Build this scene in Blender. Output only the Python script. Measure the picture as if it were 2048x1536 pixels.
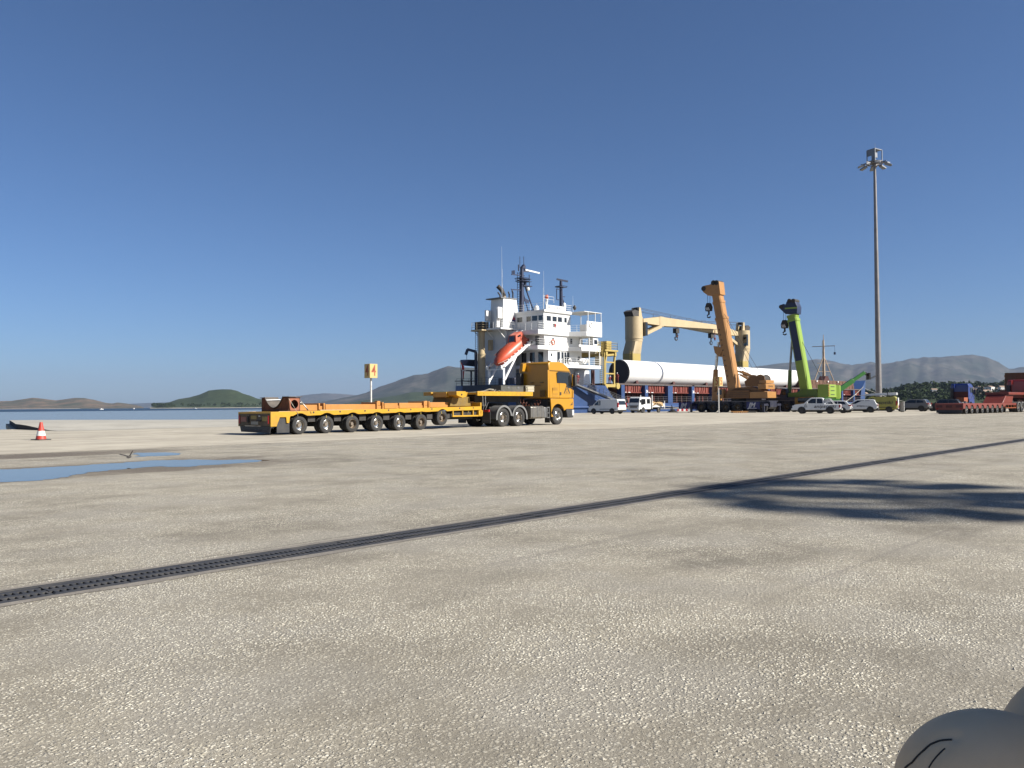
import bpy, math, random
from mathutils import Vector, Matrix
random.seed(7)
R = math.radians
for o in list(bpy.data.objects):
    bpy.data.objects.remove(o)
scene = bpy.context.scene
COL = scene.collection

# ------------------------------------------------------------------ camera (X runs along the quay, Y towards the sea)
A, PITCH, ROLL = R(43), math.atan(42 / 1657), R(0.39)
F = Vector((math.cos(A) * math.cos(PITCH), math.sin(A) * math.cos(PITCH), math.sin(PITCH)))
Rt = Vector((math.sin(A), -math.cos(A), 0))
Up = Rt.cross(F)
R2 = Rt * math.cos(ROLL) - Up * math.sin(ROLL)
U2 = Up * math.cos(ROLL) + Rt * math.sin(ROLL)
cd = bpy.data.cameras.new('camera')
cd.sensor_width = 36
cd.lens = 36 * 1657 / 2048
cd.clip_start = 0.05
cd.clip_end = 40000
cam = bpy.data.objects.new('camera', cd)
COL.objects.link(cam)
m3 = Matrix((R2, U2, -F)).transposed()
cam.matrix_world = Matrix.Translation((0, 0, 1.25)) @ m3.to_4x4()
scene.camera = cam

# ------------------------------------------------------------------ sky, sun, exposure
SUN_EL = R(35)
SUN_H = Vector((0.393, -0.919)).normalized()
SUN = Vector((SUN_H.x * math.cos(SUN_EL), SUN_H.y * math.cos(SUN_EL), math.sin(SUN_EL)))
world = bpy.data.worlds.new('World')
scene.world = world
world.use_nodes = True
wn = world.node_tree
bg = wn.nodes['Background']
sky = wn.nodes.new('ShaderNodeTexSky')
sky.sky_type = 'NISHITA'
sky.sun_disc = False
sky.sun_elevation = SUN_EL
sky.sun_rotation = math.pi / 2 - math.atan2(SUN.y, SUN.x)
sky.altitude = 1500
sky.air_density = 0.9
sky.dust_density = 2.0
sky.ozone_density = 8.0
wn.links.new(sky.outputs[0], bg.inputs[0])
bg.inputs[1].default_value = 0.051
sl = bpy.data.lights.new('sun', 'SUN')
sl.energy = 5.0
sl.angle = R(0.53)
sl.color = (1.0, 0.955, 0.875)
so = bpy.data.objects.new('sun', sl)
so.rotation_euler = SUN.to_track_quat('Z', 'Y').to_euler()
so.location = (0, -60, 80)
COL.objects.link(so)
vs_ = scene.view_settings
vs_.view_transform = 'Standard'
vs_.look = 'None'
vs_.exposure = 1.08
vs_.gamma = 1.0
vs_.use_curve_mapping = False
scene.render.engine = 'CYCLES'
scene.cycles.use_denoising = True
scene.cycles.max_bounces = 6
scene.cycles.volume_bounces = 0
scene.cycles.transparent_max_bounces = 12

# ------------------------------------------------------------------ node helpers
class NT:
    def __init__(s, name):
        s.mat = bpy.data.materials.new(name)
        s.mat.use_nodes = True
        s.t = s.mat.node_tree
        s.p = s.t.nodes['Principled BSDF']
        s.out = s.t.nodes['Material Output']
        s._c = None
    def node(s, kind, **kw):
        n = s.t.nodes.new('ShaderNode' + kind)
        for k, v in kw.items():
            setattr(n, k, v)
        return n
    def put(s, sock, v):
        if hasattr(v, 'is_output'):
            s.t.links.new(v, sock)
        else:
            if sock.type == 'RGBA' and len(v) == 3:
                v = (*v, 1)
            sock.default_value = v
    @property
    def co(s):
        if s._c is None:
            s._c = s.node('TexCoord').outputs['Object']
        return s._c
    def scaled(s, sc, vec=None):
        n = s.node('Mapping')
        s.put(n.inputs['Vector'], vec or s.co)
        n.inputs['Scale'].default_value = sc
        return n.outputs[0]
    def noise(s, scale, detail=3, rough=.55, vec=None):
        n = s.node('TexNoise')
        s.put(n.inputs['Vector'], vec or s.co)
        n.inputs['Scale'].default_value = scale
        n.inputs['Detail'].default_value = detail
        n.inputs['Roughness'].default_value = rough
        return n.outputs['Fac']
    def vor(s, scale, vec=None, feature='F1', out='Distance', rnd=1):
        n = s.node('TexVoronoi', feature=feature)
        s.put(n.inputs['Vector'], vec or s.co)
        n.inputs['Scale'].default_value = scale
        n.inputs['Randomness'].default_value = rnd
        return n.outputs[out]
    def math(s, op, a, b=0, c=0, clamp=False):
        n = s.node('Math', operation=op, use_clamp=clamp)
        for i, v in enumerate((a, b, c)):
            s.put(n.inputs[i], v)
        return n.outputs[0]
    def mix(s, fac, a, b, blend='MIX'):
        n = s.node('Mix', data_type='RGBA', blend_type=blend)
        s.put(n.inputs[0], fac)
        s.put(n.inputs[6], a)
        s.put(n.inputs[7], b)
        return n.outputs[2]
    def step(s, v, a, b, lo=0., hi=1.):
        n = s.node('MapRange', interpolation_type='SMOOTHSTEP')
        s.put(n.inputs[0], v)
        n.inputs[1].default_value, n.inputs[2].default_value = a, b
        n.inputs[3].default_value, n.inputs[4].default_value = lo, hi
        return n.outputs[0]
    def sep(s, vec=None):
        n = s.node('SeparateXYZ')
        s.put(n.inputs[0], vec or s.co)
        return n.outputs
    def bump(s, h, strength=.3, dist=.01):
        n = s.node('Bump')
        n.inputs['Strength'].default_value = strength
        n.inputs['Distance'].default_value = dist
        s.put(n.inputs['Height'], h)
        s.t.links.new(n.outputs[0], s.p.inputs['Normal'])
    def set(s, **kw):
        names = dict(col='Base Color', rough='Roughness', metal='Metallic', spec='Specular IOR Level', ior='IOR', coat='Coat Weight', trans='Transmission Weight', alpha='Alpha')
        for k, v in kw.items():
            s.put(s.p.inputs[names[k]], v)
        return s.mat

MATS = {}
def mat(name, col, rough=.5, metal=0., var=.12, scale=2.5, dirt=0., dirtcol=(.09, .075, .06), dscale=1.6, bump=0., coat=0., spec=.5):
    """painted or plain surface: slow tone drift, fine mottling, and grime patches that come and go"""
    if name in MATS:
        return MATS[name]
    n = NT(name)
    def tone_down(c):     # scale strong colours down to suit the exposure, leave the darks alone
        t = min(1, max(0, (max(c) - .06) / .22))
        k = 1 - (.20 if min(c) > .45 else .40) * t * t * (3 - 2 * t)
        return tuple(v * k for v in c)
    col, dirtcol = tone_down(col), tone_down(dirtcol)
    a = n.noise(scale, 4, .6)
    f = n.noise(scale * 9, 3, .6)
    lo = tuple(max(0, c * (1 - var)) for c in col)
    hi = tuple(min(1, c * (1 + var)) for c in col)
    c = n.mix(n.step(n.math('ADD', n.math('MULTIPLY', a, .7), n.math('MULTIPLY', f, .3)), .32, .68), lo, hi)
    r = rough
    if dirt:
        d = n.math('MULTIPLY', n.step(n.noise(dscale, 6, .68), .47, .75), dirt)
        st = n.noise(1, 4, .6, n.scaled((dscale * 6, dscale * 6, dscale * .5)))
        d = n.math('ADD', d, n.math('MULTIPLY', n.step(st, .55, .8), dirt * .6), clamp=True)
        c = n.mix(d, c, dirtcol)
        r = n.math('ADD', rough, n.math('MULTIPLY', d, .3), clamp=True)
    if bump:
        n.bump(n.noise(scale * 6, 4, .6), bump, .02)
    MATS[name] = n.set(col=c, rough=r, metal=metal, coat=coat, spec=spec)
    return MATS[name]

# ------------------------------------------------------------------ mesh helpers
class MB:
    """collects faces written in authoring coordinates; build() makes ONE mesh object"""
    def __init__(s, org=(0, 0, 0)):
        s.v, s.f, s.m, s.org = [], [], [], Vector(org)
    def add(s, vs, fs, mi=0):
        b = len(s.v)
        s.v += [Vector(p) for p in vs]
        s.f += [tuple(b + i for i in f) for f in fs]
        s.m += [mi] * len(fs)
        return s
    def box(s, x0, x1, y0, y1, z0, z1, mi=0):
        return s.add([(x0, y0, z0), (x1, y0, z0), (x1, y1, z0), (x0, y1, z0), (x0, y0, z1), (x1, y0, z1), (x1, y1, z1), (x0, y1, z1)],
                     [(0, 3, 2, 1), (4, 5, 6, 7), (0, 1, 5, 4), (1, 2, 6, 5), (2, 3, 7, 6), (3, 0, 4, 7)], mi)
    def frame(s, p, q, up=(0, 0, 1)):
        p, q = Vector(p), Vector(q)
        d = (q - p).normalized()
        u = Vector(up)
        if abs(d.dot(u)) > .98:
            u = Vector((1, 0, 0))
        a = d.cross(u).normalized()
        return p, q, d, a, a.cross(d).normalized()
    def bar(s, p, q, w, h, w2=None, h2=None, mi=0, up=(0, 0, 1)):
        p, q, d, a, u = s.frame(p, q, up)
        w2, h2 = w2 or w, h2 or h
        vs = [c + a * sx * ww / 2 + u * sz * hh / 2 for c, ww, hh in ((p, w, h), (q, w2, h2)) for sx, sz in ((-1, -1), (1, -1), (1, 1), (-1, 1))]
        return s.add(vs, [(0, 1, 2, 3), (7, 6, 5, 4), (0, 4, 5, 1), (1, 5, 6, 2), (2, 6, 7, 3), (3, 7, 4, 0)], mi)
    def cyl(s, p, q, r, r2=None, n=12, caps=True, mi=0):
        p, q, d, a, u = s.frame(p, q)
        r2 = r if r2 is None else r2
        vs = [c + (a * math.cos(t) + u * math.sin(t)) * rr for c, rr in ((p, r), (q, r2)) for t in [2 * math.pi * k / n for k in range(n)]]
        fs = [(k, k + n, (k + 1) % n + n, (k + 1) % n) for k in range(n)]
        if caps:
            fs += [tuple(range(n)), tuple(range(2 * n - 1, n - 1, -1))]
        return s.add(vs, fs, mi)
    def tube(s, pts, r, n=6, mi=0):
        pts = [Vector(p) for p in pts]
        rings = []
        for i, p in enumerate(pts):
            d = (pts[min(i + 1, len(pts) - 1)] - pts[max(i - 1, 0)]).normalized()
            u = Vector((0, 0, 1)) if abs(d.z) < .95 else Vector((1, 0, 0))
            a = d.cross(u).normalized()
            b = a.cross(d)
            rings.append([p + (a * math.cos(t) + b * math.sin(t)) * r for t in [2 * math.pi * k / n for k in range(n)]])
        return s.loft(rings, mi=mi)
    def loft(s, rings, caps=True, closed=True, mi=0):
        n = len(rings[0])
        vs = [p for r in rings for p in r]
        fs = []
        for i in range(len(rings) - 1):
            for k in range(n if closed else n - 1):
                k2 = (k + 1) % n
                fs.append((i * n + k, i * n + k2, (i + 1) * n + k2, (i + 1) * n + k))
        if caps and closed:
            fs += [tuple(range(n - 1, -1, -1)), tuple(range((len(rings) - 1) * n, len(rings) * n))]
        return s.add(vs, fs, mi)
    def prism(s, prof, axis, a, b, mi=0):
        """polygon (two coords) pulled along an axis: 'y' uses (x,z), 'x' uses (y,z), 'z' uses (x,y)"""
        mk = {'y': lambda p, t: (p[0], t, p[1]), 'x': lambda p, t: (t, p[0], p[1]), 'z': lambda p, t: (p[0], p[1], t)}[axis]
        n = len(prof)
        vs = [mk(p, a) for p in prof] + [mk(p, b) for p in prof]
        return s.add(vs, [tuple(range(n)), tuple(range(2 * n - 1, n - 1, -1))] + [(k, k + n, (k + 1) % n + n, (k + 1) % n) for k in range(n)], mi)
    def lathe(s, prof, c, axis, n=24, mi=0):
        """profile of (along, radius) turned about an axis through c"""
        d = Vector(axis).normalized()
        u = Vector((0, 0, 1)) if abs(d.z) < .9 else Vector((1, 0, 0))
        a = d.cross(u).normalized()
        b = a.cross(d)
        c = Vector(c)
        rings = [[c + d * h + (a * math.cos(t) + b * math.sin(t)) * max(r, 1e-4) for t in [2 * math.pi * k / n for k in range(n)]] for h, r in prof]
        return s.loft(rings, caps=False, mi=mi)
    def rail(s, pts, h=1.0, bars=3, r=.022, step=1.4, mi=0):
        """a pipe railing along pts (deck points)"""
        pts = [Vector(p) for p in pts]
        for p, q in zip(pts, pts[1:]):
            L = (q - p).length
            k = max(1, round(L / step))
            for i in range(k + 1):
                b = p.lerp(q, i / k)
                s.bar(b, b + Vector((0, 0, h)), r * 1.6, r * 1.6, mi=mi)
            for j in range(bars):
                z = Vector((0, 0, h * (j + 1) / bars))
                s.bar(p + z, q + z, r * 1.4, r * 1.4, mi=mi)
        return s
    def ladder(s, p, q, w=.4, rungs=10, side=(1, 0, 0), r=.03, mi=0):
        p, q, sd = Vector(p), Vector(q), Vector(side) * w / 2
        s.bar(p - sd, q - sd, r, r, mi=mi)
        s.bar(p + sd, q + sd, r, r, mi=mi)
        for i in range(rungs):
            c = p.lerp(q, (i + .5) / rungs)
            s.bar(c - sd, c + sd, r, r, mi=mi)
        return s
    def mesh(s, name, mats, smooth=None):
        me = bpy.data.meshes.new(name)
        me.from_pydata([p - s.org for p in s.v], [], s.f)
        for m in (mats if isinstance(mats, (list, tuple)) else [mats]):
            me.materials.append(m)
        me.polygons.foreach_set('material_index', s.m)
        if smooth:
            me.polygons.foreach_set('use_smooth', [True] * len(s.f))
            me.set_sharp_from_angle(angle=R(smooth))
        me.update()
        return me
    def build(s, name, mats, parent=None, smooth=None, bevel=0, seg=2):
        o = obj(name, s.mesh(name, mats, smooth), parent)
        if bevel:
            b = o.modifiers.new('bevel', 'BEVEL')
            b.width, b.segments, b.limit_method, b.angle_limit = bevel, seg, 'ANGLE', R(35)
            b.harden_normals = False
            if not smooth:
                o.data.polygons.foreach_set('use_smooth', [True] * len(o.data.polygons))
                o.data.set_sharp_from_angle(angle=R(30))
        return o

def obj(name, data, parent=None, loc=None, rot=None):
    o = bpy.data.objects.new(name, data)
    COL.objects.link(o)
    if parent is not None:
        o.parent = parent
    if loc is not None:
        o.location = loc
    if rot is not None:
        o.rotation_euler = rot
    return o
def tag(o, label, cat=None, group=None, kind=None):
    o['label'] = label
    if cat:
        o['category'] = cat
    if group:
        o['group'] = group
    if kind:
        o['kind'] = kind
    return o
def thing(name, label, cat, loc=(0, 0, 0), rz=0., group=None):
    o = obj(name, None, None, loc, (0, 0, rz))
    o.empty_display_size = .2
    return tag(o, label, cat, group)
def struct(o, label=None):
    o['kind'] = 'structure'
    if label:
        o['label'] = label
    return o
def text(body, parent, loc, rot, size, material, name='lettering', shear=0., align='CENTER', ext=.003, sx=1., bold=0.):
    c = bpy.data.curves.new(name, 'FONT')
    c.body, c.size, c.shear, c.extrude, c.offset = body, size, shear, ext, bold
    c.align_x, c.align_y = align, 'CENTER'
    c.materials.append(material)
    t = bpy.data.objects.new('tmp', c)
    me = bpy.data.meshes.new_from_object(t)
    bpy.data.objects.remove(t)
    bpy.data.curves.remove(c)
    me.materials.clear()
    me.materials.append(material)
    o = obj(name, me, parent, loc, rot)
    o.scale = (sx, 1, 1)
    return o

# rotations that stand text up: facing -Y, facing -X, facing +Y
FACE_MY, FACE_MX, FACE_PY = (R(90), 0, 0), (R(90), 0, R(-90)), (R(90), 0, R(180))

# ------------------------------------------------------------------ shared materials
RUBBER = mat('rubber', (.022, .021, .02), .85, var=.3, dirt=.35, dirtcol=(.10, .085, .068), dscale=3)
GLASS = mat('dark_glass', (.012, .014, .016), .06, var=.1, spec=.8)
STEEL = mat('steel', (.42, .41, .39), .38, .85, var=.2, dirt=.35)
CHROME = mat('polished_rim', (.66, .65, .62), .22, 1, var=.15, dirt=.3)
BLACK = mat('black_plastic', (.02, .02, .021), .55, var=.25, dirt=.25, dirtcol=(.1, .085, .07))
UNDER = mat('underframe', (.025, .023, .021), .8, var=.3, dirt=.4, dirtcol=(.08, .065, .05))
GREYP = mat('grey_plastic', (.12, .12, .12), .6, var=.2, dirt=.3)
WHITEP = mat('white_car_paint', (.72, .72, .70), .28, var=.03, coat=.4, dirt=.14, dirtcol=(.33, .29, .24))
LAMP_RED = mat('red_lamp', (.45, .02, .02), .2, var=.1)
LAMP_CLR = mat('clear_lamp', (.7, .7, .7), .12, .3, var=.1)
LETTER = mat('black_lettering', (.02, .02, .022), .5, var=.1)
LETTERW = mat('white_lettering', (.75, .75, .74), .5, var=.05)

# ------------------------------------------------------------------ ground materials
def ground_mat(name, near):
    n = NT(name)
    x, y, z = n.sep()
    big = n.noise(.22, 4, .6)
    med = n.noise(1.1, 5, .62)
    streak = n.noise(1, 5, .65, n.scaled((.05, .55, 1)))
    streak2 = n.noise(1, 5, .7, n.scaled((.16, 2.2, 1)))
    tone = n.math('ADD', n.math('MULTIPLY', big, .38), n.math('ADD', n.math('MULTIPLY', med, .27), n.math('ADD', n.math('MULTIPLY', streak, .22), n.math('MULTIPLY', streak2, .13))))
    t = n.step(tone, .36, .64)
    fine = n.noise(38, 4, .7)
    if near:
        matrix = n.mix(t, (.135, .120, .094), (.325, .294, .232))
        matrix = n.mix(n.step(n.noise(.7, 3, .5), .45, .62), matrix, n.mix(t, (.215, .198, .164), (.285, .262, .218)))
        matrix = n.mix(n.math('MULTIPLY', n.step(fine, .3, .75), .55), matrix, (.12, .104, .082))
        # exposed stones: two sizes, patchy
        patch = n.step(n.math('ADD', n.math('MULTIPLY', n.noise(.55, 4, .65), .6), n.math('MULTIPLY', med, .4)), .40, .60, .30, 1)
        cell = n.node('SeparateColor')
        wv = n.node('VectorMath', operation='ADD')
        n.put(wv.inputs[0], n.co)
        dn = n.node('TexNoise')
        n.put(dn.inputs['Vector'], n.co)
        dn.inputs['Scale'].default_value = 60
        sc = n.node('VectorMath', operation='SCALE')
        n.put(sc.inputs[0], dn.outputs['Color'])
        sc.inputs[3].default_value = .012
        n.put(wv.inputs[1], sc.outputs[0])
        vv = wv.outputs[0]
        n.put(cell.inputs[0], n.vor(62, vv, out='Color'))
        d1 = n.vor(62, vv)
        st = n.math('MULTIPLY', n.step(cell.outputs[0], .50, .66), n.step(d1, .60, .38))
        cell2 = n.node('SeparateColor')
        n.put(cell2.inputs[0], n.vor(120, vv, out='Color'))
        st2 = n.math('MULTIPLY', n.step(cell2.outputs[0], .55, .7), n.step(n.vor(120, vv), .6, .4))
        stones = n.math('MULTIPLY', n.math('MAXIMUM', st, n.math('MULTIPLY', st2, .8)), patch)
        scol = n.mix(cell.outputs[1], (.38, .34, .255), (.80, .75, .62))
        scol = n.mix(n.step(cell.outputs[2], .8, .9), scol, (.30, .285, .26))
        c = n.mix(n.math('MULTIPLY', stones, .95), matrix, scol)
        dark = n.math('MULTIPLY', n.step(cell.outputs[1], .86, .93), n.step(d1, .5, .3))
        c = n.mix(n.math('MULTIPLY', dark, n.math('MULTIPLY', patch, .75)), c, (.085, .075, .062))
        # damp, silted ground along the low strip where the water stands
        low = n.math('MAXIMUM', n.math('MULTIPLY', n.step(y, 14.2, 16.6), n.math('MULTIPLY', n.step(y, 21.4, 19.2), .92)), n.math('MULTIPLY', n.step(y, 21.8, 23.6), n.step(y, 26.2, 25.0)))
        reach = n.step(x, 19.0, 7.0)
        wob = n.noise(1, 8, .75, n.scaled((.45, 1.5, 1)))
        damp = n.step(n.math('ADD', n.math('MULTIPLY', n.math('MULTIPLY', low, reach), .58), n.math('MULTIPLY', wob, .85)), .74, 1.0)
        c = n.mix(n.math('MULTIPLY', damp, .85), c, n.mix(n.step(fine, .40, .62), (.050, .040, .030), (.19, .155, .115)))
        rough = n.math('SUBTRACT', .93, n.math('MULTIPLY', damp, .25))
        hgt = n.math('ADD', n.math('MULTIPLY', stones, n.math('SUBTRACT', 1.0, d1)), n.math('MULTIPLY', fine, .5))
        n.bump(hgt, 1.0, .011)
    else:
        c = n.mix(t, (.265, .238, .188), (.43, .39, .312))
        c = n.mix(n.math('MULTIPLY', n.step(n.noise(1, 5, .7, n.scaled((.035, .42, 1))), .52, .72), .6), c, (.20, .18, .15))
        c = n.mix(n.math('MULTIPLY', n.step(fine, .35, .75), .30), c, (.27, .24, .2))
        c = n.mix(n.math('MULTIPLY', n.step(n.noise(3.1, 5, .75), .62, .78), .45), c, (.2, .178, .15))
        rough = .9
        n.bump(n.math('ADD', fine, n.noise(7, 4, .6)), .35, .008)
    # tyre rub marks, running nearly along the quay
    tm = n.noise(1, 3, .55, n.scaled((.03, 3.2, 1)))
    c = n.mix(n.math('MULTIPLY', n.step(tm, .63, .74), .35), c, (.13, .115, .10))
    spots = n.step(n.vor(.33), .17, .05)
    spots = n.math('MULTIPLY', spots, n.step(n.noise(2.3, 4, .7), .42, .62))
    c = n.mix(n.math('MULTIPLY', spots, .5), c, (.085, .075, .062))
    tm2 = n.noise(1, 4, .6, n.scaled((.045, 1.7, 1)))
    c = n.mix(n.math('MULTIPLY', n.step(tm2, .60, .70), n.math('MULTIPLY', n.step(n.noise(.16, 2), .45, .6), .38)), c, (.15, .135, .115))
    # wandering hairline crack beside the drain
    if near:
        yy = n.math('ADD', y, n.math('MULTIPLY', n.math('SUBTRACT', n.noise(1, 4, .6, n.scaled((1.4, 0, 0))), .5), .09))
        cr = n.step(n.math('ABSOLUTE', n.math('SUBTRACT', yy, 6.62)), .012, .004)
        cr = n.math('MULTIPLY', cr, n.step(n.noise(1, 2, .5, n.scaled((.8, 0, 0))), .36, .5))
        c = n.mix(n.math('MULTIPLY', cr, .8), c, (.05, .042, .034))
    return n.set(col=c, rough=rough, spec=.25)
AGG = ground_mat('exposed_aggregate', True)
CONC = ground_mat('broom_concrete', False)
WALLC = mat('quay_concrete', (.24, .225, .2), .9, var=.2, dirt=.5, dirtcol=(.05, .05, .045), bump=.4)
GAP = mat('joint_filler', (.035, .03, .026), .95, var=.3)
IRON = mat('cast_iron', (.036, .035, .035), .62, .15, var=.25, scale=6, dirt=.45, dirtcol=(.13, .112, .09), dscale=3)

struct(MB().box(-260, 560, -260, 6.035, -.35, 0).build('pavement', AGG), 'exposed aggregate paving between the camera and the drain')
struct(MB().box(-260, 560, 6.445, 25.77, -.35, 0).build('pavement', AGG), 'aggregate paving with puddles beyond the drain')
struct(MB().box(-260, 560, 25.825, 36.42, -.35, 0).build('pavement', CONC), 'smooth concrete strip the yellow truck stands beside')
quay_pl = [(-260, 36.47), (560, 36.47), (560, 76), (21.2, 76), (15.8, 55.6), (-260, 55.6)]
struct(MB().prism(quay_pl, 'z', -.35, 0).build('pavement', CONC), 'pale concrete quay apron in front of the ship')
wl = [(-260, 36.47), (560, 36.47), (560, 75.9), (21.3, 75.9), (15.9, 55.5), (-260, 55.5)]
q = MB().prism(wl, 'z', -6, -.36).build('quay_wall', WALLC)
struct(q, 'concrete quay wall above the water')
for k in range(34):   # rubber fenders hung on the wall
    fx = 24 + k * 9.0
    MB((0, 0, 0)).cyl((fx, 76.35, -2.6), (fx, 76.35, -.4), .34, n=12).build('fender', RUBBER, q, 40)
struct(MB().box(-260, 560, -260, 36.6, -.8, -.352).build('pavement_bed', GAP))
struct(MB().box(-260, 560, 25.70, 25.90, -.34, -.022).build('paving_joint', GAP))
struct(MB().box(-260, 560, 36.38, 36.52, -.34, -.022).build('paving_joint', GAP))

# raised ramp head at the corner of the quay
rg = MB()
nu, nv = 26, 22
def ramp_z(u, v):
    s = min(1, max(0, (v - 48.6) / 7.0))
    e = min(1, max(0, (44 - u) / 26))
    return .006 + .30 * s * s * (3 - 2 * s) * e * e * (3 - 2 * e)
def ramp_u(i, v):
    ul = 16.05 + max(0, v - 55.6) * .265
    return ul + (48 - ul) * i / nu
vs = [48.6 + (75.98 - 48.6) * j / nv for j in range(nv + 1)]
top = [(ramp_u(i, v), v, ramp_z(ramp_u(i, v), v)) for v in vs for i in range(nu + 1)]
rg.add(top, [(j * (nu + 1) + i, j * (nu + 1) + i + 1, (j + 1) * (nu + 1) + i + 1, (j + 1) * (nu + 1) + i) for j in range(nv) for i in range(nu)])
def skirt(pts):
    n = len(pts)
    rg.add(pts + [(p[0], p[1], .003) for p in pts], [(k, k + n, k + 1 + n, k + 1) for k in range(n - 1)], 1)
skirt([top[j * (nu + 1)] for j in range(nv + 1)])
skirt([top[nv * (nu + 1) + i] for i in range(nu + 1)])
RAMPD = mat('dark_ramp_edge', (.03, .028, .026), .9, var=.3)  # side faces, much darker than the ramp top
RAMPT = mat('pale_ramp_concrete', (.50, .47, .40), .9, var=.12, scale=.4, dirt=.3, dirtcol=(.3, .27, .22), dscale=.3)
struct(rg.build('ramp', [RAMPT, RAMPD]), 'low concrete ramp head rising at the corner of the quay')

# drain channel with cast iron gratings
dr = thing('drainage_channel', 'long drain with dark cast iron gratings crossing the paving', 'drain', (0, 6.24, 0))
MB((0, 6.24, 0)).box(-30, 90, 6.036, 6.444, -.34, -.20).build('channel', GAP, dr)
ff = MB((0, 6.24, 0))
ff.box(-30, 90, 6.037, 6.062, -.30, .003).box(-30, 90, 6.418, 6.443, -.30, .003)
ff.build('frame', IRON, dr)
g = MB()
P_ = .0453
for a, b in ((-.176, -.112), (-.034, .034), (.112, .176)):
    g.box(-.247, .247, a, b, -.035, .002)
for row, (a, b) in enumerate(((-.113, -.033), (.033, .113))):
    k = 0
    x = -.247 + (0 if row else -.5 * P_)
    while x < .247:
        x0, x1 = max(-.247, x), min(.247, x + .021)
        if x1 > x0 + .002:
            g.box(x0, x1, a, b, -.033, .001)
        x += P_
gm = g.mesh('grating', IRON)
for k in range(-8, 72):
    obj('grating', gm, dr, (k * .5 + .25, random.uniform(-.002, .002), random.uniform(-.004, .001)), (random.uniform(-.008, .008), random.uniform(-.004, .004), random.uniform(-.004, .004)))
# pale mortar bed along the frame
MORT = mat('drain_mortar', (.27, .24, .20), .9, var=.2, scale=5, dirt=.4, dirtcol=(.2, .17, .14), bump=.4)
mo = MB((0, 6.24, 0))
for y0, y1 in ((5.93, 6.034), (6.446, 6.52)):
    a, b = [], []
    for i in range(0, 181):
        u = -20 + i * .5
        a.append((u, (y0 if y0 < 6.2 else y1) + random.uniform(-.03, .03), .0035))
        b.append((u, y1 if y0 < 6.2 else y0, .0035))
    if y0 < 6.2:
        mo.add(a + b, [(k, k + 1, k + 182, k + 181) for k in range(180)])
    else:
        mo.add(b + a, [(k, k + 1, k + 182, k + 181) for k in range(180)])
mo.build('mortar_bed', MORT, dr)

# puddles
n = NT('puddle_water')
n.bump(n.noise(7, 2, .5), .012, .01)
PUD = n.set(col=(.085, .076, .06), rough=.025, spec=.5, ior=1.33)
def puddle(name, outline, wob, seed, label):
    rnd = random.Random(seed)
    pts = []
    N = len(outline)
    for i in range(N):
        p, q = outline[i], outline[(i + 1) % N]
        L = math.hypot(q[0] - p[0], q[1] - p[1])
        m = max(3, int(L / .09))
        for k in range(m):
            t = k / m
            pts.append((p[0] + (q[0] - p[0]) * t, p[1] + (q[1] - p[1]) * t))
    ph = [rnd.uniform(0, 6.28) for _ in range(12)]
    out = []
    for i, (a, b) in enumerate(pts):
        w = sum(math.sin(i * fr + ph[j]) / (1 + j * .5) for j, fr in enumerate((.09, .17, .31, .53, .83, 1.3)))
        w2 = sum(math.cos(i * fr + ph[j + 6]) / (1 + j * .5) for j, fr in enumerate((.09, .17, .31, .53, .83, 1.3)))
        out.append((a + w * wob + rnd.uniform(-.05, .05), b + w2 * wob * .8 + rnd.uniform(-.07, .07), .004))
    o = MB().add(out, [tuple(range(len(out)))]).build(name, PUD)
    return struct(o, label)
puddle('puddle', [(-1, 17.0), (3.6, 15.8), (5.2, 15.9), (6.3, 17.0), (7.6, 17.6), (8.3, 16.9), (9.2, 16.9), (10.2, 17.2), (9.7, 18.0), (9.3, 18.9), (8.5, 19.6), (7.2, 19.3), (5.6, 19.0), (4.8, 19.2), (2.0, 19.5), (-1, 19.4)], .11, 3, 'long shallow puddle reflecting the sky')
puddle('puddle', [(9.0, 21.2), (9.9, 21.1), (10.4, 21.9), (10.2, 22.9), (9.7, 23.3), (9.2, 22.6)], .09, 5, 'small puddle beside the paving joint')

# loose grit on the paving
GRIT = mat('pale_grit', (.52, .48, .40), .9, var=.3, scale=60)
gr = MB()
rg_ = random.Random(9)
for k in range(5200):
    d_ = 1.9 + 9.5 * rg_.random() ** 1.4
    la = rg_.uniform(-.75, .75)
    p = Vector((math.cos(A), math.sin(A), 0)) * d_ + Rt * (d_ * la)
    if 5.95 < p.y < 6.5:
        continue
    q_ = rg_.uniform(.0025, .0075) * (1.6 if rg_.random() < .06 else 1)
    a_ = rg_.uniform(0, 3)
    ca, sa = math.cos(a_) * q_, math.sin(a_) * q_ * rg_.uniform(.6, 1)
    gr.add([(p.x + ca, p.y + sa, .001), (p.x - sa, p.y + ca, .001), (p.x - ca, p.y - sa, .001), (p.x + sa, p.y - ca, .001), (p.x, p.y, .001 + q_ * rg_.uniform(.5, 1.1))], [(0, 1, 4), (1, 2, 4), (2, 3, 4), (3, 0, 4)])
o = gr.build('grit', GRIT)
o['kind'] = 'stuff'
o['label'] = 'loose pale grit scattered on the paving'

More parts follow.
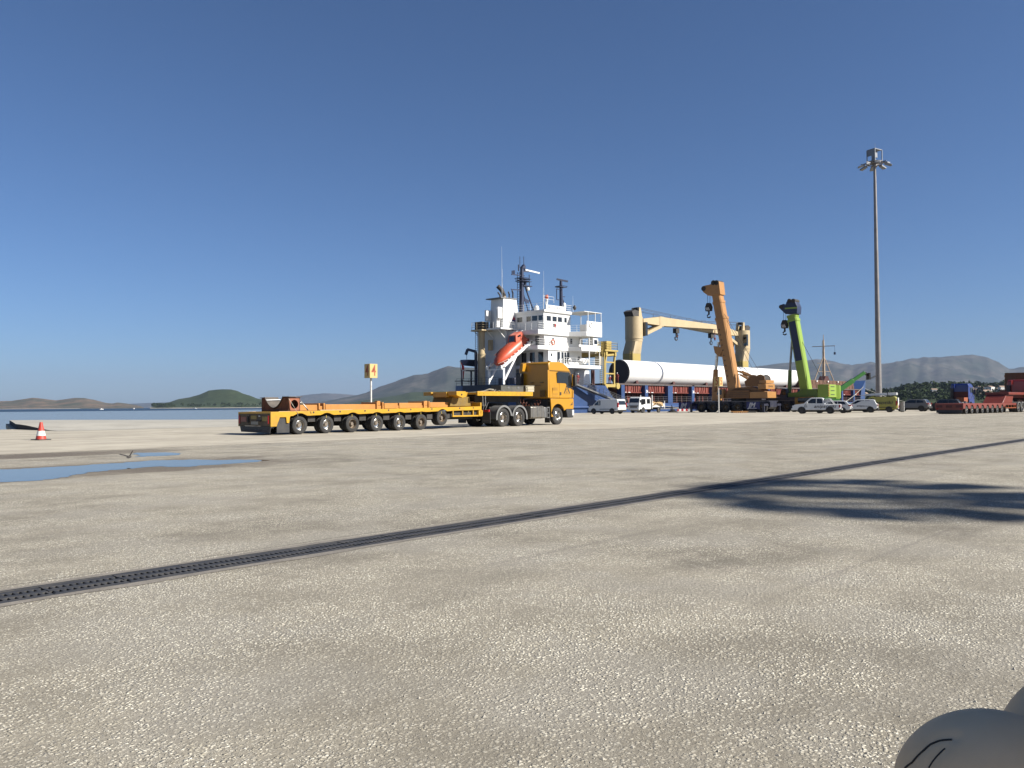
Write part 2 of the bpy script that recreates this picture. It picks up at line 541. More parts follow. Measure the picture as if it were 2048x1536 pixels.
# ------------------------------------------------------------------ water
n = NT('sea_water')
x, y, z = n.sep()
far = n.step(n.math('ADD', y, n.math('MULTIPLY', n.noise(.006, 2), 160)), 900, 1100)
w = n.math('ADD', n.noise(1, 3, .6, n.scaled((.9, .35, 1))), n.math('MULTIPLY', n.noise(.12, 3, .6), .8))
bn = n.node('Bump')
n.put(bn.inputs['Strength'], n.math('ADD', .14, n.math('MULTIPLY', far, .5)))
bn.inputs['Distance'].default_value = .25
n.put(bn.inputs['Height'], w)
n.t.links.new(bn.outputs[0], n.p.inputs['Normal'])
SEA = n.set(col=n.mix(far, (.15, .165, .155), (.012, .028, .05)), rough=n.math('ADD', .2, n.math('MULTIPLY', far, .2)), spec=n.math('SUBTRACT', .5, n.math('MULTIPLY', far, .33)), ior=1.33)
s = MB()
for a, b in ((-9000, -260), (-260, 560), (560, 9000), (9000, 16000)):
    for c, d in ((-9000, 0), (0, 400), (400, 2000), (2000, 9000), (9000, 16000)):
        s.add([(a, c, -2.2), (b, c, -2.2), (b, d, -2.2), (a, d, -2.2)], [(0, 1, 2, 3)])
struct(s.build('sea', SEA), 'calm grey blue sea beyond the quay')

# ------------------------------------------------------------------ hills
def hill_mat(name, a, b, c_, sc):
    n = NT(name)
    t = n.step(n.noise(sc, 6, .65), .38, .62)
    t2 = n.step(n.noise(sc * 4.3, 5, .7), .42, .6)
    c = n.mix(t, a, b)
    c = n.mix(n.math('MULTIPLY', t2, .6), c, c_)
    return n.set(col=c, rough=.95, spec=.1)
def horizon_y(px):
    return 817 - .0068 * px
def interp(pr, x):
    if x <= pr[0][0]:
        return pr[0][1]
    for (a, b), (c, d) in zip(pr, pr[1:]):
        if x <= c:
            t = (x - a) / (c - a)
            return b + (d - b) * t
    return pr[-1][1]
def hnoise(x, y, seed=0):
    s = 0
    for k, (fx, fy, ph) in enumerate(((1, .7, .3), (1.9, -1.3, 1.7), (3.7, 2.9, 4.1), (7.3, -6.1, 2.2), (13.7, 11.9, 5.2))):
        s += math.sin(x * fx + y * fy + ph + seed) * math.cos(y * fx * .9 - x * fy * .6 + ph * 2 + seed * 1.7) / (1.55 ** k)
    return s / 2
def hill(name, prof, D, T, material, label, rough=.10, cols=150, rows=30, seed=0, wl=None, jag=.035):
    """terrain ridge at its true distance: height from a skyline, with spurs and gullies on its flanks"""
    px0, px1 = prof[0][0], prof[-1][0]
    wl = wl or T * .35
    rowsz = []
    for j in range(rows + 1):
        r = -1 + 2.0 * j / rows
        row = []
        for i in range(cols + 1):
            px = px0 + (px1 - px0) * i / cols
            d = Rt * ((px - 1024) / 1657) + Vector((math.cos(A), math.sin(A), 0))
            dist = D + T * r
            P = d * dist
            zt = max(0, (horizon_y(px) - interp(prof, px)) / 1657 * D)
            zt *= 1 + jag * (hnoise(P.x / D * 34, P.y / D * 34, seed) + .5 * hnoise(P.x / D * 95, P.y / D * 95, 2 * seed))
            g = math.exp(-(r * 1.75) ** 2) - math.exp(-1.75 ** 2)
            g /= (1 - math.exp(-1.75 ** 2))
            nz = hnoise(P.x / wl, P.y / wl, seed)
            edge = 1 - g
            z = zt * (g + rough * nz * (4 * g * edge + .12) + rough * .5 * hnoise(P.x / wl * 3.1, P.y / wl * 3.1, seed + 3) * 4 * g * edge) + 1.2 - 9 * (1 - min(1, g * 5 + zt / (D * .02)))
            if j in (0, rows):
                z = -8
            row.append((P.x, P.y, max(-8, z)))
        rowsz.append(row)
    mb = MB()
    n = cols + 1
    mb.add([p for r_ in rowsz for p in r_], [(j * n + i, j * n + i + 1, (j + 1) * n + i + 1, (j + 1) * n + i) for j in range(rows) for i in range(cols)])
    return struct(mb.build(name, material, None, 60), label)
SCRUB = hill_mat('scrub_hill', (.060, .070, .032), (.115, .105, .058), (.035, .046, .022), .004)
DRY = hill_mat('dry_hill', (.15, .105, .07), (.075, .07, .045), (.03, .04, .025), .006)
WOODY = hill_mat('wooded_hill', (.030, .043, .018), (.045, .058, .026), (.018, .028, .012), .012)
ROCKY = hill_mat('rocky_mountain', (.036, .042, .030), (.088, .080, .066), (.018, .025, .017), .0016)
left_prof = [(-60, 803), (0, 802.5), (23, 802), (47, 798.5), (66, 795.5), (89, 797.8), (112, 800.9), (131, 798.5), (150, 795.7), (169, 795.5), (187, 799), (211, 805.5), (225, 807), (234, 804.8), (253, 806.7), (281, 812), (288, 815.5)]
hill('hill', left_prof, 4300, 700, DRY, 'low dry brown hill across the bay', .10, 140, 26, 1)
mid_prof = [(300, 815), (312, 811), (340, 804), (356, 798.5), (380, 794.5), (398, 789), (417, 781), (436, 779), (462, 778.6), (474, 781), (486, 786.8), (500, 791), (514, 797), (539, 802), (558, 804.5), (600, 807), (660, 812.6)]
hill('hill', mid_prof, 2900, 420, WOODY, 'rounded dark wooded hill on the far shore', .06, 140, 26, 2)
c_prof = [(560, 812), (625, 807), (653, 802.6), (688, 795.6), (706, 793), (731, 786), (759, 774.5), (785, 765.7), (808, 757), (829, 750), (855, 747.4), (874, 739.6), (894, 732.7), (913, 733.7), (937, 734.7), (970, 738), (1010, 748), (1060, 757), (1120, 770), (1200, 783), (1300, 806)]
hill('mountain', c_prof, 6800, 1900, ROCKY, 'hazy bare mountain rising behind the stern of the ship', .24, 260, 54, 3)
cf_prof = [(660, 811), (720, 802), (760, 796), (800, 789.5), (820, 784), (878, 781.8), (930, 784), (1010, 790), (1100, 800), (1160, 808)]
hill('hill', cf_prof, 3900, 700, WOODY, 'low wooded foothill in front of the mountain', .08, 120, 26, 4)
far_prof = [(120, 812), (300, 806), (420, 801), (560, 797), (610, 790), (650, 786), (690, 789), (760, 794), (900, 800), (1040, 808)]
hill('mountain', far_prof, 12500, 1500, ROCKY, 'faint far mountain almost lost in the haze', .06, 120, 20, 5)
r_prof = [(1180, 800), (1250, 780), (1380, 757), (1450, 744), (1500, 735), (1557, 727.7), (1575, 726), (1615, 722), (1633, 721), (1652, 722), (1670, 724), (1688, 728.6), (1706, 731), (1727, 728), (1743, 724.8), (1767, 728), (1789, 726), (1812, 720), (1850, 716), (1900, 713), (1945, 711), (1975, 716), (1998, 725), (2010, 734), (2018, 739), (2032, 738.6), (2048, 736.7), (2120, 728), (2260, 742), (2420, 770)]
hill('mountain', r_prof, 9300, 2700, ROCKY, 'broad hazy mountain range behind the cranes', .26, 420, 64, 6)
n_prof = [(1600, 803), (1660, 797), (1700, 793), (1760, 791), (1798, 784), (1822, 779), (1846, 777), (1874, 774), (1898, 776), (1941, 775), (1965, 777), (1989, 776), (2013, 774), (2060, 773), (2200, 776), (2400, 790)]
NR = hill('hill', n_prof, 1150, 330, WOODY, 'dark wooded ridge behind the port with scattered houses', .07, 160, 26, 7)

# ------------------------------------------------------------------ woods on the near ridge and the far shore
LEAF = hill_mat('leaf_mass', (.030, .048, .018), (.055, .070, .028), (.018, .03, .011), .35)
def crowns(name, spots, label):
    mb = MB()
    rnd = random.Random(11)
    for (P, s) in spots:
        for k in range(26):
            th, ph = rnd.uniform(0, 6.28), rnd.uniform(-.5, 1.5)
            rr = s * rnd.uniform(.25, .75)
            c = Vector((P[0] + rr * math.cos(th) * math.cos(ph), P[1] + rr * math.sin(th) * math.cos(ph), P[2] + s * .95 + rr * math.sin(ph) * 1.1))
            t = s * rnd.uniform(.13, .30)
            for _ in range(2):
                a = Vector((rnd.gauss(0, 1), rnd.gauss(0, 1), rnd.gauss(0, .7))).normalized() * t
                b = Vector((rnd.gauss(0, 1), rnd.gauss(0, 1), rnd.gauss(0, .7))).normalized() * t
                mb.add([c - a, c + b, c + a, c - b], [(0, 1, 2, 3)])
        mb.bar((P[0], P[1], P[2] - 1), (P[0], P[1], P[2] + s), .35, .35)
    o = mb.build(name, LEAF)
    o['kind'] = 'stuff'
    o['label'] = label
    return o
def at_px(px, D):
    d = Rt * ((px - 1024) / 1657) + Vector((math.cos(A), math.sin(A), 0))
    return d * D
import bisect
def ridge_z(px, D, prof, D0, T):
    r = (D - D0) / T
    g = (math.exp(-(r * 1.75) ** 2) - math.exp(-1.75 ** 2)) / (1 - math.exp(-1.75 ** 2))
    return max(0, (horizon_y(px) - interp(prof, px)) / 1657 * D0) * g + 1.0
sp = []
rr_ = random.Random(5)
for k in range(950):
    px = rr_.uniform(1640, 2230)
    D = rr_.uniform(880, 1230)
    if 1935 < px < 2020 and rr_.random() < .35 and D < 1100:
        continue
    P = at_px(px, D)
    sp.append(((P.x, P.y, ridge_z(px, D, n_prof, 1150, 330) - 1), rr_.uniform(3.0, 6.5)))
for k in range(120):
    px = rr_.uniform(1700, 2230)
    D = rr_.uniform(700, 880)
    P = at_px(px, D)
    sp.append(((P.x, P.y, 0.5), rr_.uniform(2.5, 5.5)))
crowns('woodland', sp, 'dark green trees covering the ridge behind the port')
sp = []
for k in range(170):
    px = rr_.choice((rr_.uniform(305, 345), rr_.uniform(305, 560)))
    D = rr_.uniform(2380, 2560)
    P = at_px(px, D)
    sp.append(((P.x, P.y, .5), rr_.uniform(3.5, 8.5)))
crowns('woodland', sp, 'line of trees along the far shore of the bay')
RAMPC = 0
SANDY = mat('shore_sand', (.42, .37, .29), .95, var=.2, scale=.02)
for pa, pb, D, lb in ((300, 700, 2330, 'thin pale beach below the wooded hill'), (-60, 160, 3500, 'thin pale beach below the dry brown hill')):
    mb = MB()
    P0 = [at_px(pa + (pb - pa) * k / 20, D + 12 * math.sin(k * 1.3)) for k in range(21)]
    P1 = [at_px(pa + (pb - pa) * k / 20, D + 330) for k in range(21)]
    mb.add([(p.x, p.y, -2.4) for p in P0] + [(p.x, p.y, 1.6) for p in P1], [(k, k + 1, k + 22, k + 21) for k in range(20)])
    struct(mb.build('beach', SANDY), lb)
# flat coastal land under the ridge
mb = MB()
P0 = [at_px(1560 + 40 * k, 620 + 25 * math.sin(k)) for k in range(21)]
P1 = [at_px(1560 + 40 * k, 1000) for k in range(21)]
mb.add([(p.x, p.y, -2.5) for p in P0] + [(p.x, p.y, .8) for p in P1], [(k, k + 1, k + 22, k + 21) for k in range(20)])
struct(mb.build('coastal_land', WOODY), 'flat green land behind the port')

# ------------------------------------------------------------------ houses on the hillside
HW = mat('white_render', (.74, .72, .68), .85, var=.06, scale=.3)
HR = mat('clay_roof', (.42, .30, .22), .85, var=.2, scale=.6)
hs = [(1868, 783, 1000, 9), (1943, 777, 1010, 10), (1949, 780, 1000, 9), (1957, 778, 1010, 12), (1963, 780.5, 1000, 8), (1972, 776.5, 1030, 9), (1979, 777.5, 1020, 15), (1974, 782, 990, 9), (1980, 785, 985, 8), (1943, 784, 990, 10), (1952, 787, 980, 12), (1959, 788, 985, 7), (1970, 786.5, 980, 9), (1977, 785.5, 975, 10), (1994, 778.5, 1010, 7), (2003, 777.5, 1005, 9), (2009, 776.5, 1010, 13), (1711, 790, 960, 9), (1720, 790.5, 965, 9), (1731, 787.5, 970, 7), (1986, 789, 960, 8), (1935, 789, 960, 9)]
def house(w, d, h, label):
    root = thing('house', label, 'house', group='white houses scattered on the ridge')
    MB().box(-w / 2, w / 2, -d / 2, d / 2, -6, h).build('wall', HW, root)
    e = .35
    r = MB()
    r.prism([(-d / 2 - e, h - .05), (d / 2 + e, h - .05), (0, h + 1.5)], 'x', -w / 2 - e, w / 2 + e).build('roof', HR, root)
    for sy in (-1, 1):
        for k in range(3):
            x0 = -w / 2 + w * (k + .5) / 3
            MB().box(x0 - .5, x0 + .5, sy * d / 2 - .03, sy * d / 2 + .03, 1, 2.3).build('window', GLASS, root)
    for sx in (-1, 1):
        MB().box(sx * w / 2 - .03, sx * w / 2 + .03, -.5, .5, 1, 2.3).build('window', GLASS, root)
    return root
for i, (px, py, D, w) in enumerate(hs):
    two = i % 3 == 0
    if px < 1740:
        lb = ('two-storey' if two else 'low') + ' white house in the trees beyond the bow of the ship'
    elif px < 1900:
        lb = 'lone white house among the trees above the grey SUV'
    elif w >= 12:
        lb = 'long white building with a pale roof among the hillside houses'
    elif two:
        lb = 'two-storey white house with a pale roof on the wooded ridge'
    elif py < 782:
        lb = 'low white house high on the wooded ridge beyond the red trailer'
    else:
        lb = 'low white house at the foot of the wooded ridge beyond the red trailer'
    o = house(w * .72, w * .55, 4.6 if two else 2.6, lb)
    P = at_px(px, D)
    zt = 1.25 + (horizon_y(px) - py) / 1657 * D
    o.location = (P.x, P.y, zt - 2.5)
    o.rotation_euler = (0, 0, R(-50 + (i * 37) % 60))

# small boats on the bay
BW = mat('boat_white', (.78, .78, .76), .4, var=.05)
for i, (px, D, L) in enumerate(((203, 1500, 9), (268, 1900, 11), (389, 1750, 10))):
    P = at_px(px, D)
    b = thing('motor_boat', 'tiny white motor boat moored below the wooded hill' if i == 2 else 'tiny white motor boat moored off the dry brown hill', 'boat', (P.x, P.y, -2.3), R(20 + 50 * i), 'boats moored across the bay')
    hb = MB()
    ring = lambda x, w, z0, z1: [(x, -w * .5, z0), (x, w * .5, z0), (x, w, z1), (x, -w, z1)]
    hb.loft([ring(-L / 2, 1.3, -.3, 1.0), ring(0, 1.5, -.3, 1.1), ring(L * .3, 1.1, -.2, 1.35), ring(L / 2, .05, .2, 1.6)]).build('hull', BW, b)
    MB().prism([(-L * .2, 1.0), (L * .2, 1.0), (L * .08, 2.4), (-L * .2, 2.4)], 'y', -.9, .9).build('cabin', BW, b)
    MB().box(-L * .18, L * .1, -.91, .91, 1.7, 2.1).build('window', GLASS, b)
    MB().bar((0, 0, 2.3), (0, 0, 5.5 + i), .08, .08).build('mast', STEEL, b)

# ------------------------------------------------------------------ air
n = NT('air_haze')
n.t.nodes.remove(n.p)
pv = n.node('VolumePrincipled')
pv.inputs['Color'].default_value = (.33, .42, .60, 1)
pv.inputs['Density'].default_value = 4.8e-5
pv.inputs['Anisotropy'].default_value = 0.0
n.t.links.new(pv.outputs[0], n.out.inputs['Volume'])
hz = MB().box(-17000, 17000, -17000, 17000, -14, 600).build('haze', n.mat)
hz['kind'] = 'stuff'
hz['label'] = 'pale blue haze over the bay and the mountains'

# ------------------------------------------------------------------ wheels (shared meshes; a wheel is its tyre with the rim as a child)
_tyres, _rims = {}, {}
def tyre_mesh(r, w, n):
    k = (r, w, n)
    if k not in _tyres:
        h = w / 2
        ri = r * .56
        prof = [(-h * .80, ri), (-h * .98, ri * 1.12), (-h, r * .80), (-h * .90, r * .945), (-h * .80, r * .985), (-h * .52, r), (-h * .50, r * .972), (-h * .42, r * .972), (-h * .40, r),
                (-h * .06, r), (-h * .04, r * .972), (h * .04, r * .972), (h * .06, r), (h * .40, r), (h * .42, r * .972), (h * .50, r * .972), (h * .52, r), (h * .80, r * .985), (h * .90, r * .945), (h, r * .80), (h * .98, ri * 1.12), (h * .80, ri)]
        _tyres[k] = MB().lathe(prof, (0, 0, 0), (0, 1, 0), n).mesh('tyre', RUBBER, 35)
    return _tyres[k]
def rim_mesh(r, w, style, n, m):
    k = (r, w, style, n, m.name)
    if k not in _rims:
        h, ri = w / 2, r * .565
        mb = MB()
        if style == 'dish':      # deep outer wheel of a twin pair with its hub standing in the middle
            mb.lathe([(-h * .82, ri), (-h * .86, ri * .96), (-h * .55, ri * .90), (h * .25, ri * .84), (h * .35, ri * .62), (h * .33, ri * .40)], (0, 0, 0), (0, 1, 0), n)
            mb.lathe([(h * .34, ri * .44), (-h * .35, ri * .40), (-h * .58, ri * .33), (-h * .60, .001)], (0, 0, 0), (0, 1, 0), n, 1)
            for a in range(10):
                t = a * math.pi / 5
                c = (math.cos(t) * ri * .52, 0, math.sin(t) * ri * .52)
                mb.cyl((c[0], h * .35, c[2]), (c[0], h * .12, c[2]), ri * .035, n=6, mi=1)
        elif style == 'front':   # dished-out steer wheel with hand holes and nuts
            mb.lathe([(-h * .82, ri), (-h * .88, ri * .95), (-h * .35, ri * .86), (-h * .30, ri * .70), (-h * .72, ri * .52), (-h * .74, ri * .34), (-h * .60, ri * .32)], (0, 0, 0), (0, 1, 0), n)
            mb.lathe([(-h * .60, ri * .33), (-h * .98, ri * .28), (-h * 1.0, .001)], (0, 0, 0), (0, 1, 0), n, 1)
            for a in range(10):
                t = a * math.pi / 5
                c = (math.cos(t) * ri * .43, 0, math.sin(t) * ri * .43)
                mb.cyl((c[0], -h * .70, c[2]), (c[0], -h * .84, c[2]), ri * .04, n=6, mi=1)
                t += math.pi / 10
                c = (math.cos(t) * ri * .76, 0, math.sin(t) * ri * .76)
                mb.cyl((c[0], -h * .25, c[2]), (c[0], -h * .37, c[2]), ri * .085, n=8, mi=1)
        else:                    # car alloy or plain disc
            mb.lathe([(-h * .82, ri), (-h * .86, ri * .93), (-h * .45, ri * .88), (-h * .40, ri * .80)], (0, 0, 0), (0, 1, 0), n)
            mb.lathe([(-h * .25, ri * .88), (-h * .28, .001)], (0, 0, 0), (0, 1, 0), n, 1)
            for a in range(5):
                t = a * math.pi * 2 / 5
                mb.bar((0, -h * .55, 0), (math.cos(t) * ri * .9, -h * .45, math.sin(t) * ri * .9), ri * .30, ri * .16, ri * .22, ri * .12, up=(0, 1, 0))
            mb.cyl((0, -h * .3, 0), (0, -h * .66, 0), ri * .2, n=10)
        _rims[k] = mb.mesh('rim', [m, UNDER if style != 'dish' else MATS.get('hub_paint', UNDER)], 40)
    return _rims[k]
def wheel(parent, x, y, z, r, w, side=-1, style='car', rim=None, n=28):
    """side -1: outer face looks to -Y"""
    o = obj('wheel', tyre_mesh(r, w, n), parent, (x, y, z), (0, random.uniform(0, 6), 0 if side < 0 else math.pi))
    o.rotation_mode = 'YXZ'
    o.rotation_euler = (0, random.uniform(0, 6), 0)
    if side > 0:
        o.rotation_euler = (0, random.uniform(0, 6), math.pi)
    obj('rim', rim_mesh(r, w, style, n, rim or STEEL), o)
    return o
mat('hub_paint', (.20, .16, .12), .6, .2, var=.3, dirt=.5)

# ------------------------------------------------------------------ yellow low-loader trailer
YEL = mat('yellow_paint', (.68, .37, .012), .42, var=.10, scale=1.2, dirt=.38, dirtcol=(.20, .12, .035), dscale=1.3, coat=.15)
CABY = mat('cab_yellow', (.62, .295, .010), .38, var=.05, scale=.6, dirt=.16, dirtcol=(.25, .14, .03), coat=.15)
ORG = mat('orange_beam_paint', (.62, .27, .055), .5, var=.10, scale=1, dirt=.28, dirtcol=(.20, .09, .03))
RUST = mat('rusty_steel', (.13, .055, .028), .85, var=.35, scale=4, dirt=.6, dirtcol=(.035, .02, .015), bump=.3)
SALMON = mat('red_oxide_plate', (.36, .125, .065), .75, var=.2, scale=3, dirt=.3, dirtcol=(.13, .05, .03))
MATSH = mat('rubber_sheet', (.075, .065, .055), .85, var=.3, scale=3, dirt=.4, dirtcol=(.16, .13, .1), bump=.3)
STRAP = mat('ratchet_strap', (.50, .46, .36), .8, var=.15)
BOARD = mat('faded_reflector', (.34, .25, .04), .5, var=.15, dirt=.3)
BOARDR = mat('faded_red_reflector', (.30, .10, .06), .5, var=.15, dirt=.3)
PLATE = mat('plate', (.34, .33, .28), .5, var=.1, dirt=.4)
TH = R(3)
TO = Vector((20.5, 32.25, 0))
def tl(x, y, z=0):
    return (TO.x + math.cos(TH) * x - math.sin(TH) * y, TO.y + math.sin(TH) * x + math.cos(TH) * y, z)
TR = thing('low_loader_trailer', 'long yellow low-loader trailer with seven axle lines and orange spine beam', 'trailer', tl(5.4, 1.275), TH)
OT = (5.4, 1.275, 0)
AX = [.18, 1.66, 3.17, 4.68, 6.16, 7.68, 9.20]
def deck_z(x):
    return 1.02 + .0125 * (x + 1.3)
def arches(y0, y1):
    top = [(-1.35, deck_z(-1.35)), (12.2, deck_z(12.2))]
    bot = [(12.2, deck_z(12.2) - .20), (9.95, deck_z(9.95) - .20)]
    for i, ax in enumerate(reversed(AX)):
        rr, zc = .53, (.42 if ax < 9 else .60)
        zb = deck_z(ax) - .21
        if ax > 9:
            rr = .46
        for k in range(9):
            t = math.pi * (.16 + .68 * k / 8)
            zz = zc + rr * math.sin(t)
            bot.append((ax + rr * math.cos(t) * 1.02, min(max(zz, zb), deck_z(ax) - .07)))
    bot += [(-.36, .80), (-.40, .52), (-.53, .52), (-.56, .78), (-.88, .78), (-1.05, .38), (-1.35, .38)]
    return MB(OT).prism(top + bot, 'y', y0, y1)
arches(.0, .07).build('side_panel', YEL, TR, bevel=.008)
arches(2.48, 2.55).build('side_panel', YEL, TR, bevel=.008)
mb = MB(OT)
for k in range(40):   # deck plates with small steps between them
    pass
MB(OT).box(-1.34, .62, .072, 2.478, .93, 1.022).build('rear_deck', YEL, TR, bevel=.01)
for k in range(12):
    x0 = .65 + k * .96
    MB(OT).box(x0, x0 + .94, .072, .66, deck_z(x0) - .09, deck_z(x0) - .02).build('deck_plate', YEL, TR)
    MB(OT).box(x0, x0 + .94, 1.89, 2.478, deck_z(x0) - .09, deck_z(x0) - .02).build('deck_plate', YEL, TR)
mb = MB(OT).box(-1.0, 12.0, .78, 1.77, .48, .93)
for ax in AX:
    zc = .42 if ax < 9 else .62
    mb.box(ax - .14, ax + .14, .30, 2.25, zc - .11, zc + .11)
    mb.bar((ax + .05, .65, zc + .1), (ax + .5, .65, .92), .16, .2)
    mb.bar((ax + .05, 1.9, zc + .1), (ax + .5, 1.9, .92), .16, .2)
    mb.box(ax + .55, ax + .95, .20, .5, .55, .80)
mb.build('underframe', UNDER, TR)
for ax in AX:
    zc = .405 if ax < 9 else .60
    for y, sd, st in ((.13, -1, 'dish'), (.40, -1, 'dish'), (2.42, 1, 'dish'), (2.15, 1, 'dish')):
        wheel(TR, ax - OT[0], y - OT[1], zc, .40, .235, sd, st, CHROME if ax not in (3.17, 7.68, 9.20) else mat('brown_rim', (.16, .12, .08), .6, .3, var=.3, dirt=.4), 30)
# orange spine
mb = MB(OT)
segs = [(.62, 1.62), (2.1, 5.15), (5.75, 6.65), (6.75, 8.35), (8.95, 11.3), (11.9, 12.55)]
mb.box(.62, 12.55, .74, 1.81, 1.05, 1.26)
for a, b in segs:
    mb.box(a, b, .70, 1.85, 1.04 + .0125 * a, 1.315 + .0125 * a)
sp_ = mb.build('spine_beam', ORG, TR, bevel=.012)
for xx in (1.72, 2.0, 5.25, 5.62, 8.5, 8.85, 11.4, 11.8):
    MB(OT).box(xx - .04, xx + .04, .66, 1.89, 1.03, 1.37 + .0125 * xx).build('lashing_bracket', ORG, TR, bevel=.01)
for xx, hh in ((5.4, .10), (8.68, .10), (11.6, .12)):
    MB(OT).box(xx - .1, xx + .1, .72, .95, 1.26, 1.40 + hh).build('lashing_block', ORG, TR, bevel=.02)
# pale timber dunnage and lashing rings
TIMB = mat('pale_timber', (.46, .36, .22), .9, var=.2, scale=6)
MB(OT).box(1.5, 3.4, .30, .52, deck_z(2) - .02, deck_z(2) + .035).build('timber', TIMB, TR)
MB(OT).box(-.75, -.15, .28, .42, 1.023, 1.045).build('timber', TIMB, TR)
for xx in (.9, 2.4, 3.9, 5.4, 6.9, 8.4, 10.5, 11.6):
    MB(OT).cyl((xx, -.005, deck_z(xx) - .07), (xx, .02, deck_z(xx) - .07), .045, n=10).build('lashing_ring', UNDER, TR)
    MB(OT).box(xx + .7, xx + .74, .01, .05, deck_z(xx) - .33, deck_z(xx) - .21).build('side_marker_lamp', BOARD, TR)
# lower rail at the front and swan neck post
mb = MB(OT)
mb.box(9.98, 12.35, .02, .12, .63, .71).box(9.98, 12.35, 2.43, 2.53, .63, .71)
for xx in (10.0, 10.75, 11.6, 12.25):
    mb.box(xx, xx + .07, .03, .11, .71, deck_z(xx) - .19).box(xx, xx + .07, 2.44, 2.52, .71, deck_z(xx) - .19)
mb.box(12.18, 12.28, .0, 2.55, .72, 1.40)
mb.box(12.05, 12.38, .0, .2, .66, .96)
mb.build('front_frame', YEL, TR, bevel=.008)
MB(OT).box(10.2, 12.1, .15, 2.4, .60, .92).build('hydraulic_tank', UNDER, TR)
gn = MB(OT).box(11.95, 16.9, .0, .09, 1.78, 2.03).box(11.95, 16.9, 2.46, 2.55, 1.78, 2.03).box(16.82, 16.9, .09, 2.46, 1.79, 2.02).box(11.95, 16.82, .09, 2.46, 1.86, 1.965)
gn.box(10.25, 11.95, .75, 1.8, 1.70, 1.99)
gn = gn.build('gooseneck', YEL, TR, bevel=.01)
MB(OT).box(10.2, 11.95, 1.9, 2.5, 1.80, 2.0).build('neck_bracket', YEL, TR, bevel=.012)
MB(OT).prism([(10.32, 2.02), (11.05, 2.02), (11.05, 1.72), (10.8, 1.66), (10.6, 1.72), (10.32, 1.80)], 'y', .05, .72).build('neck_bracket', YEL, TR, bevel=.012)
MB(OT).cyl((10.72, .03, 1.84), (10.72, .74, 1.84), .05, n=12).build('pivot_pin', UNDER, TR, 40)
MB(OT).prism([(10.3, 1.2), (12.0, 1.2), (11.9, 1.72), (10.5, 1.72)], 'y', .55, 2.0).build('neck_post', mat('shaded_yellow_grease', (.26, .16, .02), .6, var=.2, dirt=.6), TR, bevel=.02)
for xx in (12.9, 13.12):
    MB(OT).cyl((xx, .45, 1.2), (xx - .03, .45, 1.80), .035, n=10).build('hydraulic_ram', CHROME, TR, 40)
MB(OT).box(12.4, 16.3, .62, 1.93, 1.42, 1.80).build('neck_girder', UNDER, TR)
MB(OT).prism([(12.4, 1.92), (14.6, 2.10), (15.0, 2.05), (15.0, 1.97), (12.4, 1.93)], 'y', 1.0, 2.3).build('ramp_flap', mat('worn_deck_plate', (.10, .085, .045), .8, var=.3, dirt=.5), TR)
for k in range(14):   # small bolts along the neck edge
    MB(OT).cyl((12.1 + k * .36, -.012, 1.90), (12.1 + k * .36, .01, 1.90), .016, n=6).build('bolt', UNDER, TR)
# rear end: panel, reflectors, lamps, plate, underrun flap
rp = MB(OT).box(-1.36, -1.30, .075, 2.475, .40, .925).build('rear_panel', mat('dirty_rear_panel', (.085, .065, .04), .75, var=.3, dirt=.5, dirtcol=(.03, .026, .022)), TR)
for y0, y1, z0, z1, m in ((.22, .62, .62, .82, BOARD), (1.86, 2.30, .58, .80, BOARDR), (1.05, 1.5, .70, .86, BOARD)):
    MB(OT).box(-1.375, -1.362, y0, y1, z0, z1).build('reflector_board', m, rp).parent = rp
for y0 in (.10, 2.36):
    MB(OT).box(-1.40, -1.362, y0, y0 + .09, .50, .86).build('tail_lamp', LAMP_RED, rp)
MB(OT).box(-1.38, -1.362, .92, 1.48, .46, .60).build('number_plate', PLATE, rp)
MB(OT).box(-1.42, -1.30, .70, 1.0, .60, .66).box(-1.44, -1.30, 1.62, 1.70, .55, .88).build('bracket', UNDER, rp)
for y0 in (.80, 1.65):
    MB(OT).cyl((-1.42, y0, .84), (-1.362, y0, .84), .028, n=8).build('marker_lamp', LAMP_CLR, rp)
fl = MB(OT).prism([(.06, .39), (2.46, .39), (2.36, .13), (.12, .09)], 'x', -1.32, -1.29).build('underrun_flap', BLACK, TR)
text('www.nooteboom.com', fl, (-1.33 - OT[0], 1.26 - OT[1], .23), FACE_MX, .17, mat('grey_lettering', (.11, .11, .11), .7), sx=1.2)
MB(OT).box(-1.0, -.35, .06, .12, .1, .78).build('mudguard_flap', BLACK, TR)
# hoses hanging under the neck
mb = MB(OT)
for k in range(4):
    y = .5 + k * .2
    mb.tube([(12.3, y, 1.3 + .05 * k), (12.7, y, .95), (13.0, y - .1, .9), (13.3, y, 1.25), (13.5, y, 1.55)], .018, 6)
mb.build('hose', BLACK, TR)

# load cradle strapped on the tail of the trailer
CR = thing('load_cradle', 'rusty steel saddle with rubber lined hollow strapped on the trailer tail', 'cradle', tl(.08, 1.34, 1.024), TH)
OC = (.08, 1.34, 1.024)
def saddle(n=18):
    pr = [(.30, 1.026), (.30, 1.66), (.72, 1.66)]
    for k in range(1, n):
        t = k / n
        y = .72 + 1.38 * t
        pr.append((y, 1.66 - .50 * math.sin(math.pi * t) ** .8))
    pr += [(2.10, 1.64), (2.42, 1.64), (2.42, 1.026)]
    return pr
pr = saddle()
MB(OC).prism(pr, 'x', -.22, -.17).build('web_plate', RUST, CR)
MB(OC).prism(pr, 'x', .34, .39).build('web_plate', RUST, CR)
MB(OC).box(-.17, .34, .32, 2.4, 1.026, 1.06).box(-.165, .335, .66, .69, 1.06, 1.6).box(-.165, .335, 2.14, 2.17, 1.06, 1.6).build('base_plate', RUST, CR)
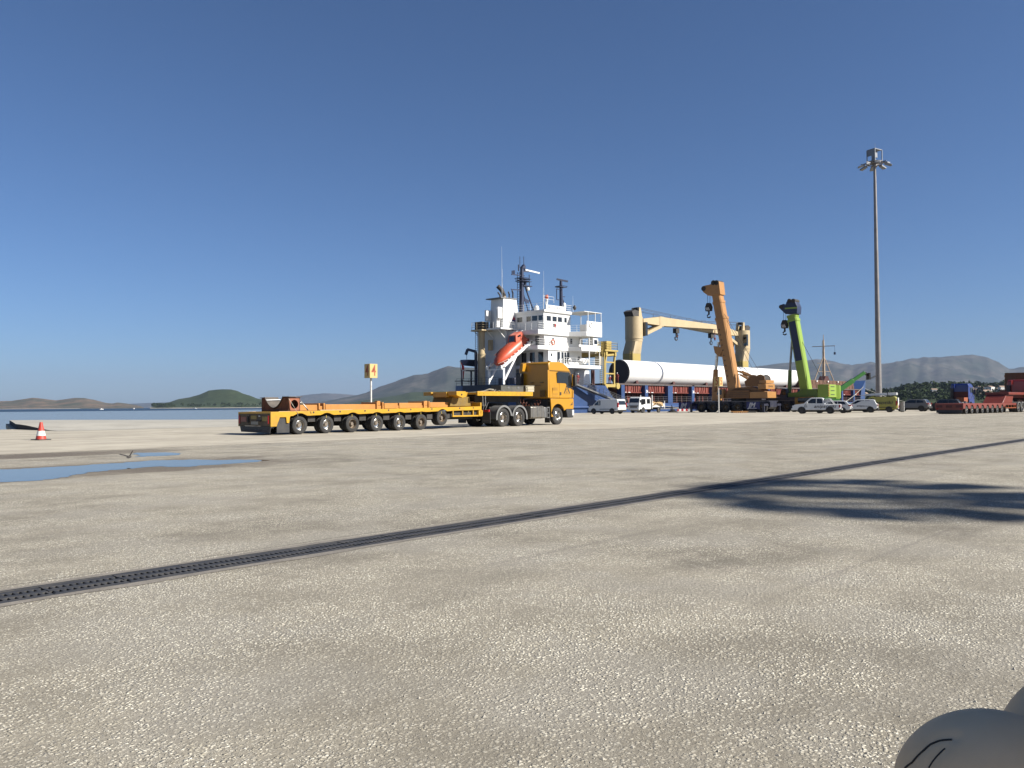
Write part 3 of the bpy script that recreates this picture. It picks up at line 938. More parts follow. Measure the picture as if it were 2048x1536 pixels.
def holed(y0, y1, m):
    mb = MB(OC)
    x0, x1, z0, z1, cx, cz, rr = -.165, .335, 1.062, 1.655, .085, 1.35, .20
    N = 32
    for yy in (y0, y1):
        out, inn = [], []
        for k in range(N):
            t = 2 * math.pi * (k + .5) / N
            c, s_ = math.cos(t), math.sin(t)
            q_ = min(((x1 - cx) / c if c > 0 else (x0 - cx) / c) if abs(c) > 1e-6 else 9, ((z1 - cz) / s_ if s_ > 0 else (z0 - cz) / s_) if abs(s_) > 1e-6 else 9)
            out.append((cx + c * q_, yy, cz + s_ * q_))
            inn.append((cx + c * rr, yy, cz + s_ * rr))
        mb.add(out + inn, [(k, (k + 1) % N, (k + 1) % N + N, k + N) for k in range(N)])
    a = [(cx + rr * math.cos(2 * math.pi * (k + .5) / N), y0, cz + rr * math.sin(2 * math.pi * (k + .5) / N)) for k in range(N)]
    mb.add(a + [(p[0], y1, p[2]) for p in a], [(k, (k + 1) % N, (k + 1) % N + N, k + N) for k in range(N)])
    return mb.build('end_plate', m, CR)
holed(.302, .33, SALMON)
holed(2.39, 2.418, RUST)
lin = [(y, z + .022) for y, z in pr[1:-1]]
mb = MB(OC)
ins = [(.22, 1.675)] + lin[1:-1] + [(2.5, 1.64)]
a = [(-.27, y, z) for y, z in ins]
b = [(.45, y, z) for y, z in ins]
n_ = len(a)
mb.add(a + b + [(p[0], p[1], p[2] + .025) for p in a + b], [(k, k + 1, n_ + k + 1, n_ + k) for k in range(n_ - 1)] + [(2 * n_ + k, 3 * n_ + k, 3 * n_ + k + 1, 2 * n_ + k + 1) for k in range(n_ - 1)] +
       [(k, 2 * n_ + k, 2 * n_ + k + 1, k + 1) for k in range(n_ - 1)] + [(n_ + k, n_ + k + 1, 3 * n_ + k + 1, 3 * n_ + k) for k in range(n_ - 1)] + [(0, n_, 3 * n_, 2 * n_), (n_ - 1, 3 * n_ - 1, 4 * n_ - 1, 2 * n_ - 1)])
mb.build('rubber_lining', MATSH, CR)
MB(OC).tube([(-.30, 1.95, 1.56), (-.28, 1.93, 1.55), (.1, 1.93, 1.56), (.46, 1.93, 1.57)], .022).build('rope', LETTERW, CR)
for pts in ([(-.24, .26, 1.60), (-.10, .10, 1.25), (.02, -.005, .98), (.03, -.008, .80)], [(.42, .28, 1.5), (.55, .12, 1.22), (.75, -.005, 1.0), (.76, -.01, .92)]):
    mb = MB(OC)
    for p, q in zip(pts, pts[1:]):
        mb.bar(p, q, .06, .008)
    mb.build('strap', STRAP, CR)
MB(OC).tube([(.40, .29, 1.42), (.52, .22, 1.33), (.62, .18, 1.20), (.66, .10, 1.08)], .03).build('chain', STEEL, CR)

# ------------------------------------------------------------------ yellow tractor
TK = thing('tractor_truck', 'yellow tractor unit with high roof cab coupled to the low-loader trailer', 'truck', tl(17.0, 1.275), TH)
OK_ = (17.0, 1.275, 0)
for x, y, sd, st, r in ((14.2, .17, -1, 'dish', .535), (14.2, .50, -1, 'dish', .535), (14.2, 2.38, 1, 'dish', .535), (14.2, 2.05, 1, 'dish', .535), (15.62, .17, -1, 'dish', .535), (15.62, .50, -1, 'dish', .535), (15.62, 2.38, 1, 'dish', .535), (15.62, 2.05, 1, 'dish', .535), (19.45, .19, -1, 'front', .535), (19.45, 2.36, 1, 'front', .535)):
    wheel(TK, x - OK_[0], y - OK_[1], r - .005, r, .31, sd, st, CHROME, 36)
mb = MB(OK_).box(13.0, 20.6, .82, 1.02, .72, 1.0).box(13.0, 20.6, 1.53, 1.73, .72, 1.0).box(13.0, 13.2, .6, 1.95, .6, 1.0)
for x in (14.2, 15.62, 19.45):
    mb.box(x - .13, x + .13, .35, 2.2, .42, .66)
mb.box(16.7, 18.4, .9, 1.65, .45, .95).box(13.9, 15.9, .85, 1.7, 1.0, 1.18)
mb.build('chassis', UNDER, TK)
MB(OK_).cyl((14.9, 1.275, 1.18), (14.9, 1.275, 1.36), .48, n=20).build('fifth_wheel', UNDER, TK)
def fender(x, y0, y1, r0, r1, a0, a1, name, m):
    a, N = [], 16
    pr = [(x + r0 * math.cos(R(t)), .535 + r0 * math.sin(R(t))) for t in [a0 + (a1 - a0) * k / N for k in range(N + 1)]]
    pr += [(x + r1 * math.cos(R(t)), .535 + r1 * math.sin(R(t))) for t in [a1 + (a0 - a1) * k / N for k in range(N + 1)]]
    return MB(OK_).prism(pr, 'y', y0, y1).build(name, m, TK, 40)
FEND = mat('grey_mudguard', (.085, .085, .085), .6, var=.2, dirt=.4, dirtcol=(.16, .14, .12))
for x in (14.2, 15.62):
    for y0, y1 in ((-.02, .68), (1.87, 2.57)):
        fender(x, y0, y1, .66, .69, -8 if x > 15 else 10, 188 if x < 15 else 172, 'mudguard', FEND)
        fender(x, -.035 if y0 < 1 else 2.55, .01 if y0 < 1 else 2.60, .60, .71, -12 if x > 15 else 8, 192 if x < 15 else 174, 'mudguard_lip', mat('grey_lip', (.15, .15, .148), .6, var=.15, dirt=.3))
for y0 in (.02, 1.90):
    fl = MB(OK_).box(13.02, 13.05, y0, y0 + .62, .22, .88).build('mudflap', BLACK, TK)
    text('MAN', fl, (13.01 - OK_[0], y0 + .31 - OK_[1], .36), FACE_MX, .15, mat('grey_lettering', (.11, .11, .11), .7), sx=1.5)
    MB(OK_).box(12.96, 13.05, y0 + .05, y0 + .55, .86, 1.0).build('tail_lamp', LAMP_RED, TK)
fl = MB(OK_).box(18.58, 18.61, .02, .42, .14, .62).build('mudflap', BLACK, TK)
# fuel tank and battery/step box
mb = MB(OK_)
prf = [(.03 + (.09 if i in (0, 7) or i in (3, 4) else 0) * 0, 0) for i in range(8)]
mb.prism([(.10, .42), (.56, .42), (.64, .50), (.64, 1.10), (.56, 1.18), (.10, 1.18), (.02, 1.10), (.02, .50)], 'x', 16.72, 18.02).build('fuel_tank', mat('alloy_tank', (.42, .39, .34), .36, .85, var=.15, scale=4, dirt=.45, dirtcol=(.16, .13, .1)), TK, bevel=.02)
for x in (16.95, 17.38, 17.8):
    MB(OK_).prism([(.09, .41), (.57, .41), (.65, .49), (.65, 1.11), (.57, 1.19), (.09, 1.19), (.01, 1.11), (.01, .49)], 'x', x - .03, x + .03).build('tank_strap', STEEL, TK)
MB(OK_).box(18.04, 18.30, .04, .6, .46, 1.10).build('air_box', STEEL, TK, bevel=.02)
mb = MB(OK_).box(18.32, 18.58, .03, .08, .44, .50).box(18.32, 18.58, .03, .5, .72, .77).box(18.32, 18.58, .03, .5, 1.05, 1.12).box(18.32, 18.36, .03, .5, .44, 1.12).box(18.54, 18.58, .03, .5, .44, 1.12).build('step_frame', STEEL, TK)
MB(OK_).cyl((18.44, .12, .92), (18.44, .45, .92), .10, n=14).cyl((18.44, .12, .62), (18.44, .45, .62), .08, n=14).build('filter_canister', STEEL, TK, 40)
MB(OK_).box(17.5, 18.0, 1.95, 2.5, .45, 1.15).box(16.4, 17.4, 1.95, 2.52, .42, 1.15).build('far_side_tank', STEEL, TK, bevel=.03)
# cab shell
side = [(18.62, 1.64), (18.58, 3.45), (18.60, 3.80), (18.72, 3.93), (19.85, 3.95), (20.25, 3.86), (20.58, 3.66), (20.80, 3.42), (20.86, 3.28), (21.03, 2.52), (21.07, 2.1), (21.09, 1.64)]
def tuck(z):
    return 0.03 if z < 3.4 else .03 + (z - 3.4) * .16
mb = MB(OK_)
ys = (0, .0)
L_ = [(x, .02 + tuck(z), z) for x, z in side]
L2 = [(x, 2.53 - tuck(z), z) for x, z in side]
mb.loft([L_, L2])
cab = mb.build('cab', CABY, TK, bevel=.07, seg=3)
# lower cab with wheel arch
arch = [(18.68, 1.635), (21.09, 1.635), (21.12, 1.2), (21.08, .97), (20.30, .97)]
for k in range(13):
    t = R(22) + (R(170) - R(22)) * k / 12
    arch.append((19.45 + .70 * math.cos(t), .60 + .70 * math.sin(t)))
arch += [(18.98, .50), (18.74, .50), (18.72, 1.25)]
MB(OK_).prism(arch, 'y', .015, .10).build('lower_side_panel', CABY, TK, bevel=.02)
MB(OK_).prism(arch, 'y', 2.45, 2.535).build('lower_side_panel', CABY, TK, bevel=.02)
MB(OK_).box(20.35, 21.10, .105, 2.445, .98, 1.63).build('front_panel', CABY, TK, bevel=.03)
MB(OK_).box(18.75, 20.3, .30, 2.25, 1.15, 1.63).build('floor_pan', UNDER, TK)
MB(OK_).prism([(20.32, .95), (21.10, .95), (21.14, .70), (21.05, .42), (20.45, .42)], 'y', .03, 2.52).build('bumper', BLACK, TK, bevel=.04)
MB(OK_).box(20.95, 21.16, .02, .14, .55, .92).build('fog_lamp', LAMP_CLR, TK, bevel=.02)
# glazing and seams
win = [(19.42, 2.62), (19.40, 3.26), (19.55, 3.32), (20.72, 3.32), (20.80, 3.18), (20.93, 2.56), (20.90, 2.30), (20.55, 2.30), (20.30, 2.60)]
def side_shape(pts, name, m, parent=None, d=.006, lift=0.):
    o = None
    for sgn in (0, 1):
        mb = MB(OK_)
        if sgn == 0:
            mb.prism(pts, 'y', .048 - d - lift, .075)
        else:
            mb.prism(pts, 'y', 2.475, 2.502 + d + lift)
        o = mb.build(name, m, parent or TK)
    return o
side_shape(win, 'door_window', GLASS, cab)
SEAM = mat('panel_seam', (.16, .085, .01), .6, var=.1)
side_shape([(18.62, 3.375), (20.80, 3.375), (20.80, 3.395), (18.62, 3.395)], 'roof_seam', SEAM, cab, .004)
side_shape([(19.62, 1.66), (19.632, 1.66), (19.632, 2.60), (19.62, 2.60)], 'door_seam', SEAM, cab, .003)
side_shape([(18.92, 1.74), (18.93, 1.74), (18.93, 2.30), (18.92, 2.30)], 'locker_seam', SEAM, cab, .003)
side_shape([(18.92, 1.74), (19.5, 1.74), (19.5, 1.75), (18.92, 1.75)], 'locker_seam', SEAM, cab, .003)
side_shape([(18.92, 2.29), (19.5, 2.29), (19.5, 2.30), (18.92, 2.30)], 'locker_seam', SEAM, cab, .003)
for z in (1.86, 1.93, 2.16, 2.22):
    side_shape([(18.97, z), (19.47, z), (19.47, z + .012), (18.97, z + .012)], 'louver_line', SEAM, cab, .003)
side_shape([(19.66, 1.85), (19.80, 1.85), (19.82, 1.94), (19.80, 2.04), (19.68, 2.04)], 'door_handle', BLACK, cab, .02)
side_shape([(20.62, 1.66), (21.06, 1.66), (21.06, 1.64), (20.62, 1.64)], 'door_seam', SEAM, cab, .003)
# road emblem on the door: two converging black shapes with a dashed centre line, a dash of text under it
for pts in ([(20.10, 1.98), (20.20, 1.98), (20.40, 2.34), (20.32, 2.34)], [(20.76, 1.98), (20.66, 1.98), (20.46, 2.34), (20.54, 2.34)], [(20.41, 2.36), (20.45, 2.36), (20.44, 2.44), (20.42, 2.44)], [(20.40, 2.16), (20.45, 2.16), (20.445, 2.25), (20.405, 2.25)], [(20.39, 1.99), (20.46, 1.99), (20.455, 2.10), (20.395, 2.10)], [(20.30, 2.36), (20.38, 2.36), (20.41, 2.46), (20.37, 2.46)], [(20.56, 2.36), (20.48, 2.36), (20.45, 2.46), (20.49, 2.46)], [(20.06, 1.93), (20.80, 1.93), (20.80, 1.945), (20.06, 1.945)]):
    side_shape(pts, 'door_emblem', LETTER, cab, .007)
for pts in ([(20.72, 1.22), (20.86, 1.30), (20.98, 1.44), (20.95, 1.30), (20.99, 1.22), (20.90, 1.25), (20.84, 1.20)],):
    MB(OK_).prism(pts, 'y', .006, .02).build('lion_emblem', LETTER, TK)
# windscreen, visor, grille, headlamps
def fquad(pts, name, m, th=.02):
    mb = MB(OK_)
    a = [Vector(p) for p in pts]
    nrm = (a[1] - a[0]).cross(a[2] - a[0]).normalized()
    if nrm.x < 0:
        nrm = -nrm
    mb.loft([[p - nrm * .03 for p in a], [p + nrm * th for p in a]])
    return mb.build(name, m, cab)
fquad([(21.015, .22, 2.58), (21.015, 2.33, 2.58), (20.875, 2.24, 3.22), (20.875, .31, 3.22)], 'windscreen', GLASS)
fquad([(21.085, .35, 1.75), (21.085, 2.2, 1.75), (21.06, 2.2, 2.25), (21.06, .35, 2.25)], 'grille', BLACK)
for y0 in (.10, 2.05):
    MB(OK_).box(21.02, 21.13, y0, y0 + .38, 1.02, 1.32).build('headlamp', LAMP_CLR, TK, bevel=.02)
MB(OK_).box(20.98, 21.10, .005, .05, 1.68, 2.18).build('corner_deflector', CABY, TK, bevel=.015)
# mirrors
for y0, y1 in ((-.24, .0), (2.55, 2.79)):
    m_ = MB(OK_).box(20.93, 21.12, y0, y1, 2.42, 3.12).build('mirror', BLACK, TK, bevel=.04, seg=3)
    MB(OK_).bar((20.9, .12 if y0 < 1 else 2.43, 3.18), (21.02, (y0 + y1) / 2, 3.10), .05, .05).bar((20.95, .12 if y0 < 1 else 2.43, 2.36), (21.02, (y0 + y1) / 2, 2.45), .05, .05).build('mirror_arm', BLACK, m_)
    MB(OK_).box(20.87, 20.925, y0 - .01 if y0 > 1 else y1 - .07, y0 + .06 if y0 > 1 else y1 - .0, 2.44, 3.2).build('mirror_cap', CABY, m_, bevel=.01)
# back of the cab: intake stack, deflector fins, roof lamps, hoses
MB(OK_).box(18.22, 18.56, 2.05, 2.45, 1.2, 3.25).build('air_intake', BLACK, TK, bevel=.04)
MB(OK_).prism([(18.18, 3.36), (18.57, 3.36), (18.57, 3.88), (18.26, 3.84)], 'y', 1.86, 1.90).build('side_deflector', CABY, TK, bevel=.008)
MB(OK_).prism([(18.45, 1.7), (18.6, 1.7), (18.6, 3.4), (18.45, 3.4)], 'y', .05, .085).build('side_deflector', CABY, TK, bevel=.008)
MB(OK_).box(18.545, 18.575, .35, .75, 1.75, 2.15).box(18.545, 18.575, .7, 1.9, 2.45, 2.48).box(18.53, 18.57, .5, .75, 2.6, 2.66).box(18.53, 18.57, 1.25, 1.5, 2.6, 2.66).build('rear_fitting', SEAM, TK)
HOSE = mat('red_air_hose', (.16, .045, .02), .6, var=.2)
for k, y in enumerate((.6, .85, 1.1)):
    pts = [(18.5, y, 1.55)]
    for i in range(40):
        t = i / 39
        pts.append((18.4 - 1.6 * t, y + .09 * math.cos(i * 1.15), 1.50 - .55 * math.sin(math.pi * t) * .8 + .09 * math.sin(i * 1.15)))
    MB(OK_).tube(pts, .017, 5).build('air_hose', HOSE if k < 2 else BLACK, TK)
MB(OK_).box(19.2, 19.35, .5, .62, 3.95, 4.03).box(19.2, 19.35, 1.9, 2.02, 3.95, 4.03).build('roof_beacon_base', BLACK, TK)

# ------------------------------------------------------------------ boxes lying on the gooseneck
DKB = mat('dark_steel_box', (.06, .06, .05), .6, var=.25, dirt=.4)
CRM = mat('cream_box', (.56, .50, .36), .6, var=.1, dirt=.35)
o = thing('tool_chest', 'long dark grey steel chest lying on the gooseneck of the trailer', 'chest', tl(15.5, .8, 1.966), TH)
OB = (15.5, .8, 1.966)
MB(OB).box(14.45, 16.52, .42, 1.2, 1.97, 2.36).build('body', DKB, o, bevel=.012)
MB(OB).box(14.43, 16.54, .40, 1.22, 2.362, 2.40).build('lid', DKB, o, bevel=.01)
MB(OB).box(15.0, 15.2, .40, .42, 2.22, 2.34).box(15.9, 16.1, .40, .42, 2.22, 2.34).build('latch', STEEL, o)
o = thing('storage_box', 'cream storage box standing behind the cab on the gooseneck', 'box', tl(17.0, .8, 1.966), TH)
OB = (17.0, .8, 1.966)
MB(OB).box(16.58, 16.815, .30, 1.2, 1.97, 2.37).box(16.58, 17.40, .30, 1.2, 2.04, 2.37).build('body', CRM, o, bevel=.012)
MB(OB).box(16.56, 17.42, .28, 1.22, 2.372, 2.41).build('lid', CRM, o, bevel=.01)
MB(OB).box(16.57, 17.41, .285, .30, 2.20, 2.22).build('rib', CRM, o)
o = thing('lifting_chain', 'pale heap of chain and sling hanging over the gooseneck edge', 'chain', tl(14.0, .5, 1.966), TH)
OB = (14.0, .5, 1.966)
mb = MB(OB)
for k in range(16):
    t = k / 15
    c = Vector((13.6 + .9 * t, .55 - .5 * t, 2.13 - .16 * t + .05 * math.sin(k * 1.7)))
    if t > .93:
        c.z -= .05
    mb.tube([c + Vector((.05 * math.cos(a), .0 if k % 2 else .05 * math.sin(a), .05 * math.sin(a) if k % 2 else 0)) for a in [i * .9 for i in range(8)]], .014, 5)
mb.build('links', mat('galvanised', (.42, .40, .35), .5, .5, var=.2), o)
MB(OB).tube([(13.2, 1.2, 1.99), (13.5, .9, 2.05), (13.7, .7, 2.16), (13.9, .55, 2.14), (14.05, .6, 2.02)], .05, 7).build('sling', STRAP, o)

# ------------------------------------------------------------------ berth signs: two boards set at an angle on a painted post
SIGNY = mat('sign_cream', (.72, .52, .20), .6, var=.06, dirt=.18, dirtcol=(.4, .27, .12))
SIGNR = mat('sign_red_number', (.42, .085, .03), .6, var=.15, scale=8, dirt=.3, dirtcol=(.5, .3, .12))
POSTW = mat('flaking_white_post', (.60, .58, .54), .7, var=.1, dirt=.65, dirtcol=(.16, .13, .11), dscale=4)
def berth_sign(num, loc, h, bw, bh, label, rz, hd):
    t = thing('berth_sign', label, 'sign', loc, rz)
    MB().cyl((0, 0, 0), (0, 0, h - bh), .085, n=14).build('post', POSTW, t, 40)
    MB().cyl((0, 0, h - bh - .02), (0, 0, h - .05), .06, n=12).box(-.22, .22, -.22, .22, 0, .03).build('post_top', STEEL, t)
    # a triangular case: two lettered boards meeting at the front corner
    for k, a in enumerate((R(0), R(90))):
        b = MB().box(.0, bw, -.02, .02, h - bh, h).build('board', SIGNY, t, bevel=.012)
        b.rotation_euler = (0, 0, a)
        b.location = (-bw * .5, -bw * .5, 0)
        sgn = -1 if k == 0 else 1
        tx = text(num, b, (bw / 2, sgn * .024, h - bh / 2), FACE_MY if k == 0 else FACE_PY, bh * 1.12, SIGNR, sx=.72, bold=.012)
    bk = MB().prism([(-bw / 2 + .02, -bw / 2 + .02), (bw / 2, -bw / 2 + .02), (-bw / 2 + .02, bw / 2)], 'z', h - bh + .03, h - .03).build('case', SIGNY, t)
    return t
berth_sign('4', (46.15, 60.5, 0), 5.05, .82, 1.28, 'cream berth sign numbered four on a flaking white post', R(-2), 0)
berth_sign('5', (101.9, 56.5, 0), 4.9, .82, 1.28, 'cream berth sign numbered five standing before the orange crane', R(-2), 0)

# ------------------------------------------------------------------ traffic cone
c = thing('traffic_cone', 'worn red traffic cone with one white band on the quay', 'cone', (11.21, 35.79, 0), .3)
CONE = mat('cone_red', (.62, .06, .035), .5, var=.08, dirt=.2, dirtcol=(.3, .08, .06))
MB().box(-.26, .26, -.26, .26, 0, .035).build('base', BLACK, c, bevel=.012)
MB().lathe([(.03, .19), (.06, .185), (.62, .065), (.70, .052), (.70, .035)], (0, 0, 0), (0, 0, 1), 28).build('body', CONE, c, 40)
MB().lathe([(.17, .166), (.36, .125)], (0, 0, 0), (0, 0, 1), 28).build('band', mat('cone_band', (.72, .70, .66), .5, var=.08, dirt=.3), c, 40)

# ------------------------------------------------------------------ small bird skimming the puddle
BIRD = mat('dark_plumage', (.035, .03, .028), .7, var=.3)
bm = MB()
prof = [(-.075, .004), (-.06, .010), (-.03, .022), (.0, .027), (.03, .024), (.05, .018), (.062, .019), (.075, .014), (.088, .004), (.098, .001)]
bm.lathe(prof, (0, 0, 0), (1, 0, 0), 12)
for sgn in (-1, 1):
    for dz in (0, .004):
        bm.add([(.035, sgn * .015, .012 + dz), (-.02, sgn * .015, .012 + dz), (-.035, sgn * .075, .055 + dz), (.02, sgn * .075, .06 + dz), (-.055, sgn * .15, .10 + dz), (-.02, sgn * .155, .11 + dz)], [(0, 1, 2, 3), (3, 2, 4, 5)])
for sgn in (-1, 1):
    bm.add([(-.06, 0, .004), (-.06, sgn * .012, .004), (-.14, sgn * .03, .008), (-.11, 0, .006)], [(0, 1, 2, 3)])
b = bm.build('swallow', BIRD, None, 50)
b.location = (7.75, 19.0, .14)
b.rotation_euler = (R(-14), R(-6), R(35))
b.scale = (1.1, 1.1, 1.1)
tag(b, 'small dark bird flying low over the long puddle', 'bird')

# ------------------------------------------------------------------ cargo ship alongside the quay
HULL = mat('hull_blue', (.022, .055, .155), .45, var=.14, scale=.25, dirt=.25, dirtcol=(.03, .045, .08), dscale=.35)
HULLD = mat('hull_navy', (.010, .013, .028), .5, var=.15, scale=.3, dirt=.2, dirtcol=(.03, .03, .035))
SHW = mat('ship_white', (.78, .775, .75), .45, var=.03, scale=.4, dirt=.16, dirtcol=(.42, .36, .29), dscale=.5)
SHG = mat('deck_grey', (.16, .165, .17), .7, var=.15)
OXR = mat('red_oxide', (.19, .035, .022), .65, var=.2, scale=.6, dirt=.35, dirtcol=(.06, .02, .016))
OXD = mat('dark_red_recess', (.055, .014, .012), .8, var=.25, scale=.8, dirt=.3)
CRY = mat('crane_cream', (.64, .50, .29), .5, var=.06, scale=.4, dirt=.2, dirtcol=(.32, .22, .10), dscale=.6)
GYL = mat('gantry_yellow', (.56, .42, .12), .5, var=.08, scale=.8, dirt=.25, dirtcol=(.26, .17, .06))
NAVY = mat('mast_navy', (.012, .018, .045), .5, var=.2)
BOATR = mat('lifeboat_orange', (.74, .115, .045), .42, var=.06, scale=1.2, dirt=.2, dirtcol=(.32, .07, .04))
WIRE = mat('dark_wire', (.03, .03, .03), .6, var=.1)
HAT = mat('hatch_dark', (.07, .05, .045), .8, var=.3, dirt=.4)
SOOT = mat('sooty_pipe', (.035, .028, .024), .7, .2, var=.4, scale=1.5)
LB = mat('lifebuoy_orange', (.70, .12, .03), .5, var=.05)
US, VS, VP_ = 85.6, 77.5, 92.9
VC = (VS + VP_) / 2
OS = (US, VC, -2.2)
SH = thing('cargo_ship', 'blue heavy-lift cargo ship with white superstructure moored along the quay', 'ship', OS)
def B(*a):
    return MB(OS).box(*a)
def part(mb, name, m, bevel=0, smooth=None, parent=None):
    return mb.build(name, m, parent or SH, smooth, bevel)
stb = [(US, 80.2), (US + .6, 78.3), (US + 3, VS)]
prt = [(US + 3, VP_), (US + .6, VP_ - .8), (US, VP_ - 2.7)]
bow = [(206, VS), (214, 78.4), (221, 80.4), (227, 83.0), (231, VC), (227, 2 * VC - 83.0), (221, 2 * VC - 80.4), (214, 2 * VC - 78.4), (206, VP_)]
hull = part(MB(OS).prism(stb + bow + prt, 'z', -3.4, 1.4), 'hull', HULL)
upper = MB(OS).prism(stb + [(103.7, VS), (103.7, VP_)] + prt, 'z', 1.402, 4.2)
part(upper, 'aft_hull', HULL)
part(MB(OS).box(US - .03, US - .002, 80.6, VP_ - 3.0, .2, 4.19), 'transom_shade_plate', HULLD)  # dark sheet over the blue stern: its shade put in as colour
for v0, v1 in ((VS, VS + .3), (VP_ - .3, VP_)):
    part(MB(OS).prism([(103.702, 1.402), (103.702, 4.2), (104.6, 4.15), (106.4, 2.35), (108.9, 1.402)], 'y', v0, v1), 'bulwark', HULL)
part(MB(OS).tube([(90, VS - .02, .85), (104, VS - .02, .8), (150, VS - .02, .8), (206, VS - .02, .8)], .24, 10), 'rubbing_strake', HULL, smooth=60)
fb = [(212, 78.1), (221, 80.2), (228, 83.2), (232.5, VC), (228, 2 * VC - 83.2), (221, 2 * VC - 80.2), (212, 2 * VC - 78.1)]
lo = [(p[0], p[1], 1.402) for p in fb]
hi = [(p[0] + .6 * (i in (2, 3, 4)), VC + (p[1] - VC) * 1.05, 7.0 if 0 < i < 6 else 4.5) for i, p in enumerate(fb)]
part(MB(OS).loft([lo, hi]), 'forecastle', HULL)
part(B(103.7, 212, VS + .3, VP_ - .3, 1.403, 1.44), 'side_deck', OXD)
part(B(105, 212, VS + 2.6, VP_ - 2.6, 1.45, 4.36), 'hold_coaming', OXD)
part(B(106.8, 213, VS + .5, VP_ - .5, 4.362, 4.62), 'hatch_cover', HAT)
for u in (113.5, 118.6, 124.0, 131.8, 140.5, 149.7, 158, 166.8):   # pale edge plates of the hatch covers
    part(B(u, u + 4.3, VS + .46, VS + .495, 4.42, 4.52), 'hatch_edge', STEEL)
posts = [109.2, 115.9, 123.2, 130.7, 138.0, 145.4, 153.0, 160.6, 168.6, 176.4, 184.0, 191.6, 199.2, 206.6]
for i, u in enumerate(posts):
    w = .45 if i != 2 else .75
    o = part(B(u - w, u + w, VS + .01, VS + .9, 1.441, 4.355), 'side_post', HULL)
    part(B(u - w * .55, u + w * .55, VS + .002, VS + .012, 1.6, 4.2), 'post_face', HULL, parent=o)
    if i in (1, 3, 7):
        text('24' if i == 1 else '20', o, (u + .1 - OS[0], VS - .004 - OS[1], 3.35 - OS[2]), FACE_MY, .62, LETTERW, 'frame_number', sx=.9, bold=.02)
rnd = random.Random(21)
ends = [108.9] + posts + [212]
for i, (a, b) in enumerate(zip(ends, ends[1:])):
    a, b = a + .55, b - .55
    if b - a < 1:
        continue
    cp = part(B(a, b, VS + .75, VS + .80, 3.25, 4.34), 'coaming_panel', OXR)
    mb = MB(OS)
    x = a + .2
    while x < b - .2:
        if rnd.random() < .72:
            mb.box(x, x + .09, VS + .62, VS + .748, 3.28, 4.3)
        else:
            mb.bar((x, VS + .68, 3.3), (x + .45, VS + .68, 4.3), .1, .1)
        x += rnd.uniform(.45, 1.0)
    part(mb, 'stiffener', OXR, parent=cp)['kind'] = 'stuff'
    part(B(a, b, VS + .55, VS + .80, 3.10, 3.22), 'longitudinal', OXR)
    part(B(a + .8, a + 1.05, VS + .50, VS + .55, 3.14, 3.26), 'deck_lamp', LETTERW)
    part(B(a + 1.6, a + 2.2, VS + .50, VS + .55, 3.14, 3.24), 'deck_lamp', LETTERW)
    mb = MB(OS)
    for k in range(3):
        x = a + (b - a) * (k + rnd.uniform(.2, .8)) / 3
        mb.box(x, x + .12, VS + 1.2, VS + 1.35, 1.44, 3.1)
    part(mb, 'vent_pipe', OXR)['kind'] = 'stuff'
    for k in range(2):
        x = a + rnd.uniform(.3, max(.4, b - a - 1.6))
        h = rnd.uniform(.7, 1.5)
        part(B(x, x + rnd.uniform(.5, .9), VS + 1.6, VS + 2.3, 1.441, 1.44 + h), 'deck_locker', OXR, bevel=.03)
    if i == 1:
        part(B(a + .2, a + .75, VS + .9, VS + 1.15, 2.2, 2.95), 'fire_cabinet', mat('signal_red', (.6, .02, .02), .4, var=.05))
    mb = MB(OS).rail([(a, VS + .12, 1.44), (b, VS + .12, 1.44)], 1.05, 3, .018, 1.6)
    part(mb, 'side_rail', mat('rail_grey', (.22, .2, .2), .6, var=.1))
# superstructure: decks with fascias, houses between them
def slab(pts, z0, z1, name='deck'):
    return part(MB(OS).prism(pts, 'z', z0, z1), name, SHW, bevel=.02)
part(B(94.6, 103.6, 80.6, 91, 4.202, 6.75), 'deck_house', SHW)
slab([(93.0, 78.0), (104.0, 78.0), (104.0, 92.4), (93.0, 92.4)], 6.752, 7.26)
# bulwark fascia of the A deck
h2 = part(B(94.0, 102.0, 80.2, 91, 7.262, 9.448), 'deck_house', SHW)
slab([(91.4, 80.0), (98.4, 80.0), (99.2, 78.0), (104.0, 78.0), (104.0, 91.5), (91.4, 91.5)], 9.45, 10.02)
slab([(98.6, 78.0), (104.0, 78.0), (104.0, 78.12), (98.6, 78.12)], 10.022, 10.34, 'bulwark_plate')
h3 = part(B(93.2, 101.8, 80.3, 91, 10.022, 11.70), 'deck_house', SHW)
part(MB(OS).prism([(101.4, 10.03), (102.2, 10.03), (101.95, 11.69), (101.6, 11.69)], 'y', 80.0, 80.25), 'wing_bracket', SHW)
slab([(91.5, 80.0), (98.6, 80.0), (100.1, 77.7), (104.0, 77.7), (104.0, 93), (100.1, 93), (98.6, 91.5), (91.5, 91.5)], 11.702, 12.40)
br = part(B(93.1, 99.4, 80.3, 91.0, 12.402, 15.10), 'bridge_house', SHW, bevel=.04)
part(MB(OS).prism([(93.0, 15.102), (99.9, 15.102), (99.4, 15.55), (93.0, 15.42)], 'y', 80.05, 91.2), 'bridge_roof', SHW)
part(MB(OS).prism([(99.402, 12.402), (100.6, 12.402), (101.9, 15.0), (99.402, 15.1)], 'y', 82.2, 90.0), 'bridge_front', mat('pale_green_shade', (.62, .66, .58), .5, var=.04))
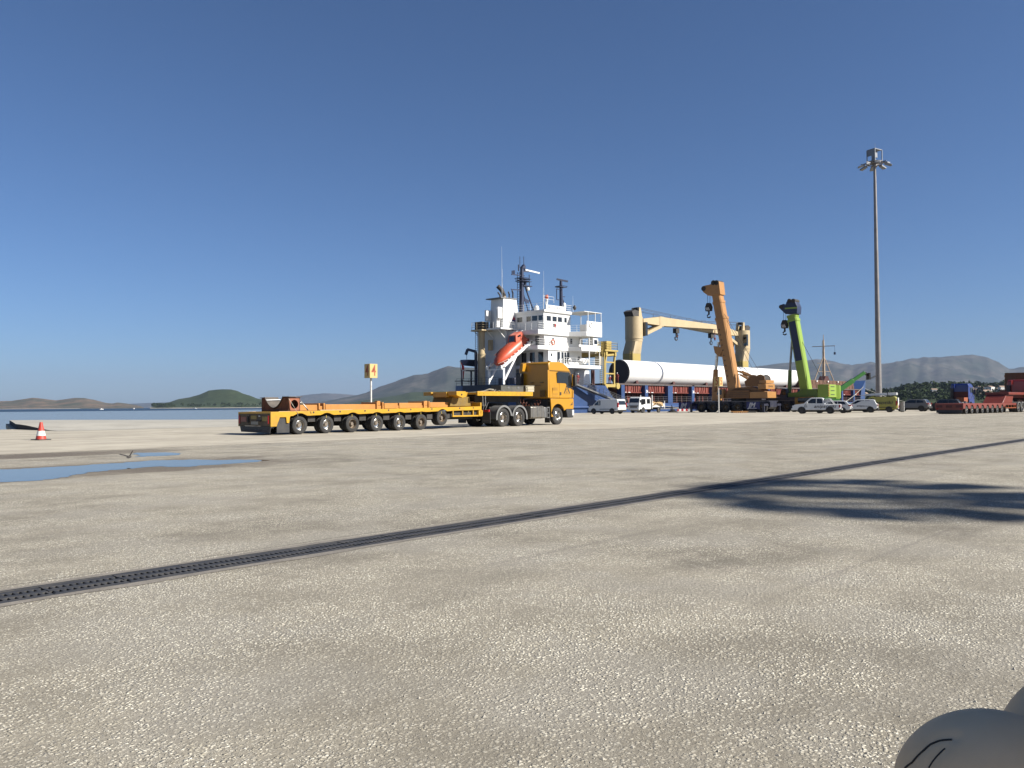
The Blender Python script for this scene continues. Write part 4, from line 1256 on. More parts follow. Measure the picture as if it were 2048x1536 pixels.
# wing bulwark and roof
mb = MB(OS).box(100.2, 104.0, 77.70, 77.80, 12.402, 14.02).box(103.9, 104.0, 77.82, 82.0, 12.402, 13.95).box(100.1, 100.2, 77.8, 79.0, 12.402, 13.5)
part(mb, 'wing_bulwark', SHW)
part(B(99.6, 104.0, 77.7, 82.0, 15.42, 15.50), 'wing_roof', SHW)
mb = MB(OS)
for u, v in ((100.6, 77.8), (103.9, 77.8), (103.9, 81.8), (102.4, 77.8)):
    mb.cyl((u, v, 13.9), (u, v, 15.43), .06, n=8)
mb.cyl((101.2, 78.1, 7.262), (101.2, 78.1, 11.7), .09, n=8).cyl((103.8, 78.1, 7.262), (103.8, 78.1, 9.45), .08, n=8)
part(mb, 'wing_post', SHW)['kind'] = 'stuff'
# windows: each with a raised surround
def window_stb(u0, u1, z0, z1, v=80.3, parent=None, name='window'):
    w = part(B(u0, u1, v - .02, v + .03, z0, z1), name, GLASS, parent=parent)
    mb = MB(OS).box(u0 - .06, u1 + .06, v - .035, v + .02, z1, z1 + .06).box(u0 - .06, u1 + .06, v - .035, v + .02, z0 - .06, z0).box(u0 - .06, u0, v - .035, v + .02, z0, z1).box(u1, u1 + .06, v - .035, v + .02, z0, z1)
    part(mb, 'window_frame', SHW, parent=w)
def window_aft(v0, v1, z0, z1, u=93.1, parent=None):
    w = part(B(u - .02, u + .03, v0, v1, z0, z1), 'window', GLASS, parent=parent)
    part(MB(OS).box(u - .035, u + .02, v0 - .05, v1 + .05, z1, z1 + .05).box(u - .035, u + .02, v0 - .05, v1 + .05, z0 - .05, z0), 'window_frame', SHW, parent=w)
for a, b in ((93.75, 94.75), (95.1, 96.1), (96.35, 97.35), (97.9, 98.5)):
    window_stb(a, b, 13.8, 14.55, 80.3, br)
for a, b in ((80.5, 81.3), (81.55, 82.6), (82.85, 83.7)):
    window_aft(a, b, 13.85, 14.6, 93.1, br)
for k in range(4):
    window_aft(84.6 + k * 1.5, 85.6 + k * 1.5, 13.85, 14.6, 93.1, br)
bfm = MATS['dark_glass']
for k in range(5):
    v0 = 82.3 + k * 1.5
    part(MB(OS).add([(101.16, v0, 13.5), (101.16, v0 + 1.2, 13.5), (101.68, v0 + 1.2, 14.55), (101.68, v0, 14.55)], [(0, 1, 2, 3)]), 'window', GLASS, parent=br)
for a, b in ((99.6, 100.2), (100.4, 101.1), (101.2, 101.7)):
    part(B(a, min(b, 101.35), 82.16, 82.199, 13.7, 14.5), 'window', mat('green_glass', (.05, .09, .08), .1, var=.1), parent=br)
for a, b in ((96.0, 96.7), (97.0, 97.55), (97.7, 98.2), (98.35, 98.9)):
    window_stb(a, b, 7.5, 9.25, 80.2, h2, 'glazed_door')
for u in (94.55,):
    window_stb(u, u + .35, 8.5, 8.95, 80.2, h2)
window_stb(95.0, 95.4, 10.9, 11.3, 80.3, h3)
window_stb(99.3, 99.8, 10.6, 11.4, 80.3, h3)
window_stb(101.0, 101.6, 7.9, 8.7, 80.2, h2)
for k in range(3):
    window_aft(81.2 + k * 1.7, 82.2 + k * 1.7, 7.6, 9.2, 94.0, h2)
part(B(93.17, 93.19, 81.3, 82.1, 10.03, 11.6), 'door', SHG, parent=h3)
part(B(93.17, 93.19, 83.3, 83.9, 10.6, 11.3), 'notice_board', mat('signal_red', (.6, .02, .02), .4, var=.05), parent=h3)
part(B(95.3, 95.5, 80.22, 80.298, 12.95, 13.5), 'extinguisher', BLACK, parent=br)
part(B(95.6, 95.95, 80.22, 80.298, 12.95, 13.5), 'fire_cabinet', mat('signal_red', (.6, .02, .02), .4, var=.05), parent=br)
# name board
nb = part(B(93.35, 97.95, 80.0, 80.1, 15.2, 16.15), 'name_board', SHW)
GL = mat('grey_name_letters', (.10, .10, .12), .5, var=.05)
text('BBC ADRIATIC', nb, (95.65 - OS[0], 79.99 - OS[1], 15.78 - OS[2]), FACE_MY, .62, GL, sx=1.0)
text('ST. JOHNS   IMO 9333393'[:9] + '   ANTIGUA', nb, (95.65 - OS[0], 79.99 - OS[1], 15.36 - OS[2]), FACE_MY, .24, GL)
part(MB(OS).box(93.4, 93.5, 80.1, 80.2, 15.3, 16.6).box(97.7, 97.8, 80.1, 80.2, 15.3, 16.0), 'board_support', SHW)
# funnel with casing
part(B(91.0, 93.15, 86.0, 91.3, 4.202, 12.60), 'engine_casing', SHW)
part(B(89.0, 95.4, 85.2, 91.6, 12.602, 12.86), 'funnel_platform', SHW, bevel=.02)
mb = MB(OS)
for v in (86.0, 88.4, 91.0):
    mb.bar((89.2, v, 12.6), (91.0, v, 11.2), .1, .1)
for u in (91.5, 92.6):
    mb.bar((u, 85.3, 12.6), (u + .1, 86.0, 11.6), .09, .09)
part(mb, 'platform_bracket', SHW)['kind'] = 'stuff'
fun = MB(OS).loft([[(90.3, 86.0, 12.862), (94.2, 86.0, 12.862), (94.2, 88.9, 12.862), (90.3, 88.9, 12.862)], [(90.6, 86.15, 17.4), (93.55, 86.15, 17.4), (93.55, 88.75, 17.4), (90.6, 88.75, 17.4)]])
fun = part(fun, 'funnel', SHW, bevel=.05)
part(MB(OS).prism([(90.0, 17.40), (93.55, 17.48), (93.6, 17.62), (90.0, 17.55)], 'y', 86.05, 89.3), 'funnel_top', SHG, parent=fun)
part(B(89.3, 90.28, 86.05, 86.3, 14.3, 16.0), 'vent_duct', SHW, bevel=.05, parent=fun)
part(B(89.2, 90.28, 88.4, 88.8, 14.0, 15.7), 'vent_duct', SHW, bevel=.05, parent=fun)
part(B(89.5, 90.28, 86.5, 87.0, 13.0, 15.9), 'vent_duct', SHW, bevel=.05, parent=fun)
LGR, LGB, LGW = mat('logo_red', (.55, .05, .09), .5, var=.04), mat('logo_blue', (.05, .06, .2), .5, var=.04), mat('logo_grey', (.5, .5, .52), .5, var=.04)
def on_funnel(pts, m, d):
    mb = MB(OS)
    q = [Vector((u, 86.0 + (z - 12.86) * .0331 - d, z)) for u, z in pts]
    mb.loft([q, [p + Vector((0, .03, 0)) for p in q]])
    return part(mb, 'funnel_logo', m, parent=fun)
on_funnel([(91.0, 13.85), (93.25, 13.85), (93.5, 14.05), (93.2, 15.6), (93.0, 15.65), (92.6, 15.1), (92.2, 14.4), (91.7, 14.1), (91.0, 14.0)], LGW, .004)
on_funnel([(91.15, 13.90), (93.2, 13.90), (93.4, 14.08), (93.1, 15.45), (92.7, 15.1), (92.3, 14.4), (91.75, 14.02), (91.15, 13.98)], SHW, .008)
on_funnel([(92.25, 14.0), (93.1, 14.0), (93.25, 14.12), (93.2, 14.28), (92.42, 14.28)], LGB, .013)
on_funnel([(92.45, 14.29), (93.2, 14.29), (93.12, 14.5), (92.75, 14.92), (92.62, 14.62)], LGR, .013)
on_funnel([(92.62, 14.64), (92.72, 14.96), (92.80, 14.90), (92.74, 14.66)], LGB, .016)
for pts, r in (([(92.0, 87.4, 17.5), (92.0, 87.4, 18.2), (91.75, 87.6, 18.9), (91.2, 87.9, 19.5)], .34), ([(90.9, 87.1, 17.5), (90.85, 87.1, 18.0), (90.5, 87.2, 18.4)], .12), ([(92.8, 87.0, 17.5), (92.8, 87.0, 18.3), (92.65, 87.05, 18.7)], .11), ([(93.2, 86.6, 17.5), (93.2, 86.6, 18.5), (93.05, 86.65, 18.9)], .11)):
    part(MB(OS).tube(pts, r, 12), 'exhaust_pipe', SOOT, smooth=60, parent=fun)
part(MB(OS).tube([(92.0, 87.4, 17.4), (92.0, 87.4, 18.15)], .36, 12), 'pipe_collar', mat('tan_pipe', (.4, .32, .22), .6, var=.1), smooth=60, parent=fun)
# railings
mb = MB(OS)
mb.rail([(95.3, 85.3, 12.86), (89.1, 85.3, 12.86), (89.1, 91.5, 12.86)], 1.0, 3)
mb.rail([(93.1, 85.2, 12.40), (91.6, 85.2, 12.40), (91.6, 80.1, 12.40), (98.6, 80.1, 12.40), (100.1, 77.9, 12.40)], 1.0, 3)
mb.rail([(93.1, 80.15, 10.02), (91.5, 80.15, 10.02), (91.5, 86, 10.02)], 1.0, 3)
mb.rail([(93.1, 80.15, 10.02), (98.4, 80.15, 10.02), (99.2, 78.3, 10.02)], 1.0, 3)
mb.rail([(99.2, 78.2, 10.34), (103.9, 78.2, 10.34), (103.9, 81, 10.34)], .8, 2)
mb.rail([(95.2, 78.1, 7.26), (103.9, 78.1, 7.26), (103.9, 82, 7.26)], 1.0, 3)
mb.rail([(93.1, 80.3, 15.45), (93.1, 90.9, 15.45)], 1.0, 3)
mb.rail([(97.9, 80.2, 15.5), (99.6, 80.2, 15.5), (99.6, 90.9, 15.5)], 1.0, 3)
mb.rail([(93.2, 80.4, 16.6), (95.6, 80.4, 16.6)], .9, 2)
part(mb, 'deck_railing', SHW)
mb = MB(OS).rail([(US + .2, 80.6, 4.2), (US + .2, 91.5, 4.2)], 1.05, 3).rail([(US + .5, VS + .7, 4.2), (93.0, VS + .1, 4.2)], 1.05, 3)
part(mb, 'stern_railing', HULLD)
mb = MB(OS)
mb.bar((92.9, 79.2, 4.2), (95.8, 79.2, 7.26), .5, .06)
mb.rail([(92.9, 79.0, 4.2), (95.8, 79.0, 7.26)], .9, 2, .03)
mb.rail([(92.9, 79.45, 4.2), (95.8, 79.45, 7.26)], .9, 2, .03)
part(mb, 'stairway', SHW)
# monkey island and mast gear
mast = part(MB(OS).bar((94.5, 86, 15.4), (94.65, 86, 22.6), .62, .62, .36, .36), 'main_mast', NAVY)
mb = MB(OS)
mb.ladder((94.0, 86.2, 16.0), (94.1, 86.2, 21.8), .45, 16, (0, 1, 0), .06)
for z, a, b in ((21.2, -2.3, .6), (18.9, -2.4, .3)):
    mb.bar((94.6 + a, 86, z), (94.6 + b, 86, z + .1), .14, .14)
mb.bar((94.6, 86, 21.9), (95.9, 85.7, 22.0), .16, .16)
for z, r in ((20.8, 1.15), (20.4, 1.0)):
    mb.tube([(94.7 + r * 1.0 * math.cos(t), 86 + r * math.sin(t), z) for t in [i * math.pi / 8 for i in range(17)]], .05, 5)
    mb.bar((93.6, 86, z), (96.4, 86, z + .05), .9, .06)
mb.bar((94.6, 86, 19.7), (96.6, 86, 19.75), .8, .14)
mb.bar((96.35, 86, 19.75), (96.35, 86, 21.6), .09, .09)
mb.bar((95.4, 86, 19.8), (95.4, 86, 20.6), .3, .3)
mb.bar((94.65, 86, 22.4), (95.15, 86, 22.9), .5, .4)
mb.bar((95.3, 86, 22.0), (95.3, 86, 22.7), .2, .2).bar((93.9, 86, 21.9), (93.9, 86, 22.9), .14, .14).bar((94.2, 86, 22.4), (94.2, 86, 24.2), .06, .06).bar((95.1, 86, 22.5), (95.1, 86, 24.3), .07, .07)
mb.bar((92.5, 86, 21.3), (92.5, 86, 21.8), .16, .2).bar((92.9, 86, 21.3), (92.9, 86, 21.9), .16, .2)
mb.bar((95.2, 86, 19.9), (97.5, 86.2, 16.1), .16, .16).bar((94.8, 86, 18.9), (96.2, 86, 15.5), .12, .12).bar((95.2, 86, 17.6), (96.2, 86.0, 17.3), .1, .5)
mb.bar((97.5, 86.2, 16.1), (95.8, 86, 15.95), .13, .13)
part(mb, 'mast_platforms', NAVY, parent=mast)
part(MB(OS).bar((95.6, 86.3, 22.35), (98.2, 85.5, 22.0), .18, .22), 'radar_scanner', SHW, parent=mast)
part(MB(OS).lathe([(0, .02), (.05, .22), (.3, .3), (.55, .22), (.62, .02)], (95.9, 85.9, 19.0), (0, 0, 1), 12), 'search_lamp', SHW, smooth=60, parent=mast)
m2 = part(MB(OS).bar((99.3, 82, 15.5), (99.25, 82, 20.2), .45, .45, .32, .32), 'radar_mast', NAVY)
mb = MB(OS).ladder((99.02, 81.8, 15.6), (99.02, 81.8, 19.9), .3, 14, (0, 1, 0), .04)
mb.tube([(99.3 + .95 * math.cos(t), 82 + .95 * math.sin(t), 19.6) for t in [i * math.pi / 8 for i in range(17)]], .05, 5)
mb.bar((98.4, 82, 19.55), (100.2, 82, 19.55), .8, .08).bar((98.2, 82, 17.5), (98.2, 82, 19.2), .1, .1).bar((98.2, 82, 17.5), (99.2, 82, 17.5), .1, .1).bar((98.2, 82, 19.15), (99.2, 82, 19.15), .1, .1).bar((99.2, 82, 18.1), (100.2, 82, 18.1), .1, .1)
mb.bar((99.4, 82, 18.2), (101.0, 82.2, 15.5), .12, .12).bar((99.25, 82, 20.1), (99.25, 82, 20.5), .3, .3)
part(mb, 'mast_platform', NAVY, parent=m2)
part(MB(OS).bar((98.6, 82.3, 20.75), (100.2, 81.4, 20.45), .2, .26), 'radar_scanner', NAVY, parent=m2)
for (u, v, z), r in (((96.3, 84.5, 15.9), .42), ((98.8, 81.0, 16.2), .3), ((96.0, 81.4, 15.6), .28)):
    part(MB(OS).lathe([(-.3, r * .5), (0, r * .85), (.2, r), (.45, r * .9), (.7, r * .55), (.8, .01)], (u, v, z), (0, 0, 1), 14), 'satellite_dome', SHW, smooth=60)
part(MB(OS).cyl((94.4, 80.8, 16.2), (94.4, 80.8, 17.2), .16, n=10), 'beacon_post', SHW)
part(MB(OS).cyl((94.4, 80.8, 17.2), (94.4, 80.8, 17.75), .24, n=10), 'beacon', LB)
part(MB(OS).lathe([(0, .01), (.1, .2), (.5, .3), (.8, .05)], (100.6, 80.4, 15.9), (0, 0, 1), 10), 'black_ball', BLACK, smooth=60)
for (u, v, z0, z1) in ((91.2, 87, 17.6, 25.5), (92.9, 88.5, 17.6, 22.4), (97.9, 84.5, 15.5, 19.6), (93.3, 80.4, 16.2, 21.2), (101.2, 81.2, 15.5, 18.3)):
    part(MB(OS).cyl((u, v, z0), (u, v, z1), .03, .008, 5), 'whip_antenna', SHW)
for (u, v, z) in ((101.1, 77.74, 13.5), (94.9, 80.1, 10.6), (99.7, 77.95, 7.8), (96.2, 77.95, 7.7)):
    pts = [(u + .36 * math.cos(t), v - .08, z + .36 * math.sin(t)) for t in [i * math.pi / 9 for i in range(19)]]
    part(MB(OS).tube(pts, .085, 7), 'lifebuoy', LB if v > 78 else SHW, smooth=60)
# liferaft canisters and lockers on the side decks
for u in (99.9, 100.9):
    part(MB(OS).lathe([(0, .05), (.05, .34), (.55, .38), (1.0, .34), (1.05, .05)], (u - .4, 78.7, 7.75), (1, 0, .25), 14), 'liferaft_canister', SHW, smooth=50)
    part(B(u - .2, u + .3, 78.45, 78.95, 7.262, 7.42), 'raft_cradle', SHG)
part(B(102.1, 103.4, 78.0, 79.0, 10.36, 11.5), 'control_cabinet', SHW, bevel=.06)
part(B(102.35, 103.1, 77.96, 78.0, 10.6, 11.25), 'cabinet_window', GLASS)
part(MB(OS).prism([(100.0, 4.21), (101.9, 4.21), (101.6, 6.5), (100.6, 6.6)], 'y', 78.4, 80.4), 'canvas_cover', SHW, bevel=.12)
for u in (102.1, 102.5):
    part(B(u, u + .18, 78.2, 78.5, 4.21, 6.6), 'hose_post', OXD)
part(B(88.9, 91.0, 79.6, 80.9, 4.21, 5.7), 'mooring_winch', OXR, bevel=.3)
part(MB(OS).cyl((89.0, 80.9, 5.1), (91.0, 80.9, 5.1), .75, n=18), 'winch_drum', OXR)
part(B(87.6, 88.4, 81.2, 84.5, 4.21, 5.2), 'mooring_bitts', HULLD, bevel=.1)
part(B(90.7, 91.7, 80.9, 81.8, 5.9, 7.6), 'vent_head', SHW, bevel=.25)
part(B(90.9, 91.5, 81.1, 81.6, 4.21, 5.9), 'vent_trunk', SHW)
# lifeboat launching ramp
for v in (82.05, 84.95):
    mb = MB(OS)
    mb.bar((85.7, v, 6.5), (92.4, v, 10.75), .26, .42)
    mb.bar((86.2, v, 6.8), (86.2, v, 4.21), .26, .34)
    mb.bar((86.4, v, 4.9), (88.8, v, 8.3), .24, .30)
    mb.bar((92.0, v, 10.5), (93.1, v, 10.5), .26, .5)
    for k in range(9):
        t = k / 8
        c = Vector((85.8, v, 6.75)).lerp(Vector((91.6, v, 10.45)), t)
        mb.bar(c, c + Vector((-.12, 0, .2)), .12, .12)
    part(mb, 'launch_ramp', SHW)
part(MB(OS).bar((86.2, 82.1, 6.4), (86.2, 84.9, 6.4), .2, .2).bar((91.8, 82.1, 10.3), (91.8, 84.9, 10.3), .2, .2), 'ramp_tie', SHW)
# stern crane column and rescue boat davit
sc_ = part(MB(OS).cyl((89.0, 89.3, 4.21), (89.0, 89.3, 8.9), .58, n=24).cyl((89, 89.3, 8.9), (89, 89.3, 9.1), .65, n=24).cyl((89, 89.3, 9.1), (89, 89.3, 12.5), .52, n=24), 'crane_column', CRY, smooth=40)
part(B(87.9, 90.2, 88.1, 90.4, 12.5, 12.7), 'top_platform', CRY, parent=sc_)
part(B(88.3, 89.8, 88.5, 90.0, 12.7, 13.9), 'winch_house', UNDER, parent=sc_)
part(MB(OS).rail([(87.95, 90.3, 12.7), (87.95, 88.15, 12.7), (90.1, 88.15, 12.7), (90.1, 90.3, 12.7)], 1.1, 3), 'platform_rail', CRY, parent=sc_)
part(MB(OS).ladder((88.15, 89.6, 4.3), (88.25, 89.6, 12.6), .45, 26, (0, 1, 0), .05), 'column_ladder', SHG, parent=sc_)
part(B(90.0, 90.5, 88.3, 88.9, 9.6, 11.2), 'junction_box', CRY, parent=sc_)
mb = MB(OS).bar((88.4, 89.9, 4.21), (88.4, 89.9, 9.4), .35, .35).bar((88.4, 89.9, 9.4), (88.0, 91.3, 9.8), .35, .4).bar((88.0, 91.3, 9.8), (87.9, 91.6, 9.0), .3, .35).bar((87.9, 91.4, 9.0), (87.9, 91.4, 8.3), .05, .05)
part(mb, 'davit', NAVY)
rb = MB(OS)
rb.loft([[(86.6, 91.0, 7.9), (86.6, 91.3, 7.5), (86.6, 91.6, 7.9)], [(87.2, 90.6, 8.2), (87.2, 91.3, 7.3), (87.2, 92.0, 8.2)], [(89.4, 90.5, 8.2), (89.4, 91.3, 7.2), (89.4, 92.1, 8.2)], [(90.0, 90.7, 8.2), (90.0, 91.3, 7.4), (90.0, 91.9, 8.2)]])
part(rb, 'rescue_boat', NAVY)
part(B(86.4, 89.5, 90.8, 92.5, 4.9, 5.0), 'aft_platform', HULLD)
part(B(85.9, 86.1, 90.4, 90.6, 4.21, 6.6).box(89.3, 89.5, 91.9, 92.1, 4.21, 6.6).box(86.0, 89.5, 90.45, 90.55, 6.4, 6.6), 'aft_frame', HULLD)
part(MB(OS).cyl((86.4, 91.0, 4.9), (86.2, 91.0, 7.9), .05, n=6), 'flag_staff', SHG)
fm = MB(OS)
pts = []
for j in range(9):
    z = 7.7 - .29 * j
    for i in range(6):
        pts.append((86.25 + .04 * j + .10 * math.sin(i * 1.4 + j * .6), 90.98 - .13 * i * (1 - .05 * j), z - .10 * i))
fm.add(pts, [(j * 6 + i, j * 6 + i + 1, (j + 1) * 6 + i + 1, (j + 1) * 6 + i) for j in range(8) for i in range(5)])
part(fm, 'flag', mat('flag_red', (.5, .03, .04), .8, var=.15, scale=3))

# deck cranes
def deck_crane(u, v, jib, name_side):
    root = part(MB(OS).loft([[(u - 2.1, v - 1.2, 4.62), (u + .5, v - 1.2, 4.62), (u + .5, v + 1.2, 4.62), (u - 2.1, v + 1.2, 4.62)], [(u - 2.1, v - 1.2, 10.9), (u + .5, v - 1.2, 10.9), (u + .5, v + 1.2, 10.9), (u - 2.1, v + 1.2, 10.9)]]), 'deck_crane', GYL, bevel=.05)
    n = 24
    ring0 = []
    sq = [(u - 2.1, v - 1.2), (u + .5, v - 1.2), (u + .5, v + 1.2), (u - 2.1, v + 1.2)]
    for k in range(n):
        t = 2 * math.pi * k / n + math.pi * 1.25
        s_ = 4 * k / n
        i = int(s_) % 4
        f_ = s_ - int(s_)
        a, b = sq[i], sq[(i + 1) % 4]
        ring0.append((a[0] + (b[0] - a[0]) * f_, a[1] + (b[1] - a[1]) * f_, 10.902))
    ring1 = [(u + 1.62 * math.cos(2 * math.pi * k / n + math.pi * 1.25), v + 1.62 * math.sin(2 * math.pi * k / n + math.pi * 1.25), 13.3) for k in range(n)]
    part(MB(OS).loft([ring0, ring1]), 'pedestal', CRY, smooth=28, parent=root)
    part(MB(OS).cyl((u, v, 13.3), (u, v, 13.75), 1.66, n=32).cyl((u, v, 13.75), (u, v, 13.9), 1.76, n=32), 'slew_ring', CRY, smooth=35, parent=root)
    part(MB(OS).cyl((u, v, 13.9), (u, v, 18.0), 1.70, n=36), 'crane_house', CRY, smooth=35, parent=root)
    s_ = 1 if jib > 0 else -1
    part(MB(OS).prism([(u - s_ * 1.5, 18.0), (u + s_ * .3, 18.0), (u + s_ * .3, 19.1), (u - s_ * 1.0, 19.3), (u - s_ * 2.0, 18.9)], 'y', v - 1.0, v + 1.0), 'winch_hood', mat('soot_black', (.03, .027, .025), .7, var=.2), parent=root)
    part(MB(OS).prism([(u + s_ * .35, 18.0), (u + s_ * 1.55, 18.0), (u + s_ * 1.1, 19.8), (u + s_ * .6, 19.9)], 'y', v - .9, v - .5), 'sheave_bracket', CRY, parent=root)
    part(MB(OS).prism([(u + s_ * .35, 18.0), (u + s_ * 1.55, 18.0), (u + s_ * 1.1, 19.8), (u + s_ * .6, 19.9)], 'y', v + .5, v + .9), 'sheave_bracket', CRY, parent=root)
    part(MB(OS).cyl((u + s_ * .8, v - .45, 19.6), (u + s_ * .8, v + .45, 19.6), .35, n=14), 'sheave', UNDER, parent=root)
    L = abs(jib)
    w = .85
    vv = v - .5 if s_ > 0 else v + .9
    pr = [(u + s_ * 1.3, 16.9), (u + s_ * 1.3, 17.7), (u + s_ * 7.2, 18.5), (u + s_ * L, 18.35), (u + s_ * L, 17.45), (u + s_ * 8.6, 16.75), (u + s_ * 7.2, 16.75)]
    if s_ < 0:
        pr = [(x, z - .1) for x, z in pr]
    part(MB(OS).prism(pr, 'y', vv - w, vv + w), 'jib', CRY, parent=root)
    part(MB(OS).prism([(u + s_ * 7.0, 16.6), (u + s_ * 7.0, 18.55), (u + s_ * 8.3, 18.55), (u + s_ * 8.3, 16.6)], 'y', vv - w - .06, vv + w + .06), 'jib_collar', CRY, parent=root)
    mb = MB(OS)
    for q in (-.65, .65):
        mb.bar((u + s_ * 1.5, vv + q, 14.6), (u + s_ * 7.6, vv + q, 16.65), .55, .6)
    part(mb, 'luffing_cylinder', CRY, parent=root)
    part(MB(OS).box(u + s_ * 1.4 - .2, u + s_ * 1.4 + .5, v - 1.9, v - 1.1, 14.4, 17.0), 'operator_cab', GLASS, parent=root)
    mb = MB(OS)
    for q in (-.4, .4):
        mb.bar((u + s_ * .8, v + q, 19.9), (u + s_ * L * .98, vv + q, 18.5), .05, .05)
        mb.bar((u + s_ * 1.0, v + q, 19.3), (u + s_ * L * .5, vv + q, 18.65), .05, .05)
    for k in range(4):
        x = u + s_ * (6 + k * 6.2)
        mb.bar((x, vv, 18.4), (x, vv, 19.1), .05, .05).bar((x, vv, 19.1), (x + s_ * 1.8, vv, 19.15), .04, .04)
    part(mb, 'hoist_rope', WIRE, parent=root)
    hx = u + s_ * L * .47
    part(MB(OS).box(hx - .6, hx + .6, vv - .4, vv + .4, 15.7, 16.7).cyl((hx, vv, 15.7), (hx, vv, 14.8), .14, n=8).tube([(hx - .5, vv, 14.9), (hx - .4, vv, 14.4), (hx, vv, 14.25), (hx + .4, vv, 14.4), (hx + .5, vv, 14.9)], .13, 8), 'hook_block', UNDER, parent=root)
    part(MB(OS).cyl((u + s_ * (L - .4), vv, 17.3), (u + s_ * (L - .4), vv, 15.6), .1, n=6).tube([(u + s_ * (L - .4) - .3, vv, 15.6), (u + s_ * (L - .4), vv, 15.1), (u + s_ * (L - .4) + .3, vv, 15.6)], .12, 7), 'auxiliary_hook', OXR, parent=root)
    part(MB(OS).ladder((u - 2.3, v - .9, 4.7), (u - 2.3, v - .9, 11.3), .5, 16, (0, 1, 0), .07), 'ladder', GYL, parent=root)
    return root
deck_crane(132.4, 91.3, 30.5, 1)
deck_crane(176.0, 91.3, -27, 1)
fmst = part(MB(OS).bar((207.2, VC, 6.3), (207.2, VC, 17.2), .55, .55, .30, .30), 'foremast', mat('foremast_tan', (.50, .38, .27), .6, var=.1, dirt=.3))
mb = MB(OS).bar((206.6, VC + 2.7, 15.6), (207.8, VC - 2.7, 15.6), .16, .16).bar((207.2, VC, 17.2), (207.2, VC, 18.5), .12, .12).bar((207.2, VC, 13.2), (201.8, VC + .5, 6.2), .16, .16).bar((207.2, VC, 13.2), (212.8, VC - .5, 6.2), .16, .16).ladder((206.7, VC, 6.4), (206.8, VC, 17), .4, 26, (0, 1, 0), .05)
for z in (9.2, 11.3):
    mb.bar((205.6, VC + 1, z), (208.6, VC - 1, z), .2, .12)
part(mb, 'mast_stays', mat('foremast_tan', (.5, .38, .27)), parent=fmst)
part(MB(OS).bar((207.8, VC - 2.6, 15.5), (207.8, VC - 2.6, 13.6), .04, .04).box(207.6, 208.0, VC - 2.8, VC - 2.4, 13.4, 14.0), 'anchor_ball', NAVY, parent=fmst)
part(MB(OS).prism([(204.6, 6.2), (209.2, 6.2), (207.8, 8.0), (206.4, 8.0)], 'y', VC - .8, VC + .8), 'mast_house', OXD)

# free-fall lifeboat
lb = thing('free_fall_lifeboat', 'orange enclosed lifeboat nose down on the white stern ramp', 'lifeboat', (89.1, 83.5, 9.15))
M = Matrix.Rotation(R(32), 4, 'Y') @ Matrix.Rotation(math.pi, 4, 'Z')   # local x points aft and down
M = Matrix.Rotation(math.pi, 4, 'Z') @ Matrix.Rotation(R(32), 4, 'Y')
def xf(p):
    return M @ Vector(p)
rings = []
for x, w, top, bot in ((-3.5, .75, .55, -.55), (-3.42, 1.0, .75, -.75), (-2.6, 1.18, 1.0, -1.0), (-1.0, 1.25, 1.05, -1.15), (.8, 1.22, 1.0, -1.15), (2.0, 1.05, .8, -1.0), (2.9, .75, .5, -.75), (3.4, .42, .22, -.45), (3.62, .10, -.02, -.2)):
    ring = []
    for k in range(20):
        t = 2 * math.pi * k / 20
        s_, c_ = math.sin(t), math.cos(t)
        yy = w * (abs(c_) ** .75) * (1 if c_ > 0 else -1)
        zz = (top if s_ > 0 else -bot) * (abs(s_) ** .85) * (1 if s_ > 0 else -1)
        ring.append(xf((x, yy, zz)))
    rings.append(ring)
MB().loft(rings).build('hull', BOATR, lb, 40)
mb = MB()
tow = [[xf(p) for p in q] for q in ([(-3.3, -.85, .6), (-1.0, -.9, .8), (-1.0, .9, .8), (-3.3, .85, .6)], [(-3.2, -.7, 1.6), (-1.75, -.72, 1.75), (-1.75, .72, 1.75), (-3.2, .7, 1.6)])]
mb.loft(tow)
ct = mb.build('conning_tower', BOATR, lb, bevel=.08)
for sgn in (-1, 1):
    w_ = MB()
    w_.loft([[xf(p) for p in ((-2.6, sgn * .80, 1.15), (-1.9, sgn * .80, 1.25), (-1.95, sgn * .76, 1.5), (-2.6, sgn * .76, 1.42))], [xf(p) for p in ((-2.6, sgn * .84, 1.15), (-1.9, sgn * .84, 1.25), (-1.95, sgn * .80, 1.5), (-2.6, sgn * .80, 1.42))]])
    w_.build('window', GLASS, ct)
w_ = MB()
w_.loft([[xf(p) for p in ((-1.18, -.5, 1.0), (-1.18, .5, 1.0), (-1.62, .5, 1.62), (-1.62, -.5, 1.62))], [xf(p) for p in ((-1.12, -.5, 1.02), (-1.12, .5, 1.02), (-1.58, .5, 1.64), (-1.58, -.5, 1.64))]])
w_.build('window', GLASS, ct)
mb = MB()
for sgn in (-1, 1):
    mb.tube([xf(p) for p in ((-3.3, sgn * 1.06, -.22), (-2.4, sgn * 1.24, -.25), (-1, sgn * 1.31, -.26), (.8, sgn * 1.28, -.26), (2.0, sgn * 1.10, -.22), (2.9, sgn * .80, -.15), (3.45, sgn * .42, -.1))], .06, 6)
mb.build('rubbing_band', mat('pale_band', (.72, .45, .35), .6, var=.2), lb)
MB().bar(xf((.2, -1.0, .72)), xf((2.2, -.85, .6)), .5, .02, up=(0, 0, 1)).build('grip_patch', mat('worn_grip', (.35, .13, .09), .8, var=.3), lb)
mb = MB()
for sgn in (-.5, .5):
    mb.tube([xf(p) for p in ((-3.3, sgn, 1.5), (-3.6, sgn, 1.55), (-3.75, sgn, 1.2), (-3.75, sgn, .2), (-3.5, sgn, -.1))], .05, 5)
for k in range(4):
    mb.bar(xf((-3.75, -.5, 1.2 - .3 * k)), xf((-3.75, .5, 1.2 - .3 * k)), .05, .05)
